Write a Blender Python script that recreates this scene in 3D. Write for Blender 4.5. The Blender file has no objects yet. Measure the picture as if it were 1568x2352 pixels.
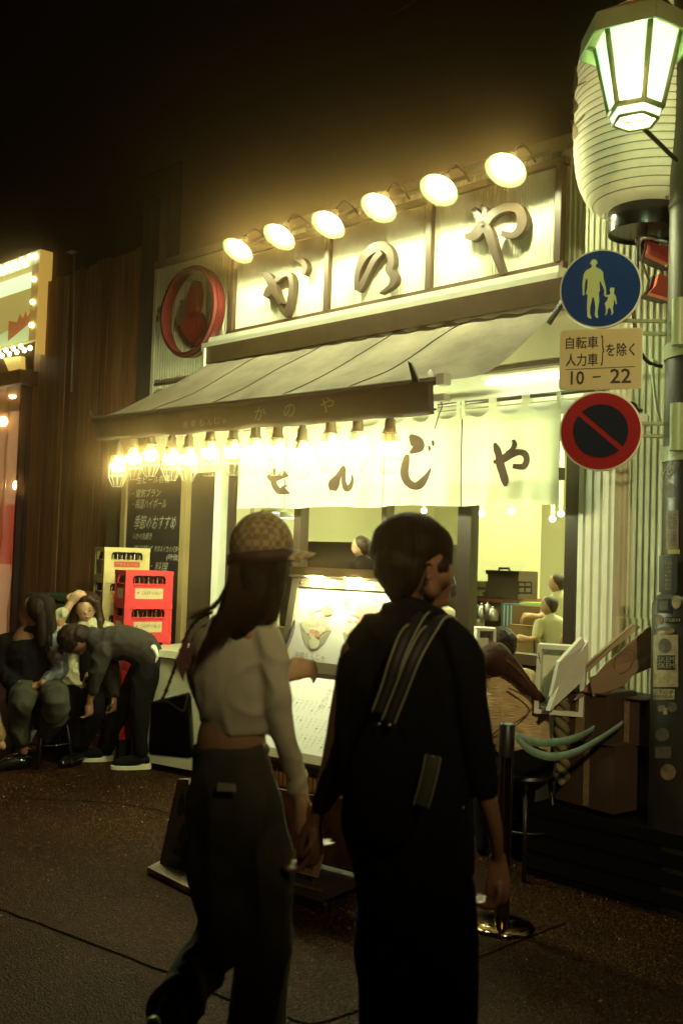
import bpy, bmesh, math, random
import numpy as np
from mathutils import Vector, Matrix, noise as mnoise

random.seed(7)
SC = bpy.context.scene
COL = SC.collection

# ------------------------------------------------------------------ camera
CAM = Vector((0, 0, 1.58))
YAW, PITCH, ROLL = math.radians(45.6), math.radians(2.5), math.radians(1.9)
FWD = Vector((-math.cos(YAW) * math.cos(PITCH), math.sin(YAW) * math.cos(PITCH), math.sin(PITCH)))
_r = Vector((math.sin(YAW), math.cos(YAW), 0))
_u = _r.cross(FWD)
RGT = _r * math.cos(ROLL) + _u * math.sin(ROLL)
UPV = -_r * math.sin(ROLL) + _u * math.cos(ROLL)
cd = bpy.data.cameras.new('camera')
cam = bpy.data.objects.new('camera', cd)
COL.objects.link(cam)
cd.sensor_fit = 'VERTICAL'
cd.sensor_height = 36.0
cd.lens = 2286.8 / 2352 * 36.0
cd.clip_start = 0.05
cd.clip_end = 400
cam.matrix_world = Matrix(((RGT.x, UPV.x, -FWD.x, CAM.x), (RGT.y, UPV.y, -FWD.y, CAM.y),
                           (RGT.z, UPV.z, -FWD.z, CAM.z), (0, 0, 0, 1)))
cd.dof.use_dof = True
cd.dof.focus_distance = 6.2
cd.dof.aperture_fstop = 3.2
SC.camera = cam

# ------------------------------------------------------------------ night sky and exposure
w = bpy.data.worlds.new('World')
SC.world = w
w.use_nodes = True
bg = w.node_tree.nodes['Background']
bg.inputs[0].default_value = (1.0, 0.55, 0.30, 1)
bg.inputs[1].default_value = 0.0008
SC.view_settings.view_transform = 'Standard'
SC.view_settings.look = 'None'
SC.view_settings.exposure = 0.10
SC.view_settings.gamma = 1
SC.view_settings.use_curve_mapping = False
SC.render.engine = 'CYCLES'
cy = SC.cycles
cy.use_denoising = True
cy.max_bounces = 6
cy.diffuse_bounces = 3
cy.glossy_bounces = 3
cy.transparent_max_bounces = 12
cy.volume_bounces = 0
cy.sample_clamp_indirect = 4
cy.sample_clamp_direct = 60
cy.caustics_reflective = False
cy.caustics_refractive = False

# ------------------------------------------------------------------ geometry of the place
FPX = 2286.8
FY = 4.88          # plane of the shop front


def ray(x, y):
    return FWD + RGT * ((x - 784) / FPX) - UPV * ((y - 1176) / FPX)


def atY(x, y, Y=FY):
    d = ray(x, y)
    return CAM + d * ((Y - CAM.y) / d.y)


def atX(x, y, X):
    d = ray(x, y)
    return CAM + d * ((X - CAM.x) / d.x)


def atZ(x, y, Z=0.0):
    d = ray(x, y)
    return CAM + d * ((Z - CAM.z) / d.z)


def N(x, y, d):
    return CAM + ray(x, y) * d


# ------------------------------------------------------------------ materials
_mc = {}


def mat(name, col, rough=0.6, metal=0.0, var=0.0, scale=8.0, bump=0.0, bscale=60.0, stretch=None,
        emit=None, estr=0.0, spec=0.5, col2=None, transl=0.0, alpha=None):
    if name in _mc:
        return _mc[name]
    m = bpy.data.materials.new(name)
    _mc[name] = m
    m.use_nodes = True
    nt = m.node_tree
    b = nt.nodes['Principled BSDF']
    out = nt.nodes['Material Output']
    c = (*col, 1)
    b.inputs['Base Color'].default_value = c
    b.inputs['Roughness'].default_value = rough
    b.inputs['Metallic'].default_value = metal
    b.inputs['Specular IOR Level'].default_value = spec
    vec = None
    if var or bump or col2:
        tc = nt.nodes.new('ShaderNodeTexCoord')
        mp = nt.nodes.new('ShaderNodeMapping')
        nt.links.new(tc.outputs['Object'], mp.inputs['Vector'])
        if stretch:
            mp.inputs['Scale'].default_value = stretch
        vec = mp.outputs['Vector']
    if var or col2:
        n = nt.nodes.new('ShaderNodeTexNoise')
        n.inputs['Scale'].default_value = scale
        n.inputs['Detail'].default_value = 6
        n.inputs['Roughness'].default_value = 0.65
        nt.links.new(vec, n.inputs['Vector'])
        r = nt.nodes.new('ShaderNodeValToRGB')
        r.color_ramp.elements[0].position = 0.32
        r.color_ramp.elements[1].position = 0.68
        a = col2 if col2 else tuple(max(0, v * (1 - var)) for v in col)
        r.color_ramp.elements[0].color = (*a, 1)
        r.color_ramp.elements[1].color = (*(tuple(min(1, v * (1 + var * .5)) for v in col)), 1)
        nt.links.new(n.outputs['Fac'], r.inputs['Fac'])
        nt.links.new(r.outputs['Color'], b.inputs['Base Color'])
    if bump:
        n2 = nt.nodes.new('ShaderNodeTexNoise')
        n2.inputs['Scale'].default_value = bscale
        n2.inputs['Detail'].default_value = 4
        nt.links.new(vec, n2.inputs['Vector'])
        bp = nt.nodes.new('ShaderNodeBump')
        bp.inputs['Strength'].default_value = bump
        bp.inputs['Distance'].default_value = 0.01
        nt.links.new(n2.outputs['Fac'], bp.inputs['Height'])
        nt.links.new(bp.outputs['Normal'], b.inputs['Normal'])
    if emit:
        b.inputs['Emission Color'].default_value = (*emit, 1)
        b.inputs['Emission Strength'].default_value = estr
    if transl:
        t = nt.nodes.new('ShaderNodeBsdfTranslucent')
        t.inputs['Color'].default_value = c
        mx = nt.nodes.new('ShaderNodeMixShader')
        mx.inputs[0].default_value = transl
        nt.links.new(b.outputs[0], mx.inputs[1])
        nt.links.new(t.outputs[0], mx.inputs[2])
        nt.links.new(mx.outputs[0], out.inputs['Surface'])
    if alpha is not None:      # thin clear sheet: part see-through, part gloss
        t = nt.nodes.new('ShaderNodeBsdfTransparent')
        t.inputs['Color'].default_value = c
        mx = nt.nodes.new('ShaderNodeMixShader')
        mx.inputs[0].default_value = alpha
        nt.links.new(t.outputs[0], mx.inputs[1])
        nt.links.new(b.outputs[0], mx.inputs[2])
        nt.links.new(mx.outputs[0], out.inputs['Surface'])
    return m


WARM = (1.0, 0.88, 0.40)
GREEN = (0.80, 1.0, 0.62)


# ------------------------------------------------------------------ mesh collector
class MB:
    def __init__(self):
        self.v = []
        self.f = []

    def add(self, vs, fs):
        o = len(self.v)
        self.v += [Vector(p) for p in vs]
        self.f += [tuple(i + o for i in f) for f in fs]
        return self

    def box(self, c, s, rz=0.0, M=None):
        x, y, z = s[0] / 2, s[1] / 2, s[2] / 2
        R = M if M else Matrix.Rotation(rz, 3, 'Z')
        vs = [Vector(c) + R @ Vector((i * x, j * y, k * z)) for i in (-1, 1) for j in (-1, 1) for k in (-1, 1)]
        return self.add(vs, [(0, 1, 3, 2), (4, 6, 7, 5), (0, 4, 5, 1), (2, 3, 7, 6), (0, 2, 6, 4), (1, 5, 7, 3)])

    def box2(self, a, b):
        c = [(a[i] + b[i]) / 2 for i in range(3)]
        return self.box(c, [abs(a[i] - b[i]) for i in range(3)])

    def hexa(self, p):     # 8 points: bottom ring 4, top ring 4
        return self.add(p, [(3, 2, 1, 0), (4, 5, 6, 7), (0, 1, 5, 4), (1, 2, 6, 5), (2, 3, 7, 6), (3, 0, 4, 7)])

    def slab(self, quad, t):     # a quad given thickness t along its normal (both ways half)
        q = [Vector(p) for p in quad]
        n = (q[1] - q[0]).cross(q[3] - q[0]).normalized() * (t / 2)
        return self.hexa([p - n for p in q] + [p + n for p in q])

    def tube(self, pts, r, seg=8, cap=True):
        pts = [Vector(p) for p in pts]
        if not isinstance(r, (list, tuple)):
            r = [r] * len(pts)
        o = len(self.v)
        prev = None
        for i, p in enumerate(pts):
            t = (pts[min(i + 1, len(pts) - 1)] - pts[max(i - 1, 0)]).normalized()
            if prev is None:
                a = t.orthogonal().normalized()
            else:
                a = (prev - t * prev.dot(t))
                a = a.normalized() if a.length > 1e-6 else t.orthogonal().normalized()
            prev = a
            b = t.cross(a)
            for k in range(seg):
                an = 2 * math.pi * k / seg
                self.v.append(p + (a * math.cos(an) + b * math.sin(an)) * r[i])
        n = len(pts)
        for i in range(n - 1):
            for k in range(seg):
                k2 = (k + 1) % seg
                self.f.append((o + i * seg + k, o + i * seg + k2, o + (i + 1) * seg + k2, o + (i + 1) * seg + k))
        if cap:
            self.f.append(tuple(o + k for k in range(seg))[::-1])
            self.f.append(tuple(o + (n - 1) * seg + k for k in range(seg)))
        return self

    def lathe(self, prof, c=(0, 0, 0), seg=20, M=None, close=False):   # prof (r, z)
        o = len(self.v)
        c = Vector(c)
        for r, z in prof:
            for k in range(seg):
                an = 2 * math.pi * k / seg
                p = Vector((r * math.cos(an), r * math.sin(an), z))
                self.v.append(c + (M @ p if M else p))
        n = len(prof)
        for i in range(n - 1):
            for k in range(seg):
                k2 = (k + 1) % seg
                self.f.append((o + i * seg + k, o + i * seg + k2, o + (i + 1) * seg + k2, o + (i + 1) * seg + k))
        if close:
            self.f.append(tuple(o + k for k in range(seg))[::-1])
            self.f.append(tuple(o + (n - 1) * seg + k for k in range(seg)))
        return self

    def ell(self, c, r, M=None, seg=20, rings=12):
        o = len(self.v)
        c = Vector(c)
        for i in range(1, rings):
            th = math.pi * i / rings
            for k in range(seg):
                an = 2 * math.pi * k / seg
                p = Vector((r[0] * math.sin(th) * math.cos(an), r[1] * math.sin(th) * math.sin(an), r[2] * math.cos(th)))
                self.v.append(c + (M @ p if M else p))
        top = Vector((0, 0, r[2]))
        self.v.append(c + (M @ top if M else top))
        self.v.append(c - (M @ top if M else top))
        T, B = len(self.v) - 2, len(self.v) - 1
        for i in range(rings - 2):
            for k in range(seg):
                k2 = (k + 1) % seg
                self.f.append((o + i * seg + k, o + (i + 1) * seg + k, o + (i + 1) * seg + k2, o + i * seg + k2))
        for k in range(seg):
            k2 = (k + 1) % seg
            self.f.append((T, o + k, o + k2))
            self.f.append((B, o + (rings - 2) * seg + k2, o + (rings - 2) * seg + k))
        return self

    def prism(self, poly, fn, t):     # 2-D polygon mapped by fn(x, y) -> Vector, thickness vector t
        a = [fn(x, y) for x, y in poly]
        n = len(a)
        t = Vector(t)
        vs = a + [p + t for p in a]
        fs = [tuple(range(n)), tuple(range(2 * n - 1, n - 1, -1))]
        for i in range(n):
            j = (i + 1) % n
            fs.append((i, i + n, j + n, j))
        return self.add(vs, fs)

    def stroke(self, pts, fn, t):     # brush stroke: (x, y, width) in a plane mapped by fn, thickness vector t
        P = spline([Vector(p) for p in pts], 5)
        L, R = [], []
        for i, p in enumerate(P):
            d = (P[min(i + 1, len(P) - 1)] - P[max(i - 1, 0)])
            d = Vector((d.x, d.y, 0)).normalized()
            nn = Vector((-d.y, d.x, 0)) * (max(p.z, 1) / 2)
            L.append((p.x + nn.x, p.y + nn.y))
            R.append((p.x - nn.x, p.y - nn.y))
        t = Vector(t)
        n = len(P)
        vs = [fn(*q) for q in L] + [fn(*q) for q in R]
        vs += [v + t for v in vs]
        fs = []
        for i in range(n - 1):
            fs += [(i, i + 1, n + i + 1, n + i), (2 * n + i, 3 * n + i, 3 * n + i + 1, 2 * n + i + 1),
                   (i, 2 * n + i, 2 * n + i + 1, i + 1), (n + i, n + i + 1, 3 * n + i + 1, 3 * n + i)]
        fs += [(0, n, 3 * n, 2 * n), (n - 1, 3 * n - 1, 4 * n - 1, 2 * n - 1)]
        return self.add(vs, fs)

    def build(self, name, m, parent=None, smooth=False, recalc=True):
        off = Vector((0, 0, 0))
        q = parent
        while q is not None:
            off += q.location
            q = q.parent
        me = bpy.data.meshes.new(name)
        me.from_pydata([tuple(p - off) for p in self.v], [], self.f)
        if recalc:
            bm = bmesh.new()
            bm.from_mesh(me)
            bmesh.ops.recalc_face_normals(bm, faces=bm.faces)
            bm.to_mesh(me)
            bm.free()
        if m:
            me.materials.append(m)
        if smooth:
            me.polygons.foreach_set('use_smooth', [True] * len(me.polygons))
            if smooth != True:
                me.set_sharp_from_angle(angle=math.radians(smooth))
        o = bpy.data.objects.new(name, me)
        COL.objects.link(o)
        if parent:
            o.parent = parent
        return o


def spline(P, k=4):
    if len(P) < 3:
        return P
    out = []
    for i in range(len(P) - 1):
        a, b, c, d = P[max(i - 1, 0)], P[i], P[i + 1], P[min(i + 2, len(P) - 1)]
        for j in range(k):
            t = j / k
            out.append(0.5 * ((2 * b) + (c - a) * t + (2 * a - 5 * b + 4 * c - d) * t * t + (3 * b - a - 3 * c + d) * t ** 3))
    out.append(P[-1])
    return out


def tag(o, label=None, cat=None, group=None, kind=None):
    if label:
        o['label'] = label
    if cat:
        o['category'] = cat
    if group:
        o['group'] = group
    if kind:
        o['kind'] = kind
    return o


def thing(name, label, cat, loc=(0, 0, 0), group=None):
    o = bpy.data.objects.new(name, None)
    COL.objects.link(o)
    o.location = loc
    o.empty_display_size = 0.1
    return tag(o, label, cat, group)


def dup(root, loc=None, rz=None, label=None, group=None):
    r = root.copy()
    COL.objects.link(r)
    if loc is not None:
        r.location = loc
    if rz is not None:
        r.rotation_euler = (0, 0, rz)
    if label:
        r['label'] = label
    if group:
        r['group'] = group
    for ch in list(root.children):
        c = ch.copy()
        COL.objects.link(c)
        c.parent = r
        for g in list(ch.children):
            d = g.copy()
            COL.objects.link(d)
            d.parent = c
    return r


_tc = {}


def text_poly(body, res=2):
    if (body, res) in _tc:
        return _tc[(body, res)]
    cu = bpy.data.curves.new('t', 'FONT')
    cu.body = body
    cu.size = 1
    cu.resolution_u = res
    o = bpy.data.objects.new('t', cu)
    COL.objects.link(o)
    dg = bpy.context.evaluated_depsgraph_get()
    me = o.evaluated_get(dg).to_mesh()
    vs = [v.co.copy() for v in me.vertices]
    fs = [tuple(p.vertices) for p in me.polygons]
    o.evaluated_get(dg).to_mesh_clear()
    bpy.data.objects.remove(o)
    bpy.data.curves.remove(cu)
    _tc[(body, res)] = (vs, fs)
    return vs, fs


def text(body, o, u, v, w, h, mb=None, shear=0.0, res=2):
    """lettering laid flat: fills the box of size w x h whose lower left corner is o, along unit vectors u, v"""
    vs, fs = text_poly(body, res)
    if not vs:
        return mb or MB()
    x0, x1 = min(p.x for p in vs), max(p.x for p in vs)
    y0, y1 = min(p.y for p in vs), max(p.y for p in vs)
    o, u, v = Vector(o), Vector(u), Vector(v)
    mb = mb or MB()
    mb.add([o + u * ((p.x - x0) / (x1 - x0) * w + shear * (p.y - y0) / (y1 - y0) * h) + v * ((p.y - y0) / (y1 - y0) * h) for p in vs], fs)
    return mb


XU, ZU = Vector((1, 0, 0)), Vector((0, 0, 1))

# spot added behind the viewer, out of view, to light signs and walkers' backs
ld_ = bpy.data.lights.new('added_lamp_light', 'SPOT')
ld_.energy = 700
ld_.color = (1.0, .80, .40)
ld_.shadow_soft_size = .12
ld_.spot_size = math.radians(57)
ld_.spot_blend = 1.0
lo_ = bpy.data.objects.new('added_lamp_light', ld_)
COL.objects.link(lo_)
lo_.location = (1.77, .05, 3.9)
lo_.rotation_euler = (Vector((-2.7, 4.2, 2.0)) - lo_.location).to_track_quat('-Z', 'Y').to_euler()
# ================================================================== ground
def asphalt():
    m = mat('asphalt', (0.020, 0.010, 0.0045), 0.6, spec=.08)
    nt = m.node_tree
    b = nt.nodes['Principled BSDF']
    b.inputs['Specular Tint'].default_value = (1, .62, .34, 1)
    tc = nt.nodes.new('ShaderNodeTexCoord')
    vo = nt.nodes.new('ShaderNodeTexVoronoi')
    vo.inputs['Scale'].default_value = 120
    n = nt.nodes.new('ShaderNodeTexNoise')
    n.inputs['Scale'].default_value = 1.3
    n.inputs['Detail'].default_value = 6
    for q in (vo, n):
        nt.links.new(tc.outputs['Object'], q.inputs['Vector'])
    r = nt.nodes.new('ShaderNodeValToRGB')
    e = r.color_ramp.elements
    e[0].position, e[0].color = 0.0, (0.006, 0.0024, 0.001, 1)
    e[1].position, e[1].color = 1.0, (0.15, 0.062, 0.024, 1)
    e2 = e.new(0.62)
    e2.color = (0.022, 0.0085, 0.0032, 1)
    nt.links.new(vo.outputs['Color'], r.inputs['Fac'])
    mx = nt.nodes.new('ShaderNodeMixRGB')
    mx.blend_type = 'MULTIPLY'
    mx.inputs[0].default_value = 0.7
    r2 = nt.nodes.new('ShaderNodeValToRGB')
    r2.color_ramp.elements[0].position = 0.3
    r2.color_ramp.elements[0].color = (0.30, 0.28, 0.28, 1)
    r2.color_ramp.elements[1].position = 0.7
    nt.links.new(n.outputs['Fac'], r2.inputs['Fac'])
    nt.links.new(r.outputs[0], mx.inputs[1])
    nt.links.new(r2.outputs[0], mx.inputs[2])
    nt.links.new(mx.outputs[0], b.inputs['Base Color'])
    bp = nt.nodes.new('ShaderNodeBump')
    bp.inputs['Strength'].default_value = 1.0
    bp.inputs['Distance'].default_value = 0.006
    nt.links.new(vo.outputs['Distance'], bp.inputs['Height'])
    bp.invert = True
    nt.links.new(bp.outputs[0], b.inputs['Normal'])
    n3 = nt.nodes.new('ShaderNodeTexNoise')
    n3.inputs['Scale'].default_value = 45
    nt.links.new(tc.outputs['Object'], n3.inputs['Vector'])
    mr = nt.nodes.new('ShaderNodeMapRange')
    mr.inputs['To Min'].default_value = 0.3
    mr.inputs['To Max'].default_value = 0.75
    nt.links.new(n3.outputs['Fac'], mr.inputs['Value'])
    nt.links.new(mr.outputs[0], b.inputs['Roughness'])
    return m


g = MB()
g.add([(-60, -40, 0), (30, -40, 0), (30, 60, 0), (-60, 60, 0)], [(0, 1, 2, 3)])
tag(g.build('ground', asphalt()), kind='structure')
# chippings that stand proud of the worn surface, near the camera
g = MB()
rr = random.Random(3)
for i in range(2600):
    x, y = rr.uniform(-6.5, -0.6), rr.uniform(0.9, 4.6)
    if (x * x + y * y) ** .5 < 1.6:
        continue
    s = rr.uniform(.002, .006)
    a = rr.uniform(0, 6.3)
    ps = []
    for k in range(3):
        ps.append(Vector((x + math.cos(a + k * 2.1) * s * rr.uniform(.7, 1.4), y + math.sin(a + k * 2.1) * s * rr.uniform(.7, 1.4), 0.0005)))
    top = Vector((x, y, s * rr.uniform(.5, .9)))
    o = len(g.v)
    g.v += ps + [top]
    g.f += [(o, o + 1, o + 3), (o + 1, o + 2, o + 3), (o + 2, o, o + 3)]
tag(g.build('asphalt_chippings', mat('stone_chip', (0.26, 0.17, 0.09), 0.5, var=.85, scale=40)), kind='stuff')
# saw-cut joints and cracks filled dark
crackm = mat('joint_tar', (0.004, 0.0025, 0.0015), 1.0, spec=.0)
def crack(pts, wd):
    P = spline([atZ(x, y, 0.0) for x, y in pts], 10)
    g = MB()
    for i, p in enumerate(P):
        d = P[min(i + 1, len(P) - 1)] - P[max(i - 1, 0)]
        n = Vector((-d.y, d.x, 0)).normalized() * wd * (.6 + .8 * mnoise.noise(p * 17 + Vector((3, 3, 3))) ** 2 + .2)
        j = Vector((mnoise.noise(p * 9), mnoise.noise(p * 9 + Vector((9, 9, 9))), 0)) * .008
        g.v += [p + n + j + ZU * .003, p - n + j + ZU * .003]
    for i in range(len(P) - 1):
        g.f.append((2 * i, 2 * i + 1, 2 * i + 3, 2 * i + 2))
    tag(g.build('road_joint', crackm), kind='structure')
crack([(-120, 2040), (0, 2088), (120, 2134), (250, 2183), (400, 2243), (620, 2340), (700, 2380)], .006)
crack([(600, 2300), (700, 2352), (800, 2330), (900, 2290), (1100, 2200), (1300, 2120)], .005)
crack([(40, 1835), (300, 1850), (520, 1905), (700, 1965)], .004)

# ================================================================== restaurant building
cream = mat('cream_cladding', (0.78, 0.75, 0.52), 0.5, var=.22, scale=3, bump=.08, bscale=30)
cream2 = mat('pale_sheet', (0.76, 0.74, 0.56), 0.5, var=.08, scale=4)
brown = mat('brown_frame', (0.075, 0.042, 0.022), 0.45, var=.2, scale=12)
darkbr = mat('dark_brown_frame', (0.035, 0.02, 0.013), 0.4)
whitey = mat('cream_rail', (0.80, 0.80, 0.66), 0.35, var=.08, scale=6)
steel = mat('steel', (0.42, 0.40, 0.36), 0.32, 1.0)
shop = thing('restaurant_building', 'cream corrugated restaurant front with large lit windows beneath brush letter signs', 'building', (-4.7, 5.0, 0))


def corr(x0, x1, z0, z1, y, pitch, depth, name, m, parent, duty=.5):
    g = MB()
    n = max(1, int(round((x1 - x0) / pitch)))
    p = (x1 - x0) / n
    xs = []
    for i in range(n):
        a = x0 + i * p
        xs += [(a, y), (a + p * .18, y - depth), (a + p * (.18 + duty * .64), y - depth), (a + p * (.36 + duty * .64), y)]
    xs.append((x1, y))
    for a, b in xs:
        g.v += [Vector((a, b, z0)), Vector((a, b, z1))]
    for i in range(len(xs) - 1):
        g.f.append((2 * i, 2 * i + 2, 2 * i + 3, 2 * i + 1))
    return g.build(name, m, parent)


# upper cladding round the sign, down to the awning
tag(corr(-7.05, -6.02, 2.2, 3.97, FY, .036, .011, 'corrugated_cladding', cream, shop))
tag(corr(-6.02, -2.93, 3.05, 4.02, FY + .03, .034, .010, 'corrugated_cladding', cream, shop))
corr(-2.93, -2.20, 1.3, 4.4, FY, .036, .006, 'corrugated_cladding', cream, shop)
# top flashing
MB().box2((-7.08, FY - .035, 3.97), (-2.93, FY + .05, 4.03)).build('roof_flashing', mat('flashing', (.28, .22, .14), .5), shop)
MB().box2((-7.09, FY - .02, 2.2), (-7.052, FY + .3, 3.97)).build('corner_trim', cream, shop)
# end wall and top / back masses
MB().box2((-7.04, FY + .06, 3.05), (-2.2, FY + .16, 4.0)).build('wall', cream2, shop)
MB().box2((-7.04, FY + .16, 3.06), (-1.0, 9.4, 3.10)).build('roof', mat('roof_dark', (.03, .026, .022), .8), shop)
# wide-ribbed post cover right of the window, runs to the ground
corr(-2.905, -2.70, .0, 2.42, FY - .05, .048, .009, 'post_cover', whitey, shop, duty=.75)
corr(-2.70, -1.2, .0, 1.3, FY, .036, .006, 'corrugated_cladding', cream, shop)
MB().box2((-2.70, FY - .055, .0), (-2.685, FY + .02, 2.42)).build('corner_trim', whitey, shop)
# beige fascia between awning and transom
MB().box2((-6.0, FY - .01, 2.74), (-2.70, FY + .03, 3.05)).build('fascia_panel', mat('beige_fascia', (.62, .55, .34), .6, var=.15, scale=3, bump=.2, bscale=6), shop)
MB().box2((-6.0, FY - .03, 2.715), (-2.70, FY + .03, 2.738)).build('fascia_trim', brown, shop)
# recessed soffit panel above the door (behind the tube)
MB().box2((-6.0, FY + .05, 2.52), (-2.70, FY + .09, 2.714)).build('soffit_panel', cream2, shop)
MB().box2((-6.0, FY - .01, 2.44), (-2.70, FY + .05, 2.50)).build('door_head', whitey, shop)

# window frames: mullion x positions
fr = lambda x0, x1, z0, z1, m=darkbr, nm='window_frame', y0=FY - .03, y1=FY + .05: MB().box2((x0, y0, z0), (x1, y1, z1)).build(nm, m, shop)
xm = atY(1070, 1300).x
fr(xm - .05, xm + .05, 1.05, 2.44)
fr(-3.00, -2.912, 1.05, 2.44)
fr(-2.912, -2.905, 1.05, 2.44, brown, 'window_trim', FY - .052, FY + .02)
xl = atY(688, 1250).x
fr(xl - .035, xl + .035, 1.05, 2.44, brown)
fr(-5.97, -5.90, .0, 2.44, darkbr)
fr(-5.90, -5.74, .0, 2.44, mat('door_edge', (.50, .44, .26), .5), 'door_jamb', FY + .0, FY + .04)
xp = atY(507, 1200, 4.84).x
fr(xp - .04, xp + .04, .0, 2.2, whitey, 'door_post', 4.80, 4.87)
fr(-5.74, -3.05, 2.05, 2.12, brown, 'transom_bar', FY + .0, FY + .04)
fr(-5.74, -2.93, .99, 1.05, brown, 'window_sill', FY - .04, FY + .06)
fr(-5.97, -2.915, .0, .99, mat('kick_wall', (.05, .03, .02), .6, var=.4, scale=3), 'lower_wall', FY - .02, FY + .06)
# second mullion group to the left of the man
fr(-4.38, -4.34, 1.05, 2.05, brown)
glass = mat('window_glass', (0.97, 0.98, 0.95), 0.03, alpha=.07)
glass.node_tree.nodes['Principled BSDF'].inputs['Base Color'].default_value = (.01, .01, .01, 1)
for a, b in ((-5.74, xl - .035), (xl + .035, -4.38), (-4.34, xm - .05), (xm + .05, -3.00)):
    MB().box2((a, FY + .008, 1.05), (b, FY + .014, 2.05)).build('window_pane', glass, shop)

# interior shell
inw = mat('interior_wall', (.82, .78, .52), .7, var=.05, scale=2)
shell = MB()
shell.box2((-7.0, 8.6, 0), (-1.2, 8.7, 3.0))
shell.build('interior_wall', inw, shop)
MB().box2((-7.04, FY + .17, 0), (-6.98, 8.6, 3.0)).build('interior_wall', inw, shop)
MB().box2((-1.3, FY + .17, 0), (-1.2, 8.6, 3.0)).build('interior_wall', inw, shop)
MB().box2((-5.5, 7.2, 0), (-4.75, 7.3, 3.0)).build('interior_partition', mat('interior_cream', (.78, .72, .45), .7), shop)
MB().box2((-7.0, FY + .1, 2.9), (-1.2, 8.6, 2.95)).build('ceiling', inw, shop)
MB().box2((-7.0, FY + .1, 0), (-1.2, 8.6, .02)).build('floor', mat('floor_wood', (.22, .13, .07), .5, var=.3, scale=3), shop)
# strip lights added on the ceiling, out of view, to brighten the dining room
inlamp = mat('added_ceiling_glow', (1, 1, 1), .5, emit=(.90, 1.0, .50), estr=150)
lampa = thing('added_ceiling_lamp', 'added long ceiling light inside the restaurant, out of view behind the curtain', 'lamp', (-5.0, 6.3, 2.82), 'added ceiling lights in the dining room')
MB().box((-5.0, 6.3, 2.85), (1.3, .16, .05)).build('housing', whitey, lampa)
MB().box((-5.0, 6.3, 2.815), (1.2, .12, .018)).build('diffuser', inlamp, lampa)
for L in ((-3.2, 6.2, 2.82), (-3.6, 7.7, 2.82)):
    dup(lampa, L)
# small round ceiling bulbs seen under the curtain
bm_ = mat('ceiling_bulb_glow', (1, 1, 1), .5, emit=(.92, 1.0, .75), estr=14)
cb = thing('ceiling_bulb', 'small round ceiling bulb in the dining room seen below the curtain', 'lamp', (0, 0, 0), 'small bulbs inside')
MB().ell((0, 0, 0), (.026, .026, .024), seg=12, rings=8).build('bulb', bm_, cb, True)
MB().lathe([(.012, .02), (.018, .05), (.018, .8)], seg=8, close=True).build('cord', whitey, cb)
first = True
for i, (x, y, lb) in enumerate(((973, 1173, 'nearest the dark-haired man'), (1105, 1180, 'just right of the window mullion'),
                                (1174, 1174, 'in the middle of the right window pane'), (1268, 1192, 'lower one of the pair by the right window frame'),
                                (1287, 1180, 'upper one of the pair by the right window frame'))):
    p = atY(x, y, 6.9)
    o = cb if first else dup(cb)
    first = False
    o.location = p
    o['label'] = 'small round ceiling bulb inside, ' + lb
for x, y, lb in ((645, 1178, 'upper'), (662, 1190, 'lower')):
    p = atY(x, y, 6.2)
    o = thing('ceiling_downlight', lb + ' flat ceiling light seen behind glass above the cap', 'lamp', p)
    MB().lathe([(.001, .0), (.075, 0), (.08, .03), (.001, .035)], p, 16).build('diffuser', bm_, o, True)
    MB().lathe([(.082, .0), (.09, .05), (.001, .05)], p, 16).build('rim', whitey, o, True)

# fluorescent tube above the curtain
tl = thing('fluorescent_light', 'bright white fluorescent tube glowing above the curtain rod', 'lamp', (-3.2, FY - .06, 2.66))
a, b = atY(1118, 880, FY - .06), atY(1340, 858, FY - .06)
MB().tube([a, b], .016, 10).build('tube', mat('tube_glow', (1, 1, 1), .5, emit=(.85, 1.0, .72), estr=9), tl, True)
MB().box2((a.x - .05, FY - .05, a.z + .02), (b.x + .05, FY - .015, a.z + .045)).build('housing', whitey, tl)

# ================================================================== sign board over the awning
sb = thing('sign_board', 'long brown framed sign board in three panels with raised brush letters', 'sign', (-4.5, FY - .06, 3.2))
sx0, sx1, sz0, sz1 = -5.95, -3.055, 3.26, 3.86
xa = [sx0, atY(760, 600, FY - .05).x, atY(993, 570, FY - .05).x, sx1]
for i in range(3):
    corr(xa[i], xa[i + 1], sz0, sz1, FY - .055, .020, .004, 'sign_panel', mat('sign_sheet', (.80, .78, .58), .4, var=.08, scale=5), sb)
for z in (sz0, sz1):
    MB().box2((sx0 - .04, FY - .09, z - .02), (sx1 + .04, FY - .04, z + .02)).build('frame_rail', brown, sb)
for x in xa:
    MB().box2((x - .02, FY - .094, sz0 + .02), (x + .02, FY - .04, sz1 - .02)).build('frame_post', brown, sb)
z1 = lambda x, y: atY(351.2 + .28 * x, 533.1 + .28 * y, FY - .12)
z2 = lambda x, y: atY(752.6 + .36 * x, 439 + .36 * y, FY - .12)
lt = mat('sign_letter', (.055, .032, .017), .45, var=.15)
T = (0, .045, 0)
g = MB()
for k, s in enumerate(([(895, 335, 36), (940, 365, 60), (975, 430, 66), (1010, 520, 50), (1050, 590, 30)],
                       [(990, 430, 50), (950, 480, 64), (915, 530, 34)],
                       [(1005, 400, 34), (1060, 350, 40), (1110, 345, 42), (1132, 400, 36), (1127, 500, 40), (1112, 600, 40), (1090, 684, 20)],
                       [(1094, 690, 26), (1060, 650, 30), (1028, 608, 14)], [(1160, 215, 26), (1215, 232, 44), (1245, 290, 40), (1228, 350, 16)])):
    g.stroke(s, z1, (0, .045 + .001 * k, 0))
g.build('letter', lt, sb)
g = MB()
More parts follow.
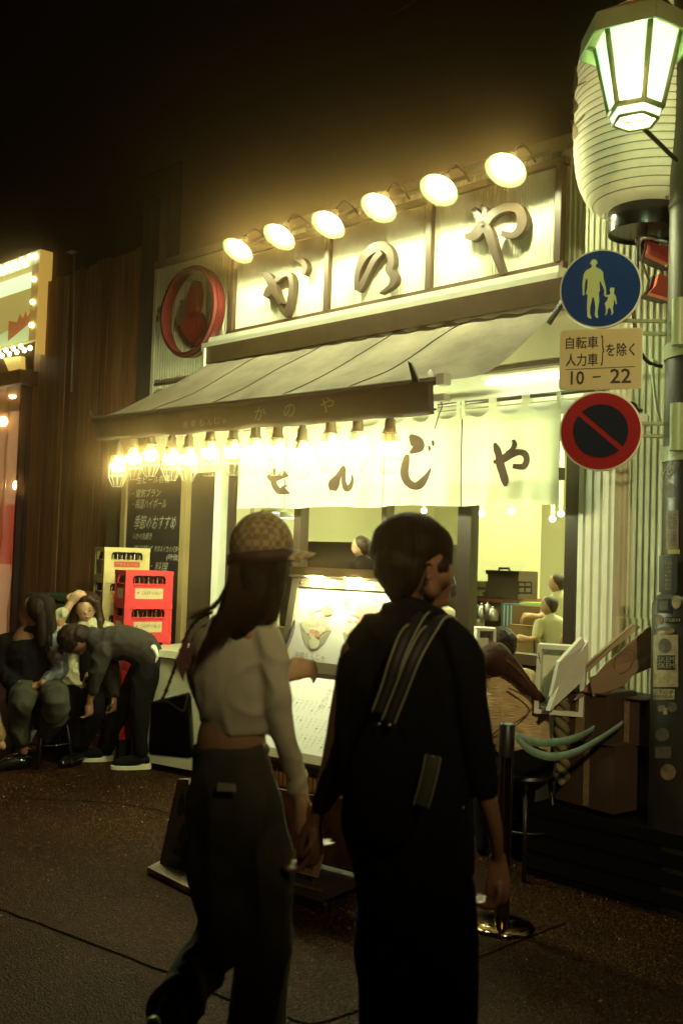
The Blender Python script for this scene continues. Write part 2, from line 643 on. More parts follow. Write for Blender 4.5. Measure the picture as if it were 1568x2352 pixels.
for k, s in enumerate(([(335, 385, 34), (290, 440, 34), (250, 520, 30), (205, 610, 36), (185, 634, 26)],
                       [(185, 630, 36), (183, 540, 30), (215, 440, 42), (270, 375, 56), (340, 348, 60), (388, 385, 50), (402, 450, 40), (388, 500, 48), (418, 550, 42), (402, 600, 28), (330, 652, 10)])):
    g.stroke(s, z2, (0, .045 + .001 * k, 0))
g.build('letter', lt, sb)
g = MB()
for k, s in enumerate(([(872, 285, 30), (925, 285, 58), (980, 225, 62), (1040, 150, 50), (1120, 105, 50), (1200, 105, 60), (1236, 165, 62), (1226, 235, 52), (1180, 280, 40), (1105, 268, 36)],
                       [(925, 110, 36), (975, 190, 50), (1020, 260, 56), (1060, 390, 46), (1110, 530, 34)], [(975, 92, 20), (1000, 115, 32), (990, 155, 24)])):
    g.stroke(s, z2, (0, .045 + .001 * k, 0))
g.build('letter', lt, sb)

# rail under the sign
rl = thing('sign_rail', 'pale metal ledge running along under the letter sign', 'ledge', (-4.5, FY - .1, 3.15))
MB().box2((-6.13, FY - .16, 3.185), (-3.0, FY - .01, 3.232)).build('ledge_step', whitey, rl)
MB().box2((-6.16, FY - .20, 3.125), (-2.98, FY - .01, 3.184)).build('ledge_step', whitey, rl)

# red ring emblem
ec = atY(449, 719, FY - .10)
em = thing('ring_emblem', 'round red ring emblem with a red brush character on the corrugated wall', 'emblem', ec)
Mx = Matrix.Rotation(math.pi / 2, 3, 'X')
R0 = .345
MB().lathe([(R0 - .006, -.01), (R0 - .002, -.016), (R0 + .012, -.016), (R0 + .016, -.01), (R0 + .014, .02), (R0 + .022, .03), (R0 + .024, .06), (R0 + .012, .065), (R0 + .008, .09), (R0 - .016, .09), (R0 - .018, .07), (R0 - .006, .05), (R0 - .006, -.01)], ec, 56, Mx).build('ring', mat('ring_red', (.13, .016, .014), .4, var=.15), em, 40)
zf = lambda x, y: atY(351.2 + .28 * x, 533.1 + .28 * y, FY - .12)
g = MB()
for k, s in enumerate(([(345, 395, 30), (335, 480, 80), (320, 580, 96), (295, 680, 100), (290, 780, 100), (330, 885, 60)],
                       [(290, 690, 30), (340, 668, 46), (372, 700, 46), (380, 780, 50), (360, 850, 66), (330, 900, 50)])):
    g.stroke(s, zf, (0, .05 + .001 * k, 0))
g.build('letter', mat('letter_red', (.24, .016, .018), .4), em)
MB().stroke([(400, 880, 50), (430, 830, 56), (455, 775, 30)], zf, (0, .05, 0)).stroke([(225, 560, 20), (250, 600, 60), (230, 690, 60), (205, 760, 30)], zf, (0, .04, 0)).build('backing_plate', mat('plate_grey', (.12, .08, .06), .5), em)
# wall light fittings / clips left and right of emblem
for x, y, lb in ((368, 725, 'small metal bracket at the left edge of the corrugated wall'), (541, 685, 'small white metal clip between ring emblem and letter sign')):
    p = atY(x, y, FY - .03)
    o = thing('wall_bracket', lb, 'bracket', p)
    MB().box(p, (.07, .05, .022)).build('plate', whitey, o)
    MB().box(p + Vector((0, -.01, -.03)), (.02, .04, .05)).build('clip', steel, o)
# two thin pipes low on the corrugated wall
for i, (y0, y1) in enumerate(((884, 871), (905, 893))):
    a, b = atY(356, y0, FY - .04), atY(440, y1, FY - .04)
    tag(MB().tube([a, b], .014, 8).build('wall_pipe', brown, None, True), ('upper' if i == 0 else 'lower') + ' thin brown pipe crossing the corrugated wall below the ring emblem', 'pipe')

# ================================================================== gooseneck sign lamps
lw = mat('lamp_shade_inside', (.018, .03, .017), .6, spec=.1)
lb_ = mat('sign_bulb', (1, 1, 1), .5, emit=(.93, 1.0, .52), estr=700)
proto = thing('sign_lamp', 'x', 'lamp', (0, 0, 0), 'gooseneck lamps over the letter sign')
tilt = Matrix.Rotation(math.radians(-32), 3, 'X')     # mouth looks down and slightly back to the sign
MB().lathe([(.03, .055), (.05, .05), (.085, .012), (.135, -.028), (.137, -.032), (.130, -.030), (.084, .006), (.05, .042), (.02, .045)], (0, 0, 0), 32, tilt).build('shade', lw, proto, 50)
MB().ell(tilt @ Vector((0, 0, -.018)), (.040, .040, .046), M=tilt, seg=16, rings=10).build('bulb', lb_, proto, True)
MB().lathe([(.028, .05), (.030, .10), (.018, .12)], (0, 0, 0), 12, tilt, True).build('socket', whitey, proto, True)
top = tilt @ Vector((0, 0, .12))
MB().tube(spline([top, top + Vector((0, .02, .04)), Vector((0, .14, .20)), Vector((0, .24, .18)), Vector((0, .31, .13))], 5), .008, 6).build('arm', brown, proto, True)
for i, (x, y) in enumerate(((550, 570), (645, 538), (757, 510), (873, 471), (1011, 430), (1164, 384))):
    o = proto if i == 0 else dup(proto)
    o.location = atY(x, y, FY - .30)
    o.scale = (.9, .9, .9)
    o['label'] = ('gooseneck sign lamp nearest the red ring emblem', 'gooseneck sign lamp second from the left, above the first letter',
                  'gooseneck sign lamp above the left post between two panels', 'gooseneck sign lamp above the middle letter',
                  'gooseneck sign lamp above the right post of the sign', 'gooseneck sign lamp nearest the big paper lantern')[i]
# ================================================================== awning
canvas = mat('awning_canvas', (.25, .205, .145), .85, var=.5, scale=3, bump=.25, bscale=8, transl=.12)
canvas_d = mat('valance_canvas', (.075, .045, .034), .8, var=.3, scale=5, bump=.2, bscale=10)
aw = thing('awning', 'dusty brown retractable awning with dark lettered valance over the shop window', 'awning', (-4.7, 4.4, 2.6))
BY = 3.92                      # front bar plane
fl, frr = atY(220, 963, BY), atY(1002, 874, BY)
bl, br = atY(486, 832, 4.70), atY(1290, 702, 4.70)
zb = (bl.z + br.z) / 2
g = MB()
nu, nv = 64, 26
for j in range(nv + 1):
    v = j / nv
    for i in range(nu + 1):
        u = i / nu
        a = bl.lerp(br, u)
        b = fl.lerp(frr, u)
        p = a.lerp(b, v)
        s = math.sin(math.pi * v)
        sag = .015 + .55 * max(0, u - .62) ** 1.9 + .05 * max(0, .10 - u) * 10 * .5
        p.z -= s * sag
        p.z += .012 * s * math.sin(u * 15 + v * 2.2) + .018 * s * mnoise.noise(Vector((u * 7, v * 2.5, 0)))
        p.z += .010 * s * math.cos((u - v * .12) * 2 * math.pi * 5)
        if v < .08:
            p.z += .010 * math.sin(u * 95) * (1 - v / .08)
        g.v.append(p)
for j in range(nv):
    for i in range(nu):
        k = j * (nu + 1) + i
        g.f.append((k, k + 1, k + nu + 2, k + nu + 1))
co = g.build('canopy', canvas, aw, True, recalc=False)
# seams stitched across the canopy
seamm = mat('seam', (.06, .04, .025), .9)
for u in (.19, .41, .62, .79):
    i = int(u * nu)
    P = [g.v[j * (nu + 1) + i] + Vector((0, -.002, .003)) for j in range(nv + 1)]
    MB().tube(P, .003, 5).build('seam', seamm, co)
# valance with its brushed lettering
g = MB()
nu2, nv2 = 60, 6
vb_l, vb_r = atY(224, 1012, BY - .02), atY(997, 951, BY - .02)
for j in range(nv2 + 1):
    v = j / nv2
    for i in range(nu2 + 1):
        u = i / nu2
        p = (fl + Vector((0, -.03, -.005))).lerp(frr + Vector((0, -.03, -.005)), u).lerp(vb_l.lerp(vb_r, u), v)
        p.y += v * (.035 * mnoise.noise(Vector((u * 6, 0, 0))) + .012 * math.sin(u * 41))
        p.z += v * .012 * mnoise.noise(Vector((u * 8, 5, 0)))
        g.v.append(p)
for j in range(nv2):
    for i in range(nu2):
        k = j * (nu2 + 1) + i
        g.f.append((k, k + 1, k + nu2 + 2, k + nu2 + 1))
va = g.build('valance', canvas_d, aw, True, recalc=False)
va.modifiers.new('t', 'SOLIDIFY').thickness = .003
g = MB()
vm = mat('valance_lettering', (.30, .22, .12), .8)
yv = BY - .06
for ch, x, y, hpx in (('浅', 418, 983, 15), ('草', 437, 981, 15), ('も', 456, 979, 17), ('ん', 475, 977, 15), ('じ', 492, 975, 16), ('ゃ', 510, 974, 11),
                      ('か', 583, 966, 30), ('の', 650, 959, 30), ('や', 733, 950, 36)):
    p = atY(x, y, yv)
    h = hpx / FPX * (p - CAM).dot(FWD)
    text(ch, p, XU, ZU, h * 1.25, h, g, shear=.1)
tag(g.build('lettering', vm, va), kind='stuff')
# front bar, roller cassette, arm, end fittings
MB().tube([fl + Vector((-.03, 0, 0)), frr + Vector((.03, 0, 0))], .022, 10).build('front_bar', brown, aw, True)
MB().box2((bl.x - .02, 4.66, zb + .0), (br.x + .04, 4.86, zb + .13)).build('cassette', mat('cassette_brown', (.14, .09, .045), .4, var=.2), aw)
MB().box2((bl.x - .04, 4.64, zb - .06), (bl.x - .02, 4.87, zb + .12)).build('cassette_end', whitey, aw)
MB().tube([frr + Vector((-.06, .03, -.01)), Vector((-3.55, 4.30, 2.66)), Vector((-3.4, 4.68, 2.92))], .018, 8).build('folding_arm', whitey, aw, True)
MB().tube([fl + Vector((.06, .03, -.01)), Vector((-6.1, 4.35, 2.72)), Vector((-5.9, 4.72, 2.92))], .018, 8).build('folding_arm', whitey, aw, True)
MB().box(frr + Vector((.045, 0, .0)), (.05, .06, .055)).build('end_cap', whitey, aw)
MB().slab([frr + Vector((-.13, -.03, .0)), frr + Vector((-.09, -.03, .0)), frr + Vector((-.13, -.05, .10)), frr + Vector((-.15, -.05, .11))], .012).build('clip', steel, aw)
MB().tube([fl + Vector((.0, 0, 0)), fl + Vector((-.05, 0, .02)), fl + Vector((-.06, -.01, .07))], .006, 6).build('hook', steel, aw, True)
MB().tube([fl + Vector((-.03, 0, .015)), fl + Vector((-.085, .0, .05))], .006, 6).build('hook', steel, aw, True)
# small bracket hanging from the right end, with its cord
q = atY(1013, 914, BY)
MB().box(q, (.07, .05, .035)).build('bracket', whitey, aw)
MB().tube([q + Vector((0, 0, -.02)), atY(1015, 935, BY), atY(1008, 950, BY), atY(998, 985, BY)], .003, 5).build('cord', darkbr, aw)
MB().slab([br + Vector((.02, -.03, .03)), br + Vector((.05, -.03, .03)), atY(1262, 745, 4.6), atY(1256, 742, 4.6)], .02).build('wall_plate', darkbr, aw)

# ================================================================== row of caged bulbs under the valance
hb = mat('hanging_bulb', (1, 1, 1), .5, emit=(.90, 1.0, .52), estr=255)
bb = mat('bulb_collar', (.75, .80, .60), .5)
sk = mat('socket_rubber', (.10, .075, .04), .5)
wire = mat('cage_wire', (.14, .15, .09), .6, .2)
proto = thing('caged_bulb', 'x', 'lamp', (0, 0, 0), 'caged bulbs hung under the valance')
MB().lathe([(.0435, 0.004), (.044, 0), (.0435, -.014), (.036, -.036), (.022, -.051), (.001, -.057)], (0, 0, 0), 20, None, False).build('bulb', hb, proto, True)
MB().lathe([(.0435, .0045), (.043, .02), (.030, .05), (.024, .06)], (0, 0, 0), 20).build('bulb_collar', bb, proto, True)
MB().lathe([(.046, .058), (.040, .062), (.030, .085), (.028, .125), (.020, .135), (.020, .15), (.001, .152)], (0, 0, 0), 16, None, False).build('socket', sk, proto, 40)
g = MB()
for r, z in ((.046, .05), (.066, -.085), (.064, -.080), (.033, -.162)):
    g.tube([Vector((r * math.cos(a * math.pi / 12), r * math.sin(a * math.pi / 12), z)) for a in range(25)], .0010, 4, False)
for k in range(10):
    a = k * math.pi / 5
    c, s = math.cos(a), math.sin(a)
    g.tube([(.046 * c, .046 * s, .05), (.058 * c, .058 * s, -.03), (.066 * c, .066 * s, -.085), (.033 * c, .033 * s, -.162)], .0010, 4, False)
g.build('cage', wire, proto)
MB().tube([(0, 0, .15), (.006, 0, .17), (-.008, 0, .185), (.004, 0, .20)], .007, 6).build('hook', sk, proto, True)
dsc = ['leftmost caged bulb, hanging lowest near the left tip of the valance', 'second caged bulb from the left', 'third caged bulb from the left, hanging slightly high',
       'fourth caged bulb from the left, above the blackboard', 'fifth caged bulb from the left, above the right frame of the blackboard',
       'sixth caged bulb from the left', 'seventh caged bulb, just left of the curtain edge', 'eighth caged bulb, in front of the left curtain edge',
       'ninth caged bulb, in front of the first curtain character', 'tenth caged bulb, hanging lowest of those before the curtain',
       'third caged bulb from the right end of the row', 'second caged bulb from the right end of the row', 'rightmost caged bulb, beside the third curtain character']
for i, (x, y) in enumerate(((271, 1066), (306, 1049), (346, 1040), (394, 1048), (433, 1048), (482, 1035), (535, 1032), (586, 1029), (637, 1029), (693, 1036), (758, 1019), (820, 1016), (894, 1019))):
    o = proto if i == 0 else dup(proto)
    o.location = atY(x, y, BY + .02)
    o.rotation_euler = (0, 0, i * .37)
    o['label'] = dsc[i]
# cable they hang from
P = []
for x, y in ((240, 1010), (306, 1004), (394, 998), (482, 988), (586, 980), (693, 975), (820, 960), (894, 958), (1000, 940)):
    P.append(atY(x, y, BY + .05))
tag(MB().tube(spline(P, 4), .006, 6).build('lamp_cable', darkbr, None, True), 'dark cable the row of caged bulbs hangs from', 'cable')

# ================================================================== noren curtain
nor = thing('shop_curtain', 'off white split shop curtain with large brush characters hung on a pole', 'curtain', (-4.3, 4.7, 2.2))
cloth = mat('curtain_cloth', (.84, .86, .62), .9, var=.05, scale=5, bump=.15, bscale=6, stretch=(4, 4, .6), transl=.35)
ink = mat('curtain_ink', (.07, .04, .025), .9)
NY = 4.72
edges = [atY(552, 1100, NY).x, atY(660, 1100, NY).x, atY(880, 1100, NY).x, atY(1057, 1100, NY).x, atY(1288, 1100, NY).x]
zt, zbn, zr = 2.36, atY(900, 1163, NY).z, atY(1200, 912, NY).z
MB().tube([(edges[0] - .1, NY, zr), (edges[-1] + .28, NY, zr)], .012, 10).build('rod', steel, nor, True)


def clothy(x, z):
    k = (zr - z) / (zr - zbn)
    return NY - .012 + (.010 + .012 * k) * math.sin(x * 17 + .6 * math.sin(z * 5)) + .008 * k * math.sin(x * 43 + 1.3) + .012 * mnoise.noise(Vector((x * 3, z * 1.5, 2)))


panels = []
for q in range(4):
    x0, x1 = edges[q] + (.004 if q else 0), edges[q + 1] - .004
    nx, nz = 44, 24
    g = MB()
    ntab = 3 if q in (1, 2, 3) else 2
    for j in range(nz + 1):
        for i in range(nx + 1):
            u = i / nx
            # scalloped upper edge sags between the tabs
            ph = (u * ntab) % 1.0
            dip = .062 * (math.sin(math.pi * ph) ** .8)
            ztop = zr - .03 - dip
            v = j / nz
            z = ztop + (zbn - ztop) * v
            x = x0 + (x1 - x0) * u
            g.v.append(Vector((x, clothy(x, z), z + (0 if v < 1 else .006 * math.sin(x * 9)))))
    for j in range(nz):
        for i in range(nx):
            k = j * (nx + 1) + i
            g.f.append((k, k + 1, k + nx + 2, k + nx + 1))
    po = g.build('curtain_panel', cloth, nor, True, recalc=False)
    panels.append(po)
    for t in range(ntab + 1):
        xt = x0 + (x1 - x0) * t / ntab
        w2 = .028
        xa_, xb_ = max(x0, xt - w2), min(x1, xt + w2)
        h = MB()
        h.add([(xa_, NY - .016, zr - .09), (xb_, NY - .016, zr - .09), (xb_, NY - .018, zr + .012), (xa_, NY - .018, zr + .012),
               (xb_, NY + .016, zr + .012), (xa_, NY + .016, zr + .012), (xb_, NY + .016, zr - .03), (xa_, NY + .016, zr - .03)],
              [(0, 1, 2, 3), (3, 2, 4, 5), (5, 4, 6, 7)])
        h.build('tab', cloth, po, recalc=False)
z3 = lambda x, y: (533 + .26 * x, 909.4 + .26 * y)
z4 = lambda x, y: (878 + .28 * x, 846.7 + .28 * y)


def oncloth(zm):
    def f(x, y):
        p = atY(*zm(x, y), NY - .02)
        return Vector((p.x, clothy(p.x, p.z) - .0035, p.z))
    return f


mo = [[(288, 708, 20), (345, 722, 62), (410, 728, 50), (470, 690, 60), (484, 682, 60)], [(378, 640, 24), (368, 700, 46), (370, 745, 50), (392, 800, 56), (430, 840, 60), (470, 838, 62), (484, 832, 64)],
      [(484, 790, 10), (470, 800, 16), (450, 812, 10)]]
nn = [[(1000, 628, 30), (960, 655, 60), (910, 720, 66), (878, 780, 84), (868, 835, 44)], [(985, 640, 50), (982, 700, 52), (990, 770, 54), (1026, 822, 54), (1062, 792, 46), (1076, 745, 30), (1074, 700, 14)]]
ji = [[(222, 545, 30), (262, 590, 92), (282, 640, 84), (225, 692, 22)], [(205, 705, 30), (192, 770, 56), (182, 860, 62), (205, 930, 62), (260, 962, 60), (325, 905, 62), (372, 850, 34), (395, 810, 6)],
      [(373, 630, 18), (378, 655, 28), (380, 674, 14)], [(408, 588, 14), (415, 610, 24), (414, 636, 12)]]
ya = [[(922, 610, 20), (940, 660, 52), (958, 720, 54), (968, 790, 66), (985, 850, 64), (1002, 920, 58), (1006, 966, 20)], [(915, 768, 26), (975, 752, 58), (1040, 705, 62), (1100, 682, 50), (1150, 700, 58), (1164, 752, 60), (1130, 800, 52), (1058, 798, 38)],
      [(1062, 582, 22), (1072, 620, 34), (1052, 664, 30), (1010, 690, 18)]]
for S_, zm, q in ((mo, z3, 0), (nn, z3, 1), (ji, z4, 2), (ya, z4, 3)):
    g = MB()
    for k, s in enumerate(S_):
        g.stroke(s, oncloth(zm), (0, -.0006 - .0002 * k, 0))
    g.build('brush_character', ink, panels[q])

# ================================================================== neighbouring timber wall
wood = [mat('old_board_%s' % 'abc'[i], c, .75, var=.45, scale=5, bump=.35, bscale=14, stretch=(6, 6, .5)) for i, c in enumerate(((.36, .15, .06), (.44, .20, .08), (.27, .11, .045)))]
tw = thing('timber_wall', 'tall dark wall of weathered vertical boards left of the restaurant', 'wall', (-8, 5.1, 0))
WY = 5.06
x0 = atY(77, 900, WY).x
x1 = atY(326, 900, WY).x
rr = random.Random(11)
x = x0
meshes = {}
while x < x1:
    wd = rr.choice((.085, .10, .115, .13))
    h1 = rr.choice((4.3, 4.32, 4.28))
    dy = rr.uniform(0, .008)
    g = MB()
    g.hexa([(x + .002, WY - dy, .25), (x + wd - .003, WY - dy, .25), (x + wd - .003, WY + .03, .25), (x + .002, WY + .03, .25),
            (x + .002, WY - dy, h1), (x + wd - .003, WY - dy, h1), (x + wd - .003, WY + .03, h1), (x + .002, WY + .03, h1)])
    g.build('board', rr.choice(wood), tw)
    x += wd
MB().box2((x0, WY + .032, 0), (x1 + .4, WY + .06, 5.0)).build('backing', mat('wall_back', (.02, .012, .008), .9), tw)
MB().box2((x0, WY - .02, 0), (x1, WY + .03, .25)).build('plinth', mat('plinth', (.03, .022, .018), .9), tw)
MB().box2((x1, WY - .06, 0), (x1 + .26, WY + .03, 4.7)).build('corner_post', mat('post_grey', (.11, .10, .075), .6, var=.4, scale=4, stretch=(3, 3, .4)), tw)
# thin conduit on the boards
P = [atY(x, y, WY - .03) for x, y in ((171, 580), (170, 680), (167, 800), (164, 900))]
tag(MB().tube(P, .009, 6).build('conduit', mat('conduit', (.35, .25, .14), .5), None, True), 'thin pale conduit running down the timber wall', 'pipe')
MB_ = MB()
p = atY(166, 579, WY - .05)
tag(MB_.box(p, (.09, .06, .012)).build('wall_fixture', mat('fixture', (.7, .6, .4), .3), None), 'tiny bright metal fixture at the top of the timber wall', 'fixture')
MB().box2((x0 - .20, WY - .04, 0), (x0 - .0, WY + .1, 3.4)).build('dark_pillar', mat('pillar_dark', (.018, .009, .012), .7), tw)

# blackboard with chalk menu
KY = 4.82
bl0, bl1 = atY(280, 1300, KY), atY(412, 1300, KY)
bk = thing('chalkboard', 'tall black menu board in pale wooden frame with white chalk writing', 'chalkboard', (bl0.x, KY, 0))
ztop = 2.32
pine = mat('pine_frame', (.42, .31, .14), .55, var=.25, scale=6, stretch=(5, 5, .5))
MB().box2((bl0.x, KY + .012, .5), (bl1.x, KY + .04, ztop)).build('board', mat('chalk_black', (.022, .018, .016), .75, var=.5, scale=3), bk)
for xx in (bl0.x - .035, bl1.x - .0):
    MB().box2((xx, KY - .01, .5), (xx + .065, KY + .045, ztop + .03)).build('frame_post', pine, bk)
MB().box2((bl0.x + .03, KY - .008, ztop), (bl1.x, KY + .045, ztop + .035)).build('frame_rail', pine, bk)
chalk = mat('chalk', (.62, .56, .42), .95, var=.35, scale=50)
zk = lambda x, y: (274.2 + .168 * x - 4.5, 1066.2 + .168 * y)      # zoomed picture of the board


def chalk_line(body, x, y0, y1, xe, shear=.25):
    a = atY(*zk(x, y1), KY)
    b = atY(*zk(xe, y1), KY)
    t = atY(*zk(x, y0), KY)
    return text(body, (a.x, KY + .008, a.z), XU, ZU, abs(b.x - a.x), abs(t.z - a.z), shear=shear, res=1)


for i, L in enumerate((('生ビール各種', 250, 170, 270, 700), ('・電気ブラン', 190, 345, 460, 570), ('・梅酒ハイボール', 190, 480, 610, 650), ('季節のおすすめ', 210, 700, 890, 775), ('いかの丸焼き', 195, 930, 1030, 450),
          ('磯辺揚げ', 210, 1105, 1190, 460), ('ホタルイカのバター', 490, 1110, 1195, 845), ('(時価)', 650, 1225, 1325, 830), ('・料理', 440, 1330, 1450, 670), ('焼きそば', 215, 1500, 1600, 600), ('お好み焼き', 215, 1680, 1800, 650))):
    tag(chalk_line(*L).build('chalk_writing', chalk, bk), kind='stuff')

# dark door panel between the chalkboard and pale door post
dp = thing('dark_door', 'plain dark brown sliding door panel right of the chalkboard', 'door', (-6.3, 4.86, 0))
MB().box2((bl1.x + .07, 4.86, 0), (xp - .04, 4.90, 2.2)).build('panel', mat('door_brown', (.06, .045, .03), .35, var=.3, scale=2), dp)
p = atY(443, 1414, 4.85)
MB().ell(p, (.012, .01, .012), seg=10, rings=6).build('knob', steel, dp, True)
p = atY(484, 1300, 4.85)
MB().box2((bl0.x - .4, 4.9, 0), (xp, 5.0, 2.75)).build('wall', mat('entrance_wall', (.10, .07, .04), .7, var=.3), dp)
# ================================================================== steel utility pole, its signs and stickers
RH, FH = Vector((.7145, .6997, 0)), Vector((-.6997, .7145, 0))
pc = N(1603, 1176, 4.72)
PC = Vector((pc.x, pc.y, 0))
PR = .158
pole = thing('utility_pole', 'thick dark steel utility pole covered in stickers at the right edge', 'pole', PC)
polem = mat('pole_paint', (.085, .075, .04), .45, .3, var=.35, scale=3, bump=.1, bscale=12)
polem2 = mat('pole_wrap', (.022, .019, .015), .4, var=.3, scale=6)
MB().lathe([(PR, 2.62), (PR, 6.5)], PC, 40, None, True).build('shaft', polem, pole, 40)
MB().lathe([(PR + .004, 1.42), (PR + .004, 2.60), (PR, 2.62)], PC, 40, None, True).build('shaft_wrap', polem2, pole, 40)
MB().lathe([(PR + .045, 0), (PR + .045, 1.40), (PR + .02, 1.44), (PR, 1.45)], PC, 40, None, True).build('base_jacket', polem2, pole, 40)
for z in (3.3, 4.05):
    MB().lathe([(PR + .001, z), (PR + .006, z + .006), (PR + .006, z + .02), (PR + .001, z + .026)], PC, 40).build('band', polem, pole, 40)


def oncyl(x, y, r, c=PC):
    d = ray(x, y)
    o = CAM - c
    A = d.x * d.x + d.y * d.y
    B = o.x * d.x + o.y * d.y
    Cc = o.x * o.x + o.y * o.y - r * r
    disc = max(0, B * B - A * Cc)
    return CAM + d * ((-B - math.sqrt(disc)) / A)


for x, y in ((1533, 352), (1531, 452), (1470 + 62, 610)):
    p = oncyl(x, y, PR + .002)
    MB().ell(p, (.009, .009, .009), seg=10, rings=6).build('rivet', steel, pole, True)


def onplane(x, y, P0, n):
    d = ray(x, y)
    return CAM + d * ((P0 - CAM).dot(n) / d.dot(n))


# big paper lantern behind the street lamp
LC = N(1470, 1176, 5.06)
LC = Vector((LC.x, LC.y, 0))
zlo, zhi = oncyl(1470, 466, .2, LC).z + .02, oncyl(1470, 10, .36, LC).z + .12
ln = thing('paper_lantern', 'huge ribbed cream paper lantern hanging beside the pole, black rim below', 'lantern', (LC.x, LC.y, zlo))
RL = .372
prof = []
nr = 27
for i in range(nr * 4 + 1):
    t = i / (nr * 4)
    c_ = abs(2 * t - 1)
    r = .19 + (RL - .19) * (1 - c_ ** 3.4) ** .55
    k = (i % 4) / 4
    r += (.005 * math.sin(k * math.pi) if 0 < c_ < .99 else 0)
    prof.append((r, zlo + (zhi - zlo) * t))
paper = mat('lantern_paper', (.84, .82, .56), .8, var=.22, scale=5, bump=.35, bscale=9, transl=.25)
lb = MB().lathe(prof, LC, 64).build('paper_shell', paper, ln, True)
rb = mat('rib_wire', (.28, .26, .15), .7)
for i in range(1, nr):
    t = i / nr
    c_ = abs(2 * t - 1)
    r = .19 + (RL - .19) * (1 - c_ ** 3.4) ** .55
    z = zlo + (zhi - zlo) * t
    MB().tube([LC + Vector((r * math.cos(a * math.pi / 24), r * math.sin(a * math.pi / 24), z)) for a in range(49)], .0032, 4, False).build('rib', rb, ln, True)
blk = mat('lacquer_black', (.012, .010, .010), .25)
MB().lathe([(.188, zlo + .005), (.192, zlo - .0), (.192, zlo - .115), (.186, zlo - .115), (.18, zlo - .10), (.0, zlo - .10)], LC, 48).build('bottom_rim', blk, ln, 40)
MB().lathe([(.188, zhi - .005), (.192, zhi), (.192, zhi + .11), (.0, zhi + .11)], LC, 48).build('top_rim', blk, ln, 40)
MB().ell(LC + ZU * ((zlo + zhi) / 2), (.06, .06, .08), seg=16, rings=10).build('added_bulb', mat('added_bulb_glow', (1, 1, 1), .5, emit=(1.0, .92, .60), estr=55), ln, True)  # unseen bulb added inside to brighten the lantern paper
inkb = mat('lantern_ink', (.22, .13, .05), .8)


def onlant(x, y):
    return oncyl(x, y, RL + .007, LC)


for s in ([(1318, 150, 6), (1322, 185, 10), (1314, 215, 8)], [(1314, 225, 8), (1322, 245, 12), (1313, 262, 8)], [(1312, 275, 8), (1320, 300, 12), (1314, 320, 8)],
          [(1320, 200, 4), (1335, 192, 8), (1345, 186, 3)], [(1318, 290, 4), (1332, 275, 7), (1342, 262, 3)]):
    P = spline([Vector(q) for q in s], 4)
    g = MB()
    for q in P:
        for k in range(4):
            g.v.append(onlant(q.x + (k / 3 - .5) * q.z, q.y))
    for i in range(len(P) - 1):
        for k in range(3):
            g.f.append((i * 4 + k, i * 4 + k + 1, i * 4 + 5 + k, i * 4 + 4 + k))
    g.build('brush_stroke', inkb, ln)
MB().tube([LC + Vector((0, 0, zlo - .10)), LC + Vector((.0, 0, zlo - .17)), LC + Vector((-.02, 0, zlo - .26)), LC + Vector((.02, 0, zlo - .36)), LC + Vector((.01, 0, zlo - .43))], .007, 6).build('anchor_rope', mat('anchor_rope', (.10, .05, .03), .8), ln, True)
tag(MB().tube([N(1390, 490, 5.0), N(1385, 494, 5.0), N(1383, 502, 5.0)], .004, 6).build('wire_loop', steel, ln), None)

# street lamp on the pole: six-sided lantern
sl = N(1460, 176, 4.15)
SL = thing('street_lamp', 'six-sided green framed street lamp glowing greenish white in front of the paper lantern', 'lamp', sl)
frm = mat('lamp_frame_green', (.26, .28, .12), .4, var=.2)
roofm = mat('lamp_roof_orange', (.42, .20, .05), .5, var=.3)
zt_, zb_ = N(1458, 92, 4.15).z, N(1458, 256, 4.15).z
rt_, rb_ = .172, .107
ang0 = math.atan2(-FWD.y, -FWD.x) + .02
hexp = lambda r, z, k: Vector((sl.x + r * math.cos(ang0 + k * math.pi / 3), sl.y + r * math.sin(ang0 + k * math.pi / 3), z))
pane = mat('lamp_pane', (.80, .95, .80), .5, alpha=.62, emit=(.42, 1.0, .52), estr=1.3)
MB().ell((sl.x, sl.y, (zt_ + zb_) / 2 - .03), (.052, .052, .085), seg=18, rings=12).build('bulb', mat('street_bulb', (1, 1, 1), .5, emit=(.95, 1.0, .80), estr=300), SL, True)
for k in range(6):
    a, b = hexp(rb_, zb_, k), hexp(rb_, zb_, k + 1)
    c, d = hexp(rt_, zt_, k + 1), hexp(rt_, zt_, k)
    MB().slab([a, b, c, d], .004).build('pane', pane, SL)
    MB().tube([a, d], .013, 6).build('corner_bar', frm, SL, True)
    MB().tube([a, b], .013, 6).build('bottom_bar', frm, SL, True)
    e, f = hexp(rb_ * .86, zb_ - .045, k), hexp(rb_ * .86, zb_ - .045, k + 1)
    MB().slab([e, f, b, a], .003).build('lower_pane', pane, SL)
    MB().tube([e, f], .008, 6).build('lower_bar', frm, SL, True)
    # eave
    o1, o2 = hexp(.240, zt_ - .03, k), hexp(.240, zt_ - .03, k + 1)
    o3, o4 = hexp(.23, zt_ + .05, k + 1), hexp(.23, zt_ + .05, k)
    MB().slab([o1, o2, o3, o4], .008).build('eave', frm, SL)
    MB().add([hexp(.23, zt_ + .052, k), hexp(.23, zt_ + .052, k + 1), hexp(.04, zt_ + .16, k + 1), hexp(.04, zt_ + .16, k)], [(0, 1, 2, 3)]).build('roof_panel', roofm, SL)
    MB().add([hexp(.235, zt_ + .02, k), hexp(.235, zt_ + .02, k + 1), hexp(.17, zt_ + .005, k + 1), hexp(.17, zt_ + .005, k)], [(0, 1, 2, 3)]).build('soffit', frm, SL)
MB().tube([Vector((sl.x, sl.y, zt_ + .15)), Vector((sl.x, sl.y, zt_ + .5))], .035, 10).build('finial', roofm, SL, True)
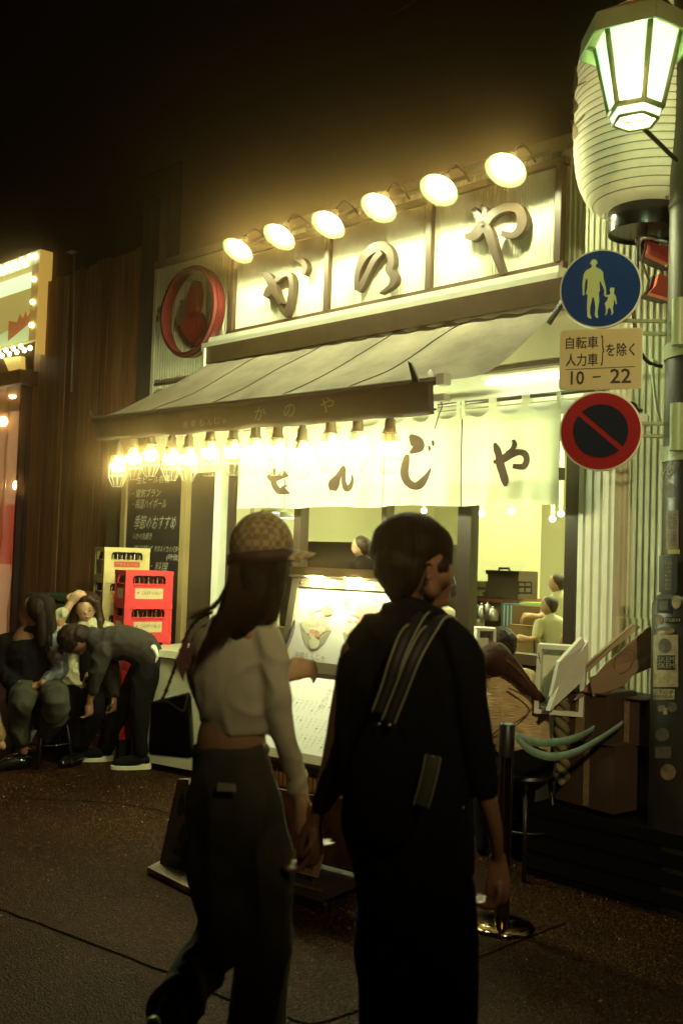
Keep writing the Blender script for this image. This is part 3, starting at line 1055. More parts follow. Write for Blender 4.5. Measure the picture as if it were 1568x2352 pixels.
tag(MB().tube([N(1478, 296, 4.2), N(1552, 368, 4.55)], .010, 8).build('strut', darkbr, SL, True), None)
MB().slab([N(1480, -10, 4.3), N(1520, -10, 4.3), N(1600, 90, 4.6), N(1558, 90, 4.6)], .03).build('arm', darkbr, SL)
# orange panel of the neighbour above the pole
tag(MB().box(N(1575, -10, 5.6), (.5, .05, .7)).build('orange_sign', mat('orange_sheet', (.55, .12, .03), .5, emit=(1, .22, .06), estr=.25)), 'plain glowing orange sign panel high at the right corner', 'sign')

# red neon-like letter box behind the pole
rs = thing('red_letter_sign', 'red box letter sign partly hidden between the lantern and pole', 'sign', N(1510, 620, 5.15))
redm = mat('red_acrylic', (.65, .10, .05), .4, emit=(1, .16, .08), estr=.06)
P0, nn_ = N(1510, 620, 5.15), -FH
for q in ([(1484, 552), (1560, 575), (1560, 618), (1484, 582)], [(1512, 628), (1560, 650), (1560, 692), (1490, 672), (1505, 655)]):
    MB().prism(q, lambda x, y: onplane(x, y, P0, nn_), FH * .05).build('letter_stroke', redm, rs)
    MB().prism([(x - 14, y + 4) for x, y in q], lambda x, y: onplane(x, y, P0 + FH * .06, nn_), FH * .08).build('letter_side', darkbr, rs)
tag(MB().tube([N(1463, 560, 5.1), N(1472, 548, 5.1), N(1495, 545, 5.1), N(1540, 560, 5.0)], .012, 8).build('conduit_elbow', steel, None, True), 'bent grey conduit passing beneath the lantern to the pole', 'pipe')

# traffic signs
th = math.radians(17)
SU = RH * math.cos(th) - FH * math.sin(th)
SN = -(FH * math.cos(th) + RH * math.sin(th))
SP = N(1378, 826, 4.72)
MP = Vector((SP.x, SP.y, 0)) - SN * .05
mk = lambda x, y, k=0: onplane(x, y, SP + SN * k, SN)
Ms = Matrix((SU, ZU.cross(SU) * 1.0, ZU)).transposed()       # local x=SU, y=normal side, z up
zz = lambda x, y: (1191.7 + .2667 * x, 533.1 + .2667 * y)
alu = mat('sign_rim', (.62, .60, .42), .35, .4)
olive = mat('bracket_paint', (.30, .33, .16), .45)


def disc(nm, c, r, t, m, par, k):
    g = MB()
    n = 56
    pf = [c + SN * k + SU * (r * math.cos(2 * math.pi * i / n)) + ZU * (r * math.sin(2 * math.pi * i / n)) for i in range(n)]
    g.v = pf + [p - SN * t for p in pf]
    g.f = [tuple(range(n)), tuple(range(2 * n - 1, n - 1, -1))] + [(i, i + n, (i + 1) % n + n, (i + 1) % n) for i in range(n)]
    return g.build(nm, m, par)


c1 = mk(1378, 663)
ts = thing('pedestrian_sign', 'round blue sign with pale adult and child walking hand in hand', 'sign', c1)
disc('rim', c1, .190, .02, alu, ts, 0)
disc('face', c1, .182, .004, mat('sign_blue', (.008, .04, .16), .8, spec=.15), ts, .004)
pale = mat('sign_pale', (.50, .58, .20), .5)
adult = [(625, 290), (618, 276), (606, 274), (622, 242), (645, 232), (666, 243), (674, 270), (660, 276), (657, 300), (700, 320), (722, 345), (725, 400), (745, 480), (748, 520), (738, 550), (728, 540), (732, 500), (700, 430), (690, 420), (692, 480), (695, 505), (685, 515),
         (688, 600), (672, 690), (680, 735), (670, 742), (648, 720), (655, 640), (640, 560), (630, 560), (610, 650), (608, 700), (622, 740), (610, 747), (585, 730), (582, 640), (588, 540), (572, 530), (585, 480), (588, 410), (575, 400), (565, 440), (558, 545), (545, 545), (542, 440), (555, 360), (575, 330), (620, 305)]
child = [(777, 500), (786, 474), (798, 482), (817, 476), (818, 500), (812, 525), (832, 555), (840, 620), (830, 622), (822, 590), (812, 582), (812, 620), (805, 645), (810, 690), (795, 715), (788, 708), (795, 690), (782, 655), (775, 650), (765, 655), (755, 700), (740, 720), (738, 710), (745, 690), (742, 640), (732, 615), (755, 590), (765, 562), (740, 555), (730, 545), (740, 540), (770, 540), (785, 530)]
MB().prism(adult, lambda x, y: mk(*zz(x, y), .006), -SN * .002).build('adult_figure', pale, ts)
MB().prism(child, lambda x, y: mk(*zz(x, y), .006), -SN * .002).build('child_figure', pale, ts)

c3 = mk(1378, 990)
ns = thing('no_parking_sign', 'round red and dark blue no parking sign with diagonal slash', 'sign', c3)
disc('rim', c3, .190, .02, alu, ns, 0)
disc('red_face', c3, .182, .003, mat('sign_red', (.30, .015, .014), .8, spec=.15), ns, .003)
bl_ = mat('sign_navy', (.008, .012, .022), .8, spec=.15)
for sgn in (1, -1):
    g = MB()
    r, h = .126, .012
    a0 = math.asin(h / r)
    P = []
    for i in range(29):
        a = a0 + (math.pi - 2 * a0) * i / 28
        P.append((r * math.cos(a), r * math.sin(a) * sgn))
    rot = math.radians(-41)
    g.prism([(p[0] * math.cos(rot) - p[1] * math.sin(rot), p[0] * math.sin(rot) + p[1] * math.cos(rot)) for p in P], lambda x, y: c3 + SN * .006 + SU * x + ZU * y, -SN * .002)
    g.build('navy_half', bl_, ns)

c2 = mk(1378, 825)
ps = thing('text_sign', 'cream rectangular plate exempting bicycles and rickshaws, hours 10 - 22', 'sign', c2)
g = MB()
P = []
for cx, cy_, a in ((.172, .127, 0), (-.172, .127, 90), (-.172, -.127, 180), (.172, -.127, 270)):
    for k in range(6):
        an = math.radians(a + k * 18)
        P.append((cx + .018 * math.cos(an), cy_ + .018 * math.sin(an)))
MB().prism(P, lambda x, y: c2 + SU * x + ZU * y, -SN * .008).build('plate', alu, ps)
MB().prism([(x * .98, y * .975) for x, y in P], lambda x, y: c2 + SN * .003 + SU * x + ZU * y, -SN * .0025).build('face', mat('sign_cream', (.62, .50, .22), .7, spec=.2), ps)
inkm = mat('sign_ink', (.02, .008, .008), .6)


def onsign(body, x0, y0, x1, y1, bold=0):
    a, b, t = mk(*zz(x0, y1), .0045), mk(*zz(x1, y1), .0045), mk(*zz(x0, y0), .0045)
    W = (b - a).dot(SU)
    H = (t - a).z
    g = MB()
    for dx, dz in ((0, 0), (bold, 0), (0, bold), (bold, bold)) if bold else ((0, 0),):
        text(body, a + SU * dx + ZU * dz + SN * (dx + 2 * dz) * .02, SU, ZU, W, H, g)
    return g


tag(onsign('自転車', 398, 905, 675, 1010, .0016).build('lettering', inkm, ps), kind='stuff')
tag(onsign('人力車', 398, 1052, 672, 1158, .0016).build('lettering', inkm, ps), kind='stuff')
tag(onsign('}', 700, 888, 724, 1152, .0012).build('lettering', inkm, ps), kind='stuff')
tag(onsign('を除く', 745, 960, 990, 1072, .0016).build('lettering', inkm, ps), kind='stuff')
tag(onsign('10', 440, 1202, 552, 1316, .0026).build('lettering', inkm, ps), kind='stuff')
tag(onsign('22', 780, 1182, 955, 1302, .0026).build('lettering', inkm, ps), kind='stuff')
MB().prism([(630, 1243), (700, 1238), (700, 1250), (630, 1255)], lambda x, y: mk(*zz(x, y), .0045), -SN * .001).build('dash', inkm, ps)
MB().prism([(398, 1182), (995, 1154), (995, 1160), (398, 1188)], lambda x, y: mk(*zz(x, y), .0045), -SN * .001).build('rule_line', inkm, ps)

# mounting hardware
hw = thing('sign_bracket', 'olive metal brackets holding the three traffic signs to the pole', 'bracket', MP)
MB().tube([MP + Vector((0, 0, c3.z - .12)), MP + Vector((0, 0, c1.z + .1))], .024, 12).build('mount_post', olive, hw, True)
for y, yc in ((757, 757), (992, 992)):
    a = onplane(1405, y - 8, MP, SN)
    b = PC - RH * (PR + .012) + ZU * a.z
    for dz in (.03, -.03):
        MB().tube([Vector((MP.x, MP.y, a.z + dz)), b + ZU * dz], .010, 4).build('arm_bar', olive, hw)
    q = PC - RH * (PR - .01) - FH * .12 + ZU * a.z
    MB().lathe([(.034, q.z - .11), (.034, q.z + .11)], (q.x, q.y, 0), 16, None, True).build('clamp_sleeve', mat('clamp_paint', (.42, .52, .24), .4), hw, 40)
    MB().lathe([(PR + .008, q.z - .15), (PR + .012, q.z - .15), (PR + .012, q.z - .08), (PR + .008, q.z - .08)], PC, 40).build('band', olive, hw, 40)
# cables between wall and pole
for i, (pts, r, lb_c) in enumerate((([(1452, 700), (1456, 740), (1462, 790), (1485, 830), (1520, 842)], .010, 'thick black cable bending behind the text plate to the pole'),
                                  ([(1512, 842), (1500, 828), (1497, 850), (1502, 900), (1508, 940), (1517, 975)], .008, 'pale thin cable looping beside the pole below the text plate'),
                                  ([(1460, 545), (1463, 580), (1462, 640), (1458, 700)], .007, 'dark cable hanging down from beneath the lantern rim'))):
    tag(MB().tube(spline([N(x, y, 5.02) for x, y in pts], 5), r, 7).build('cable', (blk, whitey, blk)[i], None, True), lb_c, 'cable')
cam_ = thing('security_camera', 'small pale bullet camera on the wall right of the no parking sign', 'camera', N(1480, 958, 5.1))
MB().box(N(1476, 965, 5.1), (.05, .12, .05), rz=.4).build('camera_body', whitey, cam_)
MB().tube([N(1450, 938, 5.12), N(1474, 944, 5.12)], .011, 8).build('camera_arm', blk, cam_, True)
MB().ell(N(1448, 936, 5.12), (.035, .035, .032), seg=14, rings=8).build('camera_mount', blk, cam_, True)

# stickers on the pole
def sticker(x0, y0, x1, y1, m, lab, body=None, ink2=None, r=None, rot=0.0, shape='rect', box=None):
    rr_ = r or (PR + .047 if y0 > 1262 else PR + .006)
    cx, cy2 = (x0 + x1) / 2, (y0 + y1) / 2
    ca, sa = math.cos(rot), math.sin(rot)

    def f(x, y, k=0):
        dx, dy = x - cx, y - cy2
        return oncyl(cx + dx * ca - dy * sa, cy2 + dx * sa + dy * ca, rr_ + k)
    st = thing('sticker', lab, 'sticker', f(cx, cy2), 'stickers on the utility pole')
    n = 8
    g = MB()
    if shape == 'round':
        g.v = [f(cx, cy2)] + [f(cx + (x1 - x0) / 2 * math.cos(a * math.pi / 12), cy2 + (y1 - y0) / 2 * math.sin(a * math.pi / 12)) for a in range(24)]
        g.f = [(0, i + 1, (i + 1) % 24 + 1) for i in range(24)]
    else:
        for j in range(3):
            for i in range(n + 1):
                g.v.append(f(x0 + (x1 - x0) * i / n, y0 + (y1 - y0) * j / 2))
        for j in range(2):
            for i in range(n):
                k = j * (n + 1) + i
                g.f.append((k, k + 1, k + n + 2, k + n + 1))
    g.build('sheet', m, st)
    if body:
        rows = body if isinstance(body, list) else [body]
        bx = box or (x0 + 2, y0 + 2, x1 - 2, y1 - 2)
        H = (bx[3] - bx[1]) / len(rows)
        g = MB()
        for q, tx in enumerate(rows):
            vs, fs = text_poly(tx, 1)
            a0, a1 = min(p.x for p in vs), max(p.x for p in vs)
            b0, b1 = min(p.y for p in vs), max(p.y for p in vs)
            g.add([f(bx[0] + (p.x - a0) / (a1 - a0) * (bx[2] - bx[0]), bx[1] + H * (q + 1) - 1 - (p.y - b0) / (b1 - b0) * (H - 2), .0012) for p in vs], fs)
        tag(g.build('print', ink2, st), kind='stuff')
    return st


sw = mat('sticker_white', (.36, .31, .17), .6, var=.4, scale=30)
sk_ = mat('sticker_black', (.01, .01, .01), .5)
so = mat('sticker_tan', (.22, .15, .08), .6, var=.5, scale=25)
sg = mat('sticker_grey', (.10, .085, .06), .6, var=.5, scale=25)
s0 = sticker(1518, 1066, 1562, 1086, sw, 'tilted black sticker with pale letters and outline, topmost on the pole', None, None, rot=-.95)
sticker(1520, 1067.5, 1560, 1084.5, sk_, 'black centre of the tilted WB4 sticker', 'WB4', sw, r=PR + .0075, rot=-.95)
sticker(1520, 1108, 1548, 1145, sg, 'worn grey round sticker below the tilted lettered one', shape='round')
sticker(1528, 1172, 1557, 1262, so, 'tall torn tan paper sticker with faint columns of characters', '電柱番号\n札幌通り', sk_, box=(1532, 1178, 1553, 1256))
sticker(1532, 1262, 1560, 1272, mat('sticker_yellow', (.35, .30, .05), .6), 'small yellow graffiti scrap above the dark street name plate')
nmp = sticker(1512, 1276, 1554, 1360, mat('plate_navy', (.05, .055, .05), .4), 'dark vertical street name plate with pale characters', ['公', '園', '本', '通', 'り', '商', '店', '街'], sw, box=(1526, 1279, 1541, 1357))
sticker(1508, 1375, 1540, 1408, sk_, 'black square sticker with pale square outline')
sticker(1512, 1381, 1533, 1402, sg, 'faded grey square centre of the black square sticker', r=PR + .0485)
sticker(1541, 1368, 1562, 1398, sw, 'torn white graffiti scrap right of the black square sticker', shape='round')
sticker(1504, 1412, 1522, 1433, so, 'small round face sticker left of the block letter sticker', shape='round')
sticker(1527, 1417, 1562, 1431, sk_, 'black strip sticker with pale block letters', 'FSBH', sw)
sticker(1506, 1440, 1548, 1457, so, 'oval faded tan sticker above the big cream label', shape='round')
sticker(1499, 1458, 1556, 1578, sw, 'largest cream paper label with dark patch of block letters')
sticker(1511, 1466, 1540, 1500, sg, 'dark smudge print at the top of the cream label', r=PR + .0485, shape='round')
sticker(1508, 1505, 1549, 1538, sk_, 'black patch with SKEM lettering on the cream label', ['SKEM', 'SKEM'], sw, r=PR + .0485)
sticker(1499, 1583, 1548, 1607, sw, 'cream sticker with heavy black block letters below the big label', ['STOP', 'MIERDA!'], sk_)
sticker(1510, 1620, 1526, 1634, so, 'small square orange-brown scrap beside a round sticker')
sticker(1532, 1613, 1554, 1636, sg, 'round grey sticker right of the small orange-brown scrap', shape='round')
sticker(1522, 1626, 1531, 1641, sw, 'tiny torn pale scrap under the small square one')
sticker(1504, 1672, 1536, 1703, sg, 'round dim sticker with a ring, lower on the pole', shape='round')
sticker(1502, 1715, 1540, 1742, sg, 'dim irregular sticker below the ringed one')
sticker(1515, 1755, 1551, 1792, so, 'lowest faded tan round sticker on the pole', shape='round')

# ================================================================== queue barrier
chrome = mat('dark_chrome', (.30, .20, .12), .12, 1.0)
rubber = mat('black_plastic', (.012, .011, .010), .4)
tealb = mat('belt_teal', (.22, .33, .22), .75, var=.2, scale=20, bump=.2, bscale=200)


def stanchion(base, top, lab):
    o = thing('barrier_post', lab, 'barrier post', base, 'queue barrier posts')
    ax = (top - base)
    L = ax.length
    M = ax.to_track_quat('Z', 'Y').to_matrix()
    MB().lathe([(.14, 0), (.142, .006), (.135, .014), (.09, .022), (.04, .030), (.0, .031)], base, 48).build('base_plate', chrome, o, 50)
    MB().lathe([(.030, .02), (.030, L - .14)], base, 24, M, True).build('tube', chrome, o, 50)
    MB().lathe([(.034, L - .14), (.034, L - .005), (.030, L)], base, 24, M, True).build('belt_head', rubber, o, 50)
    for k in range(4):
        a = k * math.pi / 2 + .4
        MB().tube([base + M @ Vector((.031 * math.cos(a), .031 * math.sin(a), .03)), base + M @ Vector((.031 * math.cos(a), .031 * math.sin(a), L - .142))], .003, 5).build('groove_strip', rubber, o)
    return o


b1 = atZ(1150, 2128)
t1 = N(1170, 1668, 4.28)
stanchion(b1, Vector((b1.x + .005, b1.y, t1.z)), 'shiny dark metal barrier post with round base beside the man, belts start here')
b2 = atZ(1434, 2022)
t2 = N(1408, 1634, 4.95)
stanchion(b2, t2, 'dim barrier post in front of the cardboard boxes where the belts end')


def belt(pts, lab, w=.036):
    P = spline([N(*p) for p in pts], 6)
    g = MB()
    n = len(P)
    for i, p in enumerate(P):
        tw_ = .25 * math.sin(i / n * 5)
        up = (ZU * math.cos(tw_) + FH * math.sin(tw_)) * w / 2
        g.v += [p + up, p - up]
    for i in range(n - 1):
        g.f.append((2 * i, 2 * i + 1, 2 * i + 3, 2 * i + 2))
    o = g.build('barrier_belt', tealb, None, True, recalc=False)
    o.modifiers.new('t', 'SOLIDIFY').thickness = .0012
    tag(o, lab, 'belt', 'belts of the queue barrier')


belt([(1184, 1690, 4.28), (1220, 1703, 4.40), (1265, 1706, 4.52), (1320, 1696, 4.7), (1360, 1676, 4.85), (1396, 1650, 4.93)], 'upper teal belt sagging between the two barrier posts')
belt([(1184, 1692, 4.26), (1215, 1722, 4.34), (1265, 1738, 4.44), (1320, 1728, 4.55), (1380, 1696, 4.66), (1430, 1662, 4.8)], 'lower teal belt sagging deepest between the two barrier posts')

# ================================================================== styrofoam box, cartons, rope at the right
foam = mat('styrofoam', (.74, .74, .60), .75, var=.06, scale=30, bump=.3, bscale=150)
sf = thing('styrofoam_box', 'open white styrofoam box standing on its side with lid leaning on it', 'box', N(1275, 1530, 5.0))


def fbox(o, O, u, v, n, w, h, d, t, m, nm='side_wall'):
    """open box: back panel plus four walls; O = back lower left corner, opening towards n"""
    def sl_(a, b, c, nm_):
        vs = []
        for k in range(8):
            pass
        P = [O + u * i + v * j + n * k for k in (c[0], c[1]) for i, j in ((a[0], b[0]), (a[1], b[0]), (a[1], b[1]), (a[0], b[1]))]
        MB().hexa(P).build(nm_, m, o)
    sl_((0, w), (0, h), (0, t), 'back')
    sl_((0, t), (0, h), (t, d), nm)
    sl_((w - t, w), (0, h), (t, d), nm)
    sl_((t, w - t), (0, t), (t, d), nm)
    sl_((t, w - t), (h - t, h), (t, d), nm)


a_ = math.radians(20)
u_ = (RH * math.cos(a_) - FH * math.sin(a_)).normalized()
n_ = -(RH * math.sin(a_) + FH * math.cos(a_)) * -1
n_ = (-(FH * math.cos(a_) + RH * math.sin(a_)))
fbox(sf, N(1232, 1632, 5.08), u_, (ZU + RH * .03).normalized(), n_, .24, .345, .10, .022, foam)
MB().tube([N(1232, 1510, 4.92), N(1240, 1512, 4.92)], .002, 4).build('pen_mark', sk_, sf)
MB().tube([N(1236, 1500, 4.92), N(1240, 1524, 4.92)], .002, 4).build('pen_mark', sk_, sf)
ld = thing('foam_cover', 'long pale styrofoam lid leaning diagonally against the open foam box', 'lid', N(1300, 1550, 4.9))
MB().slab([N(1257, 1632, 4.83), N(1283, 1560, 4.86), N(1346, 1470, 4.92), N(1335, 1560, 4.93)], .03).build('panel', foam, ld)
MB().slab([N(1262, 1600, 4.80), N(1280, 1520, 4.80), N(1333, 1463, 4.88), N(1340, 1478, 4.88)], .02).build('edge', foam, ld)
sf2 = thing('foam_tub', 'small white foam tub rim behind the man, beside the window post', 'box', N(1118, 1468, 5.2))
fbox(sf2, N(1086, 1512, 5.3), RH, ZU, -FH, .10, .17, .12, .015, foam)

card = mat('cardboard', (.24, .15, .075), .8, var=.2, scale=5, bump=.1, bscale=80)
cardl = mat('cardboard_light', (.42, .34, .20), .8, var=.15, scale=5)
fb = thing('flattened_carton', 'large flattened cardboard box leaning up to the right on the cartons', 'box', N(1420, 1500, 4.95))
MB().slab([N(1318, 1608, 4.9), N(1395, 1520, 4.95), N(1492, 1436, 5.0), N(1500, 1530, 5.0)], .012).build('panel', card, fb)
MB().slab([N(1352, 1556, 4.87), N(1360, 1600, 4.85), N(1430, 1575, 4.9), N(1500, 1500, 4.98)], .006).build('flap', card, fb)
MB().slab([N(1316, 1560, 4.95), N(1352, 1540, 4.98), N(1465, 1432, 5.05), N(1452, 1440, 5.05)], .012).build('flap', cardl, fb)
MB().slab([N(1322, 1545, 4.93), N(1360, 1522, 4.98), N(1468, 1440, 5.02), N(1455, 1430, 5.04)], .010).build('flap', cardl, fb)
g = MB()
cc = N(1430, 1518, 4.93)
for k in range(24):
    a0, a1 = k * math.pi / 12, (k + 1) * math.pi / 12
    e = lambda a: cc + (RH * .045 * math.cos(a) + ZU * .06 * math.sin(a)) + RH * .02 * math.sin(a) - FH * .02
    g.tube([e(a0), e(a1)], .0015, 3, False)
tag(g.build('oval_print', sk_, fb), None)
ct = mat('carton_dark', (.050, .024, .012), .85, var=.3, scale=4)
for i, (x, y, w_, h_, d_, lb2) in enumerate(((1385, 1770, .36, .32, .30, 'lowest large dark cardboard carton behind the barrier belts'),
                                            (1365, 1640, .30, .24, .28, 'middle brown carton under the flattened cardboard'),
                                            (1462, 1650, .20, .22, .25, 'brown carton squeezed between the stack and the pole'),
                                            (1470, 1770, .22, .30, .25, 'lower dark red-brown carton next to the pole'))):
    p = N(x, y, 5.02)
    o = thing('carton', lb2, 'box', p, 'cardboard cartons piled by the pole')
    MB().box(p, (w_, d_, h_), rz=.15 * (i - 1)).build('carton_body', ct, o)
    for s in (-1, 1):
        MB().box(p + Vector((s * w_ * .25, -.02, h_ / 2 + .004)), (w_ * .48, d_, .005), rz=.15 * (i - 1)).build('flap', ct, o)
    MB().box(p + Vector((0, -d_ / 2 - .002, 0)), (.05, .002, h_ * .96), rz=0).build('packing_tape', so, o)
crateb = mat('crate_black', (.004, .003, .0025), .9, spec=.1)
pb = N(1345, 1850, 5.0)
o = thing('pallet_crate', 'dark low crate under the cartons', 'crate', (pb.x, pb.y, 0))
MB().box2((pb.x - .25, pb.y - .15, 0.0), (pb.x + .75, pb.y + .2, pb.z - .02)).build('crate_body', crateb, o)
for k in range(4):
    MB().box2((pb.x - .25, pb.y - .165, .04 + k * .09), (pb.x + .75, pb.y - .152, .10 + k * .09)).build('slat', crateb, o)
# thick twisted rope hanging beside the cartons
rp = thing('twisted_rope', 'thick pale twisted rope hanging beside the cartons', 'rope', N(1292, 1700, 4.98))
for s in range(2):
    P = [N(1290, 1600 + t * 4.6, 4.98) + RH * .020 * math.cos(t * .55 + s * math.pi) + FH * .02 * math.sin(t * .55 + s * math.pi) for t in range(44)]
    MB().tube(P, .021, 8).build('rope_strand', mat('rope', (.18, .15, .06), .9, bump=.5, bscale=90), rp, True)

# thin wires crossing the night sky above the lane
for i, (a, b_, lb_w) in enumerate(((N(700, 95, 9), N(1020, -40, 7), 'thin overhead wire crossing the dark sky near the top'), (N(330, 560, 9.4), N(560, 575, 8), 'thin wire running to the roof corner beside the first sign lamp'))):
    P = [a.lerp(b_, k / 12) - ZU * .10 * math.sin(math.pi * k / 12) for k in range(13)]
    tag(MB().tube(P, .006, 5).build('overhead_wire', mat('wire_brown', (.12, .07, .05), .6), None, True), lb_w, 'wire')

# shade and post added round the spot, out of view behind the viewer
ll_ = thing('added_lamp', 'added shaded lamp on a thin post, out of view behind the viewer', 'lamp', (2.15, -.2, 0))
L_ = Vector((1.77, .05, 3.9))
LM = (Vector((-2.7, 4.2, 2.0)) - L_).to_track_quat('-Z', 'Y').to_matrix()
MB().lathe([(.05, .12), (.07, .06), (.20, -.06), (.205, -.06), (.08, .07), (.06, .13)], L_, 28, LM).build('shade', darkbr, ll_, 50)
MB().tube([L_ + LM @ Vector((0, 0, .12)), Vector((1.95, -.07, 4.15)), Vector((2.15, -.2, 4.0)), Vector((2.15, -.2, 0))], .03, 10).build('post', darkbr, ll_, True)
# ================================================================== bulb-edged marquee sign and vinyl stall at the left
MY = 4.95
mq = thing('marquee_sign', 'yellow glowing sign box edged with small round bulbs, cut by the left edge', 'sign', atY(60, 700, MY))
A, B, C_, D_ = atY(91, 573, MY), atY(78, 812, MY), None, None
xr = atY(88, 690, MY).x
zt_m, zb_m = atY(91, 573, MY).z, atY(78, 812, MY).z
xl_m = xr - 1.6
sidey = mat('marquee_yellow', (.62, .42, .09), .5, emit=(1, .62, .12), estr=.42)
MB().box2((xr - .012, MY, zb_m), (xr, MY + .30, zt_m)).build('side_panel', sidey, mq)
for z in (zt_m, zb_m):
    s = 1 if z == zt_m else -1
    MB().box2((xl_m, MY - .0, z - .14 * s if s < 0 else z - .14), (xr - .0125, MY + .04, z if s > 0 else z + .14)).build('border_strip', mat('marquee_border', (.72, .70, .36), .5, emit=(.8, .9, .45), estr=.25), mq)
MB().box2((xr - .15, MY - .002, zb_m + .14), (xr - .013, MY + .04, zt_m - .14)).build('border_strip', mat('marquee_gold', (.55, .36, .10), .5, emit=(1, .62, .14), estr=.18), mq)
MB().box2((xl_m, MY + .02, zb_m + .14), (xr - .15, MY + .05, zt_m - .14)).build('lit_face', mat('marquee_face', (.55, .50, .2), .5, emit=(.80, .66, .16), estr=.42), mq)
MB().box2((xl_m, MY + .012, zt_m - .36), (xr - .15, MY + .018, zt_m - .2)).build('light_band', mat('marquee_band', (.8, .9, .5), .5, emit=(.75, 1, .55), estr=1.1), mq)
MB().prism([(xl_m, zb_m + .16), (xr - .16, zb_m + .16), (xr - .16, zb_m + .26), (xr - .3, zb_m + .36), (xl_m, zb_m + .2)], lambda x, z: Vector((x, MY + .012, z)), (0, .004, 0)).build('pale_scene', mat('marquee_pale', (.7, .9, .45), .5, emit=(.75, .95, .4), estr=.5), mq)
MB().prism([(xr - .62, zb_m + .20), (xr - .17, zb_m + .33), (xr - .16, zb_m + .45), (xr - .22, zb_m + .40), (xr - .26, zb_m + .47), (xr - .32, zb_m + .40), (xr - .38, zb_m + .46), (xr - .44, zb_m + .38), (xr - .62, zb_m + .42)], lambda x, z: Vector((x, MY + .008, z)), (0, .003, 0)).build('red_drawing', mat('marquee_red', (.5, .2, .07), .5, emit=(1, .30, .08), estr=.25), mq)
bulbm = mat('marquee_bulb', (1, 1, 1), .5, emit=(.85, 1.0, .62), estr=11)
spots = []
for k in range(12):
    spots += [(xr - .20 - k * .16, zt_m - .05), (xr - .28 - k * .16, zt_m - .11), (xr - .20 - k * .16, zb_m + .05), (xr - .28 - k * .16, zb_m + .10)]
for k in range(5):
    spots.append((xr - .085, zb_m + .06 + (zt_m - zb_m - .12) * k / 4.0))
mb0 = None
for x, z in spots:
    if x < xl_m + .05:
        continue
    if mb0 is None:
        mb0 = MB().ell((0, 0, 0), (.026, .02, .026), seg=10, rings=7).build('bulb', bulbm, mq, True)
        mb0.data.transform(Matrix.Translation(mq.location))
    o = mb0 if 'p' not in mb0 else mb0.copy()
    if 'p' in mb0:
        COL.objects.link(o)
        o.parent = mq
    o.location = Vector((x, MY - .018, z)) - mq.location
    mb0['p'] = 1
for o in mq.children:
    if 'p' in o:
        del o['p']
MB().prism([(8, 822), (48, 818), (50, 868), (26, 866)], lambda x, y: atY(x, y, MY + .05), (0, .05, 0)).build('support_plate', sidey, mq)

VY = 4.9
vs_ = thing('vinyl_stall', 'stall closed with a crumpled clear vinyl sheet and lit red inside', 'stall', (atY(20, 1300, VY).x, VY, 0))
vx = atY(50, 1000, VY).x
vtop = atY(40, 888, VY).z
g = MB()
n, mz = 60, 40
for j in range(mz + 1):
    for i in range(n + 1):
        x = vx - 1.5 + 1.5 * i / n
        z = .35 + (vtop - .35) * j / mz
        y = VY + .035 * math.sin(x * 23 + .8 * math.sin(z * 1.7)) + .03 * mnoise.noise(Vector((x * 7, z * 2.0, 0))) + .015 * mnoise.noise(Vector((x * 25, z * 7, 3)))
        g.v.append(Vector((x, y, z)))
for j in range(mz):
    for i in range(n):
        k = j * (n + 1) + i
        g.f.append((k, k + 1, k + n + 2, k + n + 1))
g.build('vinyl_sheet', mat('clear_vinyl', (.92, .78, .62), .16, alpha=.38, bump=.4, bscale=14), vs_, True, recalc=False)
MB().box2((vx - .01, VY - .03, 0), (vx + .03, VY + .03, vtop)).build('edge_post', mat('pillar_dark', (.018, .009, .012), .7), vs_)
MB().box2((vx - 5, VY + .9, .3), (vx, VY + .95, vtop)).build('back_wall', mat('stall_back_glow', (.55, .30, .14), .6, var=.4, scale=2, emit=(1, .62, .34), estr=.42), vs_)  # wall given its own glow in place of light inside the stall
MB().box2((vx - 5, VY + .7, 1.35), (vx - .1, VY + .75, 2.05)).build('red_banner', mat('banner_red_glow', (.55, .06, .04), .6, emit=(1, .20, .12), estr=.35), vs_)  # banner also made to glow, standing in for the stall's red light
for i, (x, y) in enumerate(((8, 968), (30, 905), (40, 1115))):
    p = atY(x, y, VY + .35)
    MB().ell(p, (.045, .045, .05), seg=12, rings=8).build('lamp_bulb', mat('stall_bulb', (1, 1, 1), .5, emit=(1, .9, .5), estr=70), vs_, True)
MB().box2((vx - 1.6, VY - .05, vtop + .02), (vx, VY + .6, vtop + .16)).build('valance_board', mat('stall_valance', (.14, .03, .02), .7, var=.5), vs_)

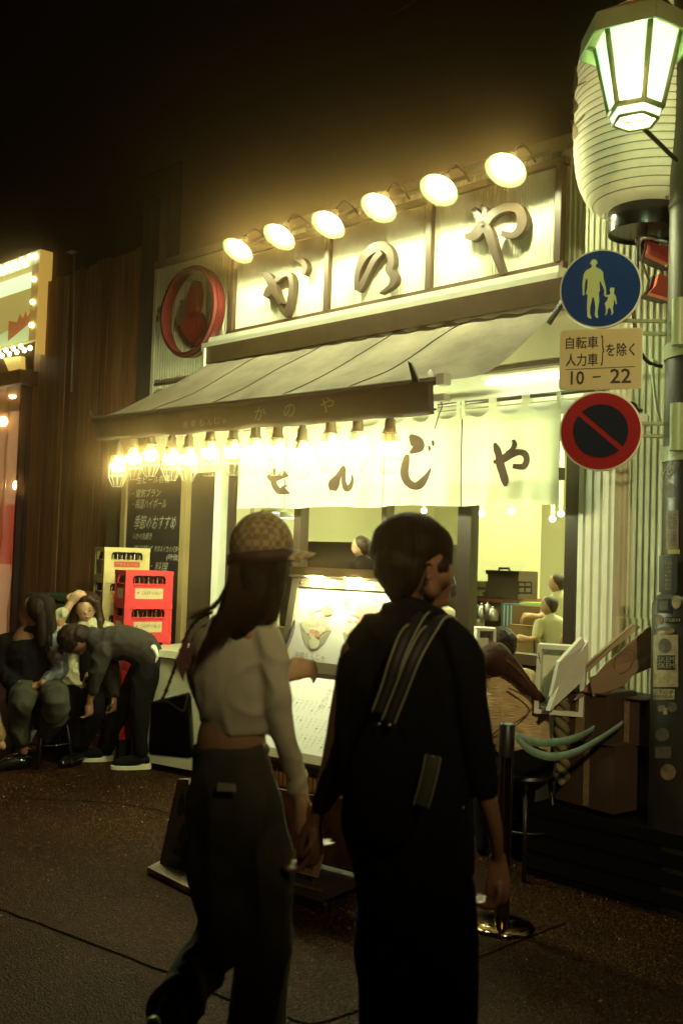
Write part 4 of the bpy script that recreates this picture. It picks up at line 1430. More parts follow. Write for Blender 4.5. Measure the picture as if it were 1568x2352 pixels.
# ================================================================== beer crates with bottles
def crate_proto(name, m, w=.36, d=.28, h=.25, labels=None):
    o = thing(name, 'x', 'crate', (0, 0, 0))
    t = .012
    # rims, base, corner columns, lower panels; the upper band between rim and panel is open
    for z, hh, e in ((h - .018, .036, .006), (.014, .028, .004)):
        for a, b in (((-w / 2 - e, -d / 2 - e), (w / 2 + e, -d / 2 + t)), ((-w / 2 - e, d / 2 - t), (w / 2 + e, d / 2 + e)), ((-w / 2 - e, -d / 2 + t), (-w / 2 + t, d / 2 - t)), ((w / 2 - t, -d / 2 + t), (w / 2 + e, d / 2 - t))):
            MB().box2((a[0], a[1], z - hh / 2), (b[0], b[1], z + hh / 2)).build('rim_rail' if z > .1 else 'base_rail', m, o)
    cw = .052
    for sx in (-1, 1):
        for sy in (-1, 1):
            g = MB()
            x, y = sx * w / 2, sy * d / 2
            g.box2((x, y, .028), (x - sx * cw, y - sy * t, h - .036))
            g.box2((x, y - sy * t, .028), (x - sx * t, y - sy * cw, h - .036))
            g.box2((x + sx * .004, y + sy * .004, .03), (x - sx * .012, y - sy * .012, h - .04))
            tag(g.build('corner_column', m, o), kind='stuff')
    ph = h * .46
    MB().box2((-w / 2 + cw, -d / 2 + .001, .028), (w / 2 - cw, -d / 2 + t - .002, .028 + ph)).build('lower_panel', m, o)
    MB().box2((-w / 2 + cw, d / 2 - t + .002, .028), (w / 2 - cw, d / 2 - .001, .028 + ph)).build('lower_panel', m, o)
    MB().box2((-w / 2 + .001, -d / 2 + cw, .028), (-w / 2 + t - .002, d / 2 - cw, .028 + ph)).build('lower_panel', m, o)
    MB().box2((w / 2 - t + .002, -d / 2 + cw, .028), (w / 2 - .001, d / 2 - cw, .028 + ph)).build('lower_panel', m, o)
    for s in (-1, 1):   # little ledge above the panel and rounded haunches of the opening
        MB().box2((-w / 2 + cw, s * d / 2 - .006, .028 + ph + .0005), (w / 2 - cw, s * d / 2 + .006, .028 + ph + .011)).build('ledge', m, o)
        MB().box2((s * w / 2 - .006, -d / 2 + cw, .028 + ph + .0005), (s * w / 2 + .006, d / 2 - cw, .028 + ph + .011)).build('ledge', m, o)
        for q in (-1, 1):
            f = MB()
            x0 = q * (w / 2 - cw)
            P = [(x0, h - .036)] + [(x0 - q * .03 * (1 - math.sin(a * math.pi / 12)), h - .036 - .03 * (1 - math.cos(a * math.pi / 12))) for a in range(7)]
            f.prism(P, lambda x, z, s=s: Vector((x, s * (d / 2 - .001), z)), (0, -s * .009, 0))
            f.build('haunch', m, o)
    for i in range(1, 5):
        MB().box((-w / 2 + i * w / 5, 0, h * .40), (.004, d - .03, h * .72)).build('divider', m, o)
    return o


def crate_label(o, m, body, x0, x1, z0, z1, face, ink2, w=.36, d=.28, star=None):
    """label stuck on the long front (face F) or the short left side (face S)"""
    k = .0015
    if face == 'F':
        O, u = Vector((0, -d / 2 - k - .006 * 0, 0)), XU
        fn = lambda x, z: Vector((x, -d / 2 - k, z))
        un = Vector((0, -.001, 0))
    else:
        fn = lambda x, z: Vector((-w / 2 - k, -x, z))
        u = Vector((0, -1, 0))
        un = Vector((-.001, 0, 0))
    lab = MB().prism([(x0, z0), (x1, z0), (x1, z1), (x0, z1)], fn, un * .8).build('label', m, o)
    if body:
        W, H = x1 - x0, z1 - z0
        g = text(body[0], fn(x0 + W * body[1], z0 + H * body[2]) + un * 1.6, u, ZU, W * body[3], H * body[4], res=1)
        tag(g.build('print', ink2, lab), kind='stuff')
    if star:
        cx, cz, r = star
        P = [(cx + (r if i % 2 == 0 else r * .42) * math.sin(i * math.pi / 5), cz + (r if i % 2 == 0 else r * .42) * math.cos(i * math.pi / 5)) for i in range(10)]
        MB().prism(P, lambda x, z: fn(x, z) + un * 1.6, un * .3).build('star', mat('label_red', (.55, .05, .03), .6), lab)
    return lab


redc = mat('crate_red', (.72, .045, .055), .42, var=.12, scale=10)
yelc = mat('crate_yellow', (.74, .60, .26), .45, var=.15, scale=10)
labw = mat('label_cream', (.62, .50, .28), .6, var=.1, scale=20)
labi = mat('label_ink', (.22, .07, .03), .6)
bottle_m = mat('bottle_brown', (.022, .010, .005), .12)
capm = mat('bottle_cap', (.55, .45, .2), .3, .8)

cr = crate_proto('beer_crate', redc)
crate_label(cr, labw, ('SAPPORO', .24, .40, .72, .34), -.108, .108, .040, .118, 'F', labi, star=(-.085, .085, .012))
crate_label(cr, labw, ('PREMIUM ALCOHOL', .2, .3, .6, .35), -.108, .108, .0385, .0395, 'F', labi)
crate_label(cr, labw, None, -.068, .068, .040, .115, 'S', labi, star=(0, .085, .018))
cy2 = crate_proto('beer_crate', yelc)
crate_label(cy2, mat('label_redfield', (.60, .06, .03), .6), ('アサヒビール', .06, .15, .88, .7), -.105, .105, .095, .138, 'F', labw)
crate_label(cy2, mat('label_tan', (.40, .25, .10), .6), ('Asahi', .2, .35, .6, .35), -.07, .07, .04, .125, 'S', labi)
bt = thing('beer_bottle', 'dark brown beer bottle standing in the crate stack', 'bottle', (0, 0, 0), 'bottles in the crates')
MB().lathe([(.0, .0), (.028, .0), (.029, .01), (.029, .12), (.025, .15), (.014, .185), (.0125, .215), (.0, .215)], (0, 0, 0), 14).build('glass_body', bottle_m, bt, 40)
MB().lathe([(.0145, .211), (.015, .217), (.013, .222), (.0, .222)], (0, 0, 0), 12).build('cap', capm, bt, 40)
usedb = [False]


def place_stack(P, rz, n, z0, pitch, pr, labels, first, kind, ntop=3):
    for k in range(n):
        z = z0 + pitch * k
        o = pr if k == n - 1 else dup(pr)
        o.location = (P.x, P.y, z)
        o.rotation_euler = (0, 0, rz)
        o['label'] = labels[n - 1 - k]
        o['group'] = kind
        if k >= n - 3:
            for iy in range(4):
                for ix in range(5):
                    if iy not in (0, 3) and ix not in (0, ) and k < n - 1:
                        continue
                    q = Matrix.Rotation(rz, 3, 'Z') @ Vector((-.140 + ix * .070, -.10 + iy * .067, .012))
                    b = bt if not usedb[0] else dup(bt)
                    usedb[0] = True
                    b.location = Vector((P.x, P.y, z)) + q
                    b['label'] = 'dark brown beer bottle in the ' + ('top', 'second', 'third')[n - 1 - k] + ' crate of the ' + ('yellow' if 'yellow' in kind else 'red') + ' stack'
                    b['group'] = 'bottles in the %s crate of the %s stack' % (('top', 'second', 'third')[n - 1 - k], 'yellow' if 'yellow' in kind else 'red')


# rotation: long side faces camera-right, short side towards camera-left
rz_c = math.radians(73)
ordn = ['top', 'second', 'third', 'fourth', 'fifth', 'bottom']
pr_ = N(328, 1400, 7.62)
place_stack(Vector((pr_.x, pr_.y, 0)), rz_c, 5, 1.415 - 5 * .25, .25, cr, ['red beer crate with white lettered labels, %s of its stack' % a for a in ('top', 'second', 'third', 'fourth', 'bottom')], True, 'red crates stacked by the chalkboard')
py_ = N(276, 1400, 8.05)
place_stack(Vector((py_.x, py_.y, 0)), rz_c, 6, 1.585 - 6 * .25, .25, cy2, ['yellow beer crate behind the red stack, %s of its stack' % a for a in ordn], True, 'yellow crates stacked behind the red ones')
# extra strip label on the top red crate only
# pallet under the red crates
MB_ = thing('crate_dolly', 'low dark platform beneath the red crate stack', 'platform', (pr_.x, pr_.y, 0))
MB().box((pr_.x, pr_.y, .155), (.37, .29, .02), rz=rz_c).build('deck', polem2, MB_)
for sx in (-1, 1):
    for sy in (-1, 1):
        q = Matrix.Rotation(rz_c, 3, 'Z') @ Vector((sx * .15, sy * .10, 0))
        MB().box((pr_.x + q.x, pr_.y + q.y, .073), (.05, .05, .144), rz=rz_c).build('leg', polem2, MB_)

# white chest freezer in front of the dark door
frz = thing('chest_freezer', 'low cream chest freezer with flat lid behind the bending man', 'freezer', (0, 0, 0))
fw = N(420, 1560, 7.05)
fz = frz
fz.location = (fw.x, fw.y, 0)
Rf = Matrix.Rotation(math.radians(12), 3, 'Z')
fp = lambda x, y, z: Vector((fw.x, fw.y, 0)) + Rf @ Vector((x, y, z))
fm = mat('freezer_cream', (.50, .46, .30), .4, var=.06, scale=3)
MB().hexa([fp(-.45, -.02, .05), fp(.5, -.02, .05), fp(.5, .5, .05), fp(-.45, .5, .05), fp(-.45, -.02, .80), fp(.5, -.02, .80), fp(.5, .5, .80), fp(-.45, .5, .80)]).build('cabinet', fm, fz)
MB().hexa([fp(-.47, -.04, .812), fp(.52, -.04, .812), fp(.52, .52, .812), fp(-.47, .52, .812), fp(-.46, -.03, .86), fp(.51, -.03, .86), fp(.51, .51, .86), fp(-.46, .51, .86)]).build('lid', fm, fz)
MB().hexa([fp(-.02, -.06, .80), fp(.10, -.06, .80), fp(.10, -.04, .80), fp(-.02, -.04, .80), fp(-.02, -.065, .84), fp(.10, -.065, .84), fp(.10, -.042, .84), fp(-.02, -.042, .84)]).build('handle', whitey, fz)
# green crate behind the seated woman, orange boxes under the stools
gcr = thing('green_crate', 'dull green plastic crate behind the seated women', 'crate', N(137, 1400, 8.2))
gm_ = mat('crate_green', (.035, .07, .03), .5)
c_ = N(140, 1400, 8.2)
for z in (-.10, -.03, .04, .11):
    MB().box(c_ + Vector((0, 0, z)), (.46, .34, .035), rz=.3).build('crate_rail', gm_, gcr)
for sx in (-1, 1):
    for sy in (-1, 1):
        q = Matrix.Rotation(.3, 3, 'Z') @ Vector((sx * .21, sy * .15, 0))
        MB().box(c_ + q, (.03, .03, .24), rz=.3).build('corner_post', gm_, gcr)
MB().box2((c_.x - .22, c_.y - .12, 0), (c_.x + .22, c_.y + .15, c_.z - .125)).build('pedestal', polem2, gcr)
ob = N(268, 1662, 7.7)
om = mat('orange_carton', (.50, .19, .05), .7, var=.3, scale=8)
for i, (z, h) in enumerate(((0.0, .20), (.205, .09), (.30, .16))):
    o = thing('orange_carton', ('lowest orange and brown printed carton behind the stool', 'flat orange carton in the middle behind the stool', 'upper orange carton behind the stool legs')[i], 'box', (ob.x, ob.y, z))
    MB().box((ob.x, ob.y, z + h / 2), (.30, .26, h), rz=.2).build('carton_body', (card, om, om)[i], o)
    MB().box((ob.x - .02, ob.y - .14, z + h / 2), (.12, .012, h * .4), rz=.2).build('print_patch', mat('print_brown', (.12, .03, .02), .7), o)
on = N(250, 1525, 7.9)

# ================================================================== lit menu stand in the middle
su = Vector((.990, .141, 0)).normalized()
sn = Vector((.141, -.990, 0)).normalized()
st = thing('menu_stand', 'wheeled metal menu stand with lit food poster above slanted price list', 'menu stand', (-3.3, 3.5, 0))
Bp = atY(663.6, 1513.7, 3.60)
ta = math.radians(11)
v1 = (ZU * math.cos(ta) - sn * math.sin(ta))
n1 = v1.cross(su) * -1
if n1.dot(sn) < 0:
    n1 = -n1
ppm = FPX / (Bp - CAM).dot(FWD)
PH = .385
PW = .80
metal = mat('stand_metal', (.50, .42, .24), .35, .6, var=.1)
metal_d = mat('stand_dark', (.03, .02, .014), .5)
O1 = Bp
sp = lambda x, y, k=0: O1 + su * x + v1 * y + n1 * k
def plate(x0, y0, x1, y1, k0, k1, nm, m, fn=sp, par=st):
    return MB().hexa([fn(x0, y0, k0), fn(x1, y0, k0), fn(x1, y0, k1), fn(x0, y0, k1), fn(x0, y1, k0), fn(x1, y1, k0), fn(x1, y1, k1), fn(x0, y1, k1)]).build(nm, m, par)


paperm = mat('poster_paper', (.80, .80, .66), .5)
up = plate(0, 0, PW, PH, .004, .008, 'poster', paperm)
plate(-.05, -.05, PW + .05, PH + .06, -.04, .0035, 'backboard', metal_d)
for a in ((-.045, -.045, -.001, PH + .045), (PW + .001, -.045, PW + .045, PH + .045)):
    plate(*a, .004, .022, 'frame_post', metal)
plate(-.001 + .0015, PH + .001, PW - .0005, PH + .045, .004, .020, 'frame_rail', metal)
plate(.0005, -.055, PW - .0005, -.001, .004, .020, 'frame_rail', metal)
plate(-.05, PH + .05, PW + .05, PH + .095, -.02, .09, 'light_bar', metal)
lampm = mat('spot_led', (1, 1, 1), .5, emit=(.95, 1, .62), estr=360)
for x in (.10, .34, .58):
    plate(x, PH + .044, x + .09, PH + .049, .05, .08, 'light_strip', lampm)
for x in (.02, .24, .5, .76):
    MB().ell(sp(x, PH + .022, .022), (.006, .006, .006), seg=8, rings=6).build('screw', steel, st, True)
# dish pictures: irregular piles in pointed bowls
rr = random.Random(5)
def blob2(cx, cy, rx, ry, k, m, nm, par, seed, n=26, jag=.12):
    P = []
    for i in range(n):
        a = 2 * math.pi * i / n
        r = 1 + jag * mnoise.noise(Vector((math.cos(a) * 1.7 + seed, math.sin(a) * 1.7, seed * .7)))* 2
        P.append((cx + rx * r * math.cos(a), cy + ry * r * math.sin(a)))
    return MB().prism(P, lambda x, y: sp(x, y, k), n1 * -.0006).build(nm, m, par)


pm = lambda n, c: mat(n, c, .5, var=.12, scale=60)
bowl, pink, pinkl, egg, cab, grey_ = pm('bowl_tan', (.50, .46, .30)), pm('shrimp_pink', (.66, .33, .20)), pm('pale_pink', (.70, .50, .36)), pm('egg_cream', (.74, .70, .42)), pm('cabbage', (.66, .68, .42)), pm('bowl_grey', (.36, .34, .24))
for q, cx in enumerate((.155, .43, .67)):
    MB().prism([(cx - .105, .165), (cx + .105, .185), (cx + .07, .10), (cx + .03, .06), (cx - .005, .052), (cx - .045, .07), (cx - .08, .11)], lambda x, y: sp(x, y, .0083), n1 * .0002).build('dish_bowl', bowl, up)
    MB().prism([(cx + .03, .115), (cx + .10, .165), (cx + .07, .10), (cx + .03, .062)], lambda x, y: sp(x, y, .0087), n1 * .0002).build('dish_shadow', grey_, up)
    for i in range(52):
        a, r = rr.uniform(0, 6.3), rr.uniform(0, 1) ** .6
        x, y = cx + r * .085 * math.cos(a), .20 + r * (.105 if math.sin(a) > 0 else .07) * math.sin(a)
        m_ = rr.choice((pink, pinkl, egg, cab, cab, egg) if q != 1 else (pink, pinkl, pinkl, pink, egg, cab))
        blob2(x, y, rr.uniform(.011, .026), rr.uniform(.009, .020), .0090 + i * .00003, m_, 'food_shape', up, rr.uniform(0, 90), 12, .25)
    blob2(cx + .002, .095, .034, .030, .0108, cab, 'food_shape', up, 3 + q, 18, .1)
    if q == 1:
        blob2(cx + .02, .285, .075, .045, .0109, pink, 'food_shape', up, 7, 22, .12)
    else:
        blob2(cx - .005, .305, .032, .042, .0109, egg, 'food_shape', up, 9, 18, .1)
        blob2(cx + .055, .270, .034, .030, .0111, pink, 'food_shape', up, 11, 18, .2)
redi = mat('print_red', (.58, .16, .09), .6)
gri = mat('print_grey', (.30, .33, .22), .6)
for ch, x in (('名', .30), ('物', .50)):
    tag(text(ch, sp(x, .285, .0115), su, v1, .062, .066).build('print', redi, up), kind='stuff')
tag(text('海鮮もんじゃ', sp(.04, .008, .010), su, v1, .20, .036).build('print', gri, up), kind='stuff')
tag(text('明太もちチーズ', sp(.33, .008, .010), su, v1, .22, .034).build('print', gri, up), kind='stuff')
# slanted price list
tb = math.radians(47)
v2 = (ZU * math.cos(tb) - sn * math.sin(tb))
n2 = v2.cross(su)
if n2.z < 0:
    n2 = -n2
L2 = .47
O2 = O1 - v1 * .075 - v2 * L2 + sn * .01
lp = lambda x, y, k=0: O2 + su * x + v2 * y + n2 * k
ll = plate(0, 0, PW, L2 - .01, .004, .008, 'price_list', paperm, lp)
plate(-.05, -.06, PW + .05, L2 + .0, -.04, .0035, 'backboard', metal_d, lp)
plate(-.045, -.045, -.001, L2 - .01, .004, .02, 'frame_post', metal, lp)
plate(PW + .001, -.045, PW + .045, L2 - .01, .004, .02, 'frame_post', metal, lp)
plate(-.0005, -.05, PW + .0005, -.001, .004, .02, 'frame_rail', metal, lp)
def vert_text(s, x, y, h, m, w_=.8):
    for i, ch in enumerate(s):
        tag(text(ch, lp(x, y - (i + 1) * h * 1.12, .0088), su, v2, h * w_, h, res=1).build('print', m, ll), kind='stuff')


vert_text('豊洲市場直送', .015, L2 - .03, .030, redi)
vert_text('明治四年創業', .060, L2 - .02, .030, gri)
vert_text('かのや', .33, L2 - .06, .045, gri)
txts = ['もんじゃ焼き', 'お好み焼き', '鉄板焼き', '焼きそば', '海鮮ミックス', 'サラダ', 'チーズ', 'ビール', 'ハイボール', 'レモンサワー']
g = MB()
for r in range(3):
    for c in range(22):
        s = txts[(c * 3 + r) % len(txts)]
        for i, ch in enumerate(s[:5]):
            if (c + r) % 4 == 0 and i > 3:
                continue
            text(ch, lp(.13 + c * .029, L2 - .17 - r * .10 - i * .017, .0088), su, v2, .010, .011, g, res=1)
tag(g.build('print', gri, ll), kind='stuff')
# body, picture board and name plate below
bz = lambda x, y, k=0: O1 - v1 * .075 - ZU * .02 + su * x + ZU * y + sn * k
lowp = lambda x, y, k=0: Vector((O2.x, O2.y, 0)) + su * x + ZU * y + sn * (k - .02 + .0 * y)
top2 = O2.z - .02
plate(-.05, .14, PW + .05, top2 - .06, -.05, -.01, 'lower_board', mat('lower_photo_board', (.05, .022, .014), .4, var=.8, scale=9), lowp)
plate(-.05, top2 - .055, PW + .05, top2 - .005, -.06, .03, 'shelf_rail', metal, lowp)
for i in range(34):
    plate(-.04 + i * .026, top2 - .15, -.04 + i * .026 + .014, top2 - .057, -.008, .0, 'bamboo_slat', mat('bamboo', (.34, .18, .06), .5, var=.4, scale=20), lowp)
npx = lowp
p0 = atY(740, 2010, 3.10)
# name plate: leaning board near the ground
nl = thing('name_board', 'small brown board lettered in black leaning at the foot of the menu stand', 'board', atZ(705, 2080))
def onv(x, y, Y0=3.16):
    P0_ = Vector((-3.1, Y0, 0))
    return onplane(x, y, P0_, sn)
MB().prism([(600, 1936), (740, 1966), (728, 2016), (590, 1980)], lambda x, y: onv(x, y), sn * -.012).build('board', mat('name_board_brown', (.24, .14, .07), .6, var=.15), nl)
a, b, c_3 = onv(640, 1988), onv(722, 2004), onv(645, 1958)
tag(text('お好み焼き', a + sn * .003 - su * .04 + ZU * .006, su, ZU, (b - a).dot(su) + .035, (c_3 - a).z * .62, res=2, shear=.12).build('print', sk_, nl), kind='stuff')
MB().prism([(575, 1800), (735, 1830), (740, 1964), (598, 1934)], lambda x, y: onv(x, y, 3.17), sn * -.012).build('picture', mat('dim_picture', (.10, .035, .022), .4, var=.9, scale=14), nl)
MB().tube([onv(720, 2018), Vector((onv(720, 2018).x, onv(720, 2018).y, .12))], .008, 6).build('leg', metal_d, nl)
# wheeled base
bc = atZ(736, 2109)
BZ = lambda x, y, z: Vector((bc.x, bc.y, 0)) + su * x - sn * y + ZU * z
MB().hexa([BZ(-.62, 0, .07), BZ(0, 0, .07), BZ(0, .62, .07), BZ(-.62, .62, .07), BZ(-.62, 0, .115), BZ(0, 0, .115), BZ(0, .62, .115), BZ(-.62, .62, .115)]).build('base_box', metal_d, st)
MB().hexa([BZ(-.62, -.006, .112), BZ(0, -.006, .112), BZ(0, .004, .112), BZ(-.62, .004, .112), BZ(-.62, -.006, .122), BZ(0, -.006, .122), BZ(0, .004, .122), BZ(-.62, .004, .122)]).build('brass_edge', mat('brass_edge', (.55, .28, .10), .3, .9), st)
for x, y in ((-.03, .04), (-.58, .04), (-.03, .58), (-.58, .58)):
    MB().lathe([(.0, -.012), (.032, -.012), (.034, 0), (.032, .012), (0, .012)], BZ(x, y, .034), 18, Matrix.Rotation(math.pi / 2, 3, 'X')).build('castor_wheel', rubber, st, 40)
    MB().box(BZ(x, y, .062), (.03, .03, .016)).build('castor_fork', steel, st)
for x in (-.0, PW):
    a = lowp(x, top2 - .05, -.03)
    MB().box2((a.x - .015, a.y - .015, .112), (a.x + .015, a.y + .015, a.z)).build('upright', metal_d, st)
    b_ = sp(x, PH * .9, -.05)
    MB().tube([a, b_], .014, 8).build('upright', metal_d, st)

# small folding floor sign beside the woman
fs_ = thing('floor_sign', 'low dark folding floor sign with black raised characters beside the walking woman', 'sign', atZ(400, 2020))
fn_ = lambda x, y, Y0=2.98: onplane(x, y, Vector((atZ(395, 2008).x, atZ(395, 2008).y, 0)), (sn * .97 + ZU * .22).normalized())
dk = mat('floor_sign_brown', (.055, .034, .026), .55, var=.3)
MB().prism([(408, 1790), (432, 1790), (470, 1990), (470, 2044), (412, 2040), (367, 2008), (368, 1975)], lambda x, y: fn_(x, y), -sn * .035).build('panel', dk, fs_)
g = MB()
for k, s in enumerate(([(425, 1820, 6), (420, 1850, 14), (418, 1870, 6)], [(428, 1890, 8), (424, 1920, 14), (432, 1950, 12), (424, 1970, 16)], [(404, 1950, 10), (425, 1958, 14), (440, 1962, 10)],
                       [(390, 1985, 12), (405, 1995, 14), (420, 1978, 12)], [(398, 2015, 14), (425, 2020, 16), (445, 2018, 12)], [(424, 1975, 14), (424, 2005, 16), (422, 2030, 12)])):
    g.stroke(s, lambda x, y: fn_(x, y) + sn * .012, sn * -(.012 + .001 * k))
tag(g.build('raised_character', sk_, fs_), kind='stuff')
q0, q1, q2, q3 = atZ(338, 2006), atZ(372, 1988), atZ(470, 2030), atZ(440, 2058)
MB().hexa([q0 + ZU * .004, q3 + ZU * .004, q2 + ZU * .004, q1 + ZU * .004, q0 + ZU * .03, q3 + ZU * .03, q2 + ZU * .03, q1 + ZU * .03]).build('base_plate', mat('floor_sign_base', (.20, .13, .06), .5, var=.2), fs_)
# ================================================================== things inside the restaurant, seen through the panes
IY = 6.0
iD = lambda x, y, Y=IY: atY(x, y, Y)
tabm = mat('table_brown', (.20, .10, .05), .5, var=.3, scale=4)
def ibox(nm, lab, cat, x0, y0, x1, y1, Y, dep, m, part='body', bev=None):
    a, b = iD(x0, y1, Y), iD(x1, y0, Y)
    o = thing(nm, lab, cat, ((a.x + b.x) / 2, Y + dep / 2, a.z))
    MB().box2((a.x, Y, a.z), (b.x, Y + dep, b.z)).build(part, m, o)
    return o, a, b
# case with handle
o, a, b = ibox('storage_case', 'dark brown storage case with a carrying handle on the counter inside', 'case', 1180 - 62, 1312, 1190, 1372, IY, .25, mat('case_dark', (.08, .05, .03), .6))
g = MB().tube([iD(1145, 1313), iD(1146, 1305), iD(1168, 1305), iD(1170, 1313)], .010, 6)
g.build('handle', darkbr, o, True)
MB().box2((a.x - .01, IY - .012, b.z - .03), (b.x + .01, IY, b.z - .0)).build('lid', darkbr, o)
# wire rack right of it
o = thing('wire_rack', 'brown wire rack beside the storage case', 'rack', iD(1205, 1360))
for y in (1337, 1348, 1362):
    MB().tube([iD(1190, y), iD(1220, y)], .006, 5).build('rail', darkbr, o)
for x in (1190, 1205, 1220):
    MB().tube([iD(x, 1337), iD(x, 1365)], .006, 5).build('post', darkbr, o)
# printer like machine left
o, a, b = ibox('cash_machine', 'small pale brown counter machine left of the storage case', 'machine', 1083, 1335, 1114, 1358, IY, .2, mat('machine_tan', (.35, .27, .14), .5))
MB().box2((a.x, IY - .01, a.z + .02), (b.x, IY, a.z + .035)).build('slot', darkbr, o)
o, a, b = ibox('counter_shelf', 'dark shelf under the storage case', 'shelf', 1083, 1372, 1150, 1384, IY - .02, .3, darkbr)
o, a, b = ibox('rice_box', 'pale box on the shelf below the counter machine', 'box', 1085, 1358, 1106, 1372, IY, .2, mat('box_pale', (.5, .42, .22), .6))
o, a, b = ibox('blue_file', 'blue file folders upright on the counter inside', 'folder', 1150, 1388, 1190, 1440, IY - .1, .16, mat('file_blue', (.10, .22, .30), .5, var=.2), 'cover')
for k in range(5):
    MB().box2((a.x + .02 + k * .03, IY - .104, a.z + .01), (a.x + .028 + k * .03, IY - .1, b.z - .01)).build('spine_line', whitey, o)
o, a, b = ibox('green_file', 'bright green box file beside the blue folders', 'folder', 1192, 1372 + 14, 1246, 1412, IY - .1, .16, mat('file_green', (.22, .50, .04), .5), 'cover')
MB().box2((a.x, IY - .104, b.z - .015), (b.x, IY - .1, b.z - .005)).build('edge', whitey, o)
o, a, b = ibox('brown_chair', 'brown box-shaped chair back in front of the green file', 'chair', 1176, 1394, 1245, 1440, IY - .25, .06, mat('chair_brown', (.22, .12, .05), .6, var=.2), 'backrest')
MB().box2((a.x, IY - .25, 0), (a.x + .04, IY - .19, a.z)).build('leg', tabm, o)
MB().box2((b.x - .04, IY - .25, 0), (b.x, IY - .19, a.z)).build('leg', tabm, o)
o, a, b = ibox('wooden_booth', 'tan wooden booth partition at the bottom of the right window', 'partition', 1165, 1442, 1268, 1530, IY - .35, .05, mat('booth_tan', (.30, .18, .07), .6, var=.2), 'board')
MB().box2((b.x - .14, IY - .356, a.z), (b.x - .13, IY - .35, b.z)).build('joint', darkbr, o)
for i, (x, y, w_) in enumerate(((1090, 1410, 14), (1104, 1422, 18), (1118, 1408, 12), (1130, 1425, 16), (1096, 1440, 20))):
    p = iD(x, y, IY - .15)
    o = thing('kettle' if i == 1 else 'glass_jar', ('small glass jar left of the kettle', 'shiny kettle among the jars on the counter', 'narrow jar above the kettle', 'squat jar beside the blue files', 'lowest wide jar on the counter')[i], 'kettle' if i == 1 else 'jar', p)
    r = w_ / 400
    MB().lathe([(0, 0), (r, 0), (r * 1.1, r), (r * .8, r * 1.9), (r * .3, r * 2.2), (0, r * 2.2)], p, 16).build('vessel', steel, o, 40)
    MB().ell(p + ZU * r * 2.3, (r * .25,) * 3, seg=8, rings=6).build('knob', steel, o, True)
o, a, b = ibox('counter', 'brown counter standing behind the window mullion inside', 'counter', 1030, 1384, 1150, 1520, IY + .0, .5, tabm, 'front')
MB().box2((a.x - .02, IY - .02, b.z + .001), (b.x + .02, IY + .5, b.z + .025)).build('top', mat('counter_red', (.25, .07, .03), .4), o)
# dark board behind the menu stand
o, a, b = ibox('dark_cabinet', 'long dark cabinet inside behind the lit menu stand', 'cabinet', 640, 1256, 1010, 1480, 5.5, .4, mat('cabinet_dark', (.02, .012, .007), .5, var=.3))
MB().box2((a.x, 5.48, b.z), (b.x, 5.9, b.z + .02)).build('top', darkbr, o)
# notice with green squares
nt_ = thing('wall_notice', 'pale paper notice with three green squares on the inside wall', 'notice', iD(727, 1235, 7.15))
ny = 7.18
fnn = lambda x, y: atY(x, y, ny)
MB().prism([(708, 1210), (745, 1210), (745, 1252), (708, 1252)], fnn, (0, .003, 0)).build('sheet', paperm, nt_)
for q in ((710, 1215, 720, 1229), (730, 1215, 741, 1229), (718, 1231, 728, 1240)):
    MB().prism([(q[0], q[1]), (q[2], q[1]), (q[2], q[3]), (q[0], q[3])], lambda x, y: fnn(x, y) - Vector((0, .003, 0)), (0, .002, 0)).build('green_square', mat('notice_green', (.06, .24, .08), .6), nt_)
for y in (1207, 1212):
    MB().prism([(712, y), (740, y), (740, y + 1), (712, y + 1)], lambda x, y: fnn(x, y) - Vector((0, .003, 0)), (0, .002, 0)).build('text_line', gri, nt_)
# white pale wall sheet area
# hanging black tag in the window, held up inside
tg = thing('tablet', 'black tilted tablet held up just right of the dark-haired man', 'tablet', atY(1035, 1360, 5.3))
MB().prism([(1022, 1332), (1040, 1324), (1048, 1352), (1046, 1364), (1030, 1376), (1020, 1366)], lambda x, y: atY(x, y, 5.3), (0, .012, 0)).build('case', sk_, tg)
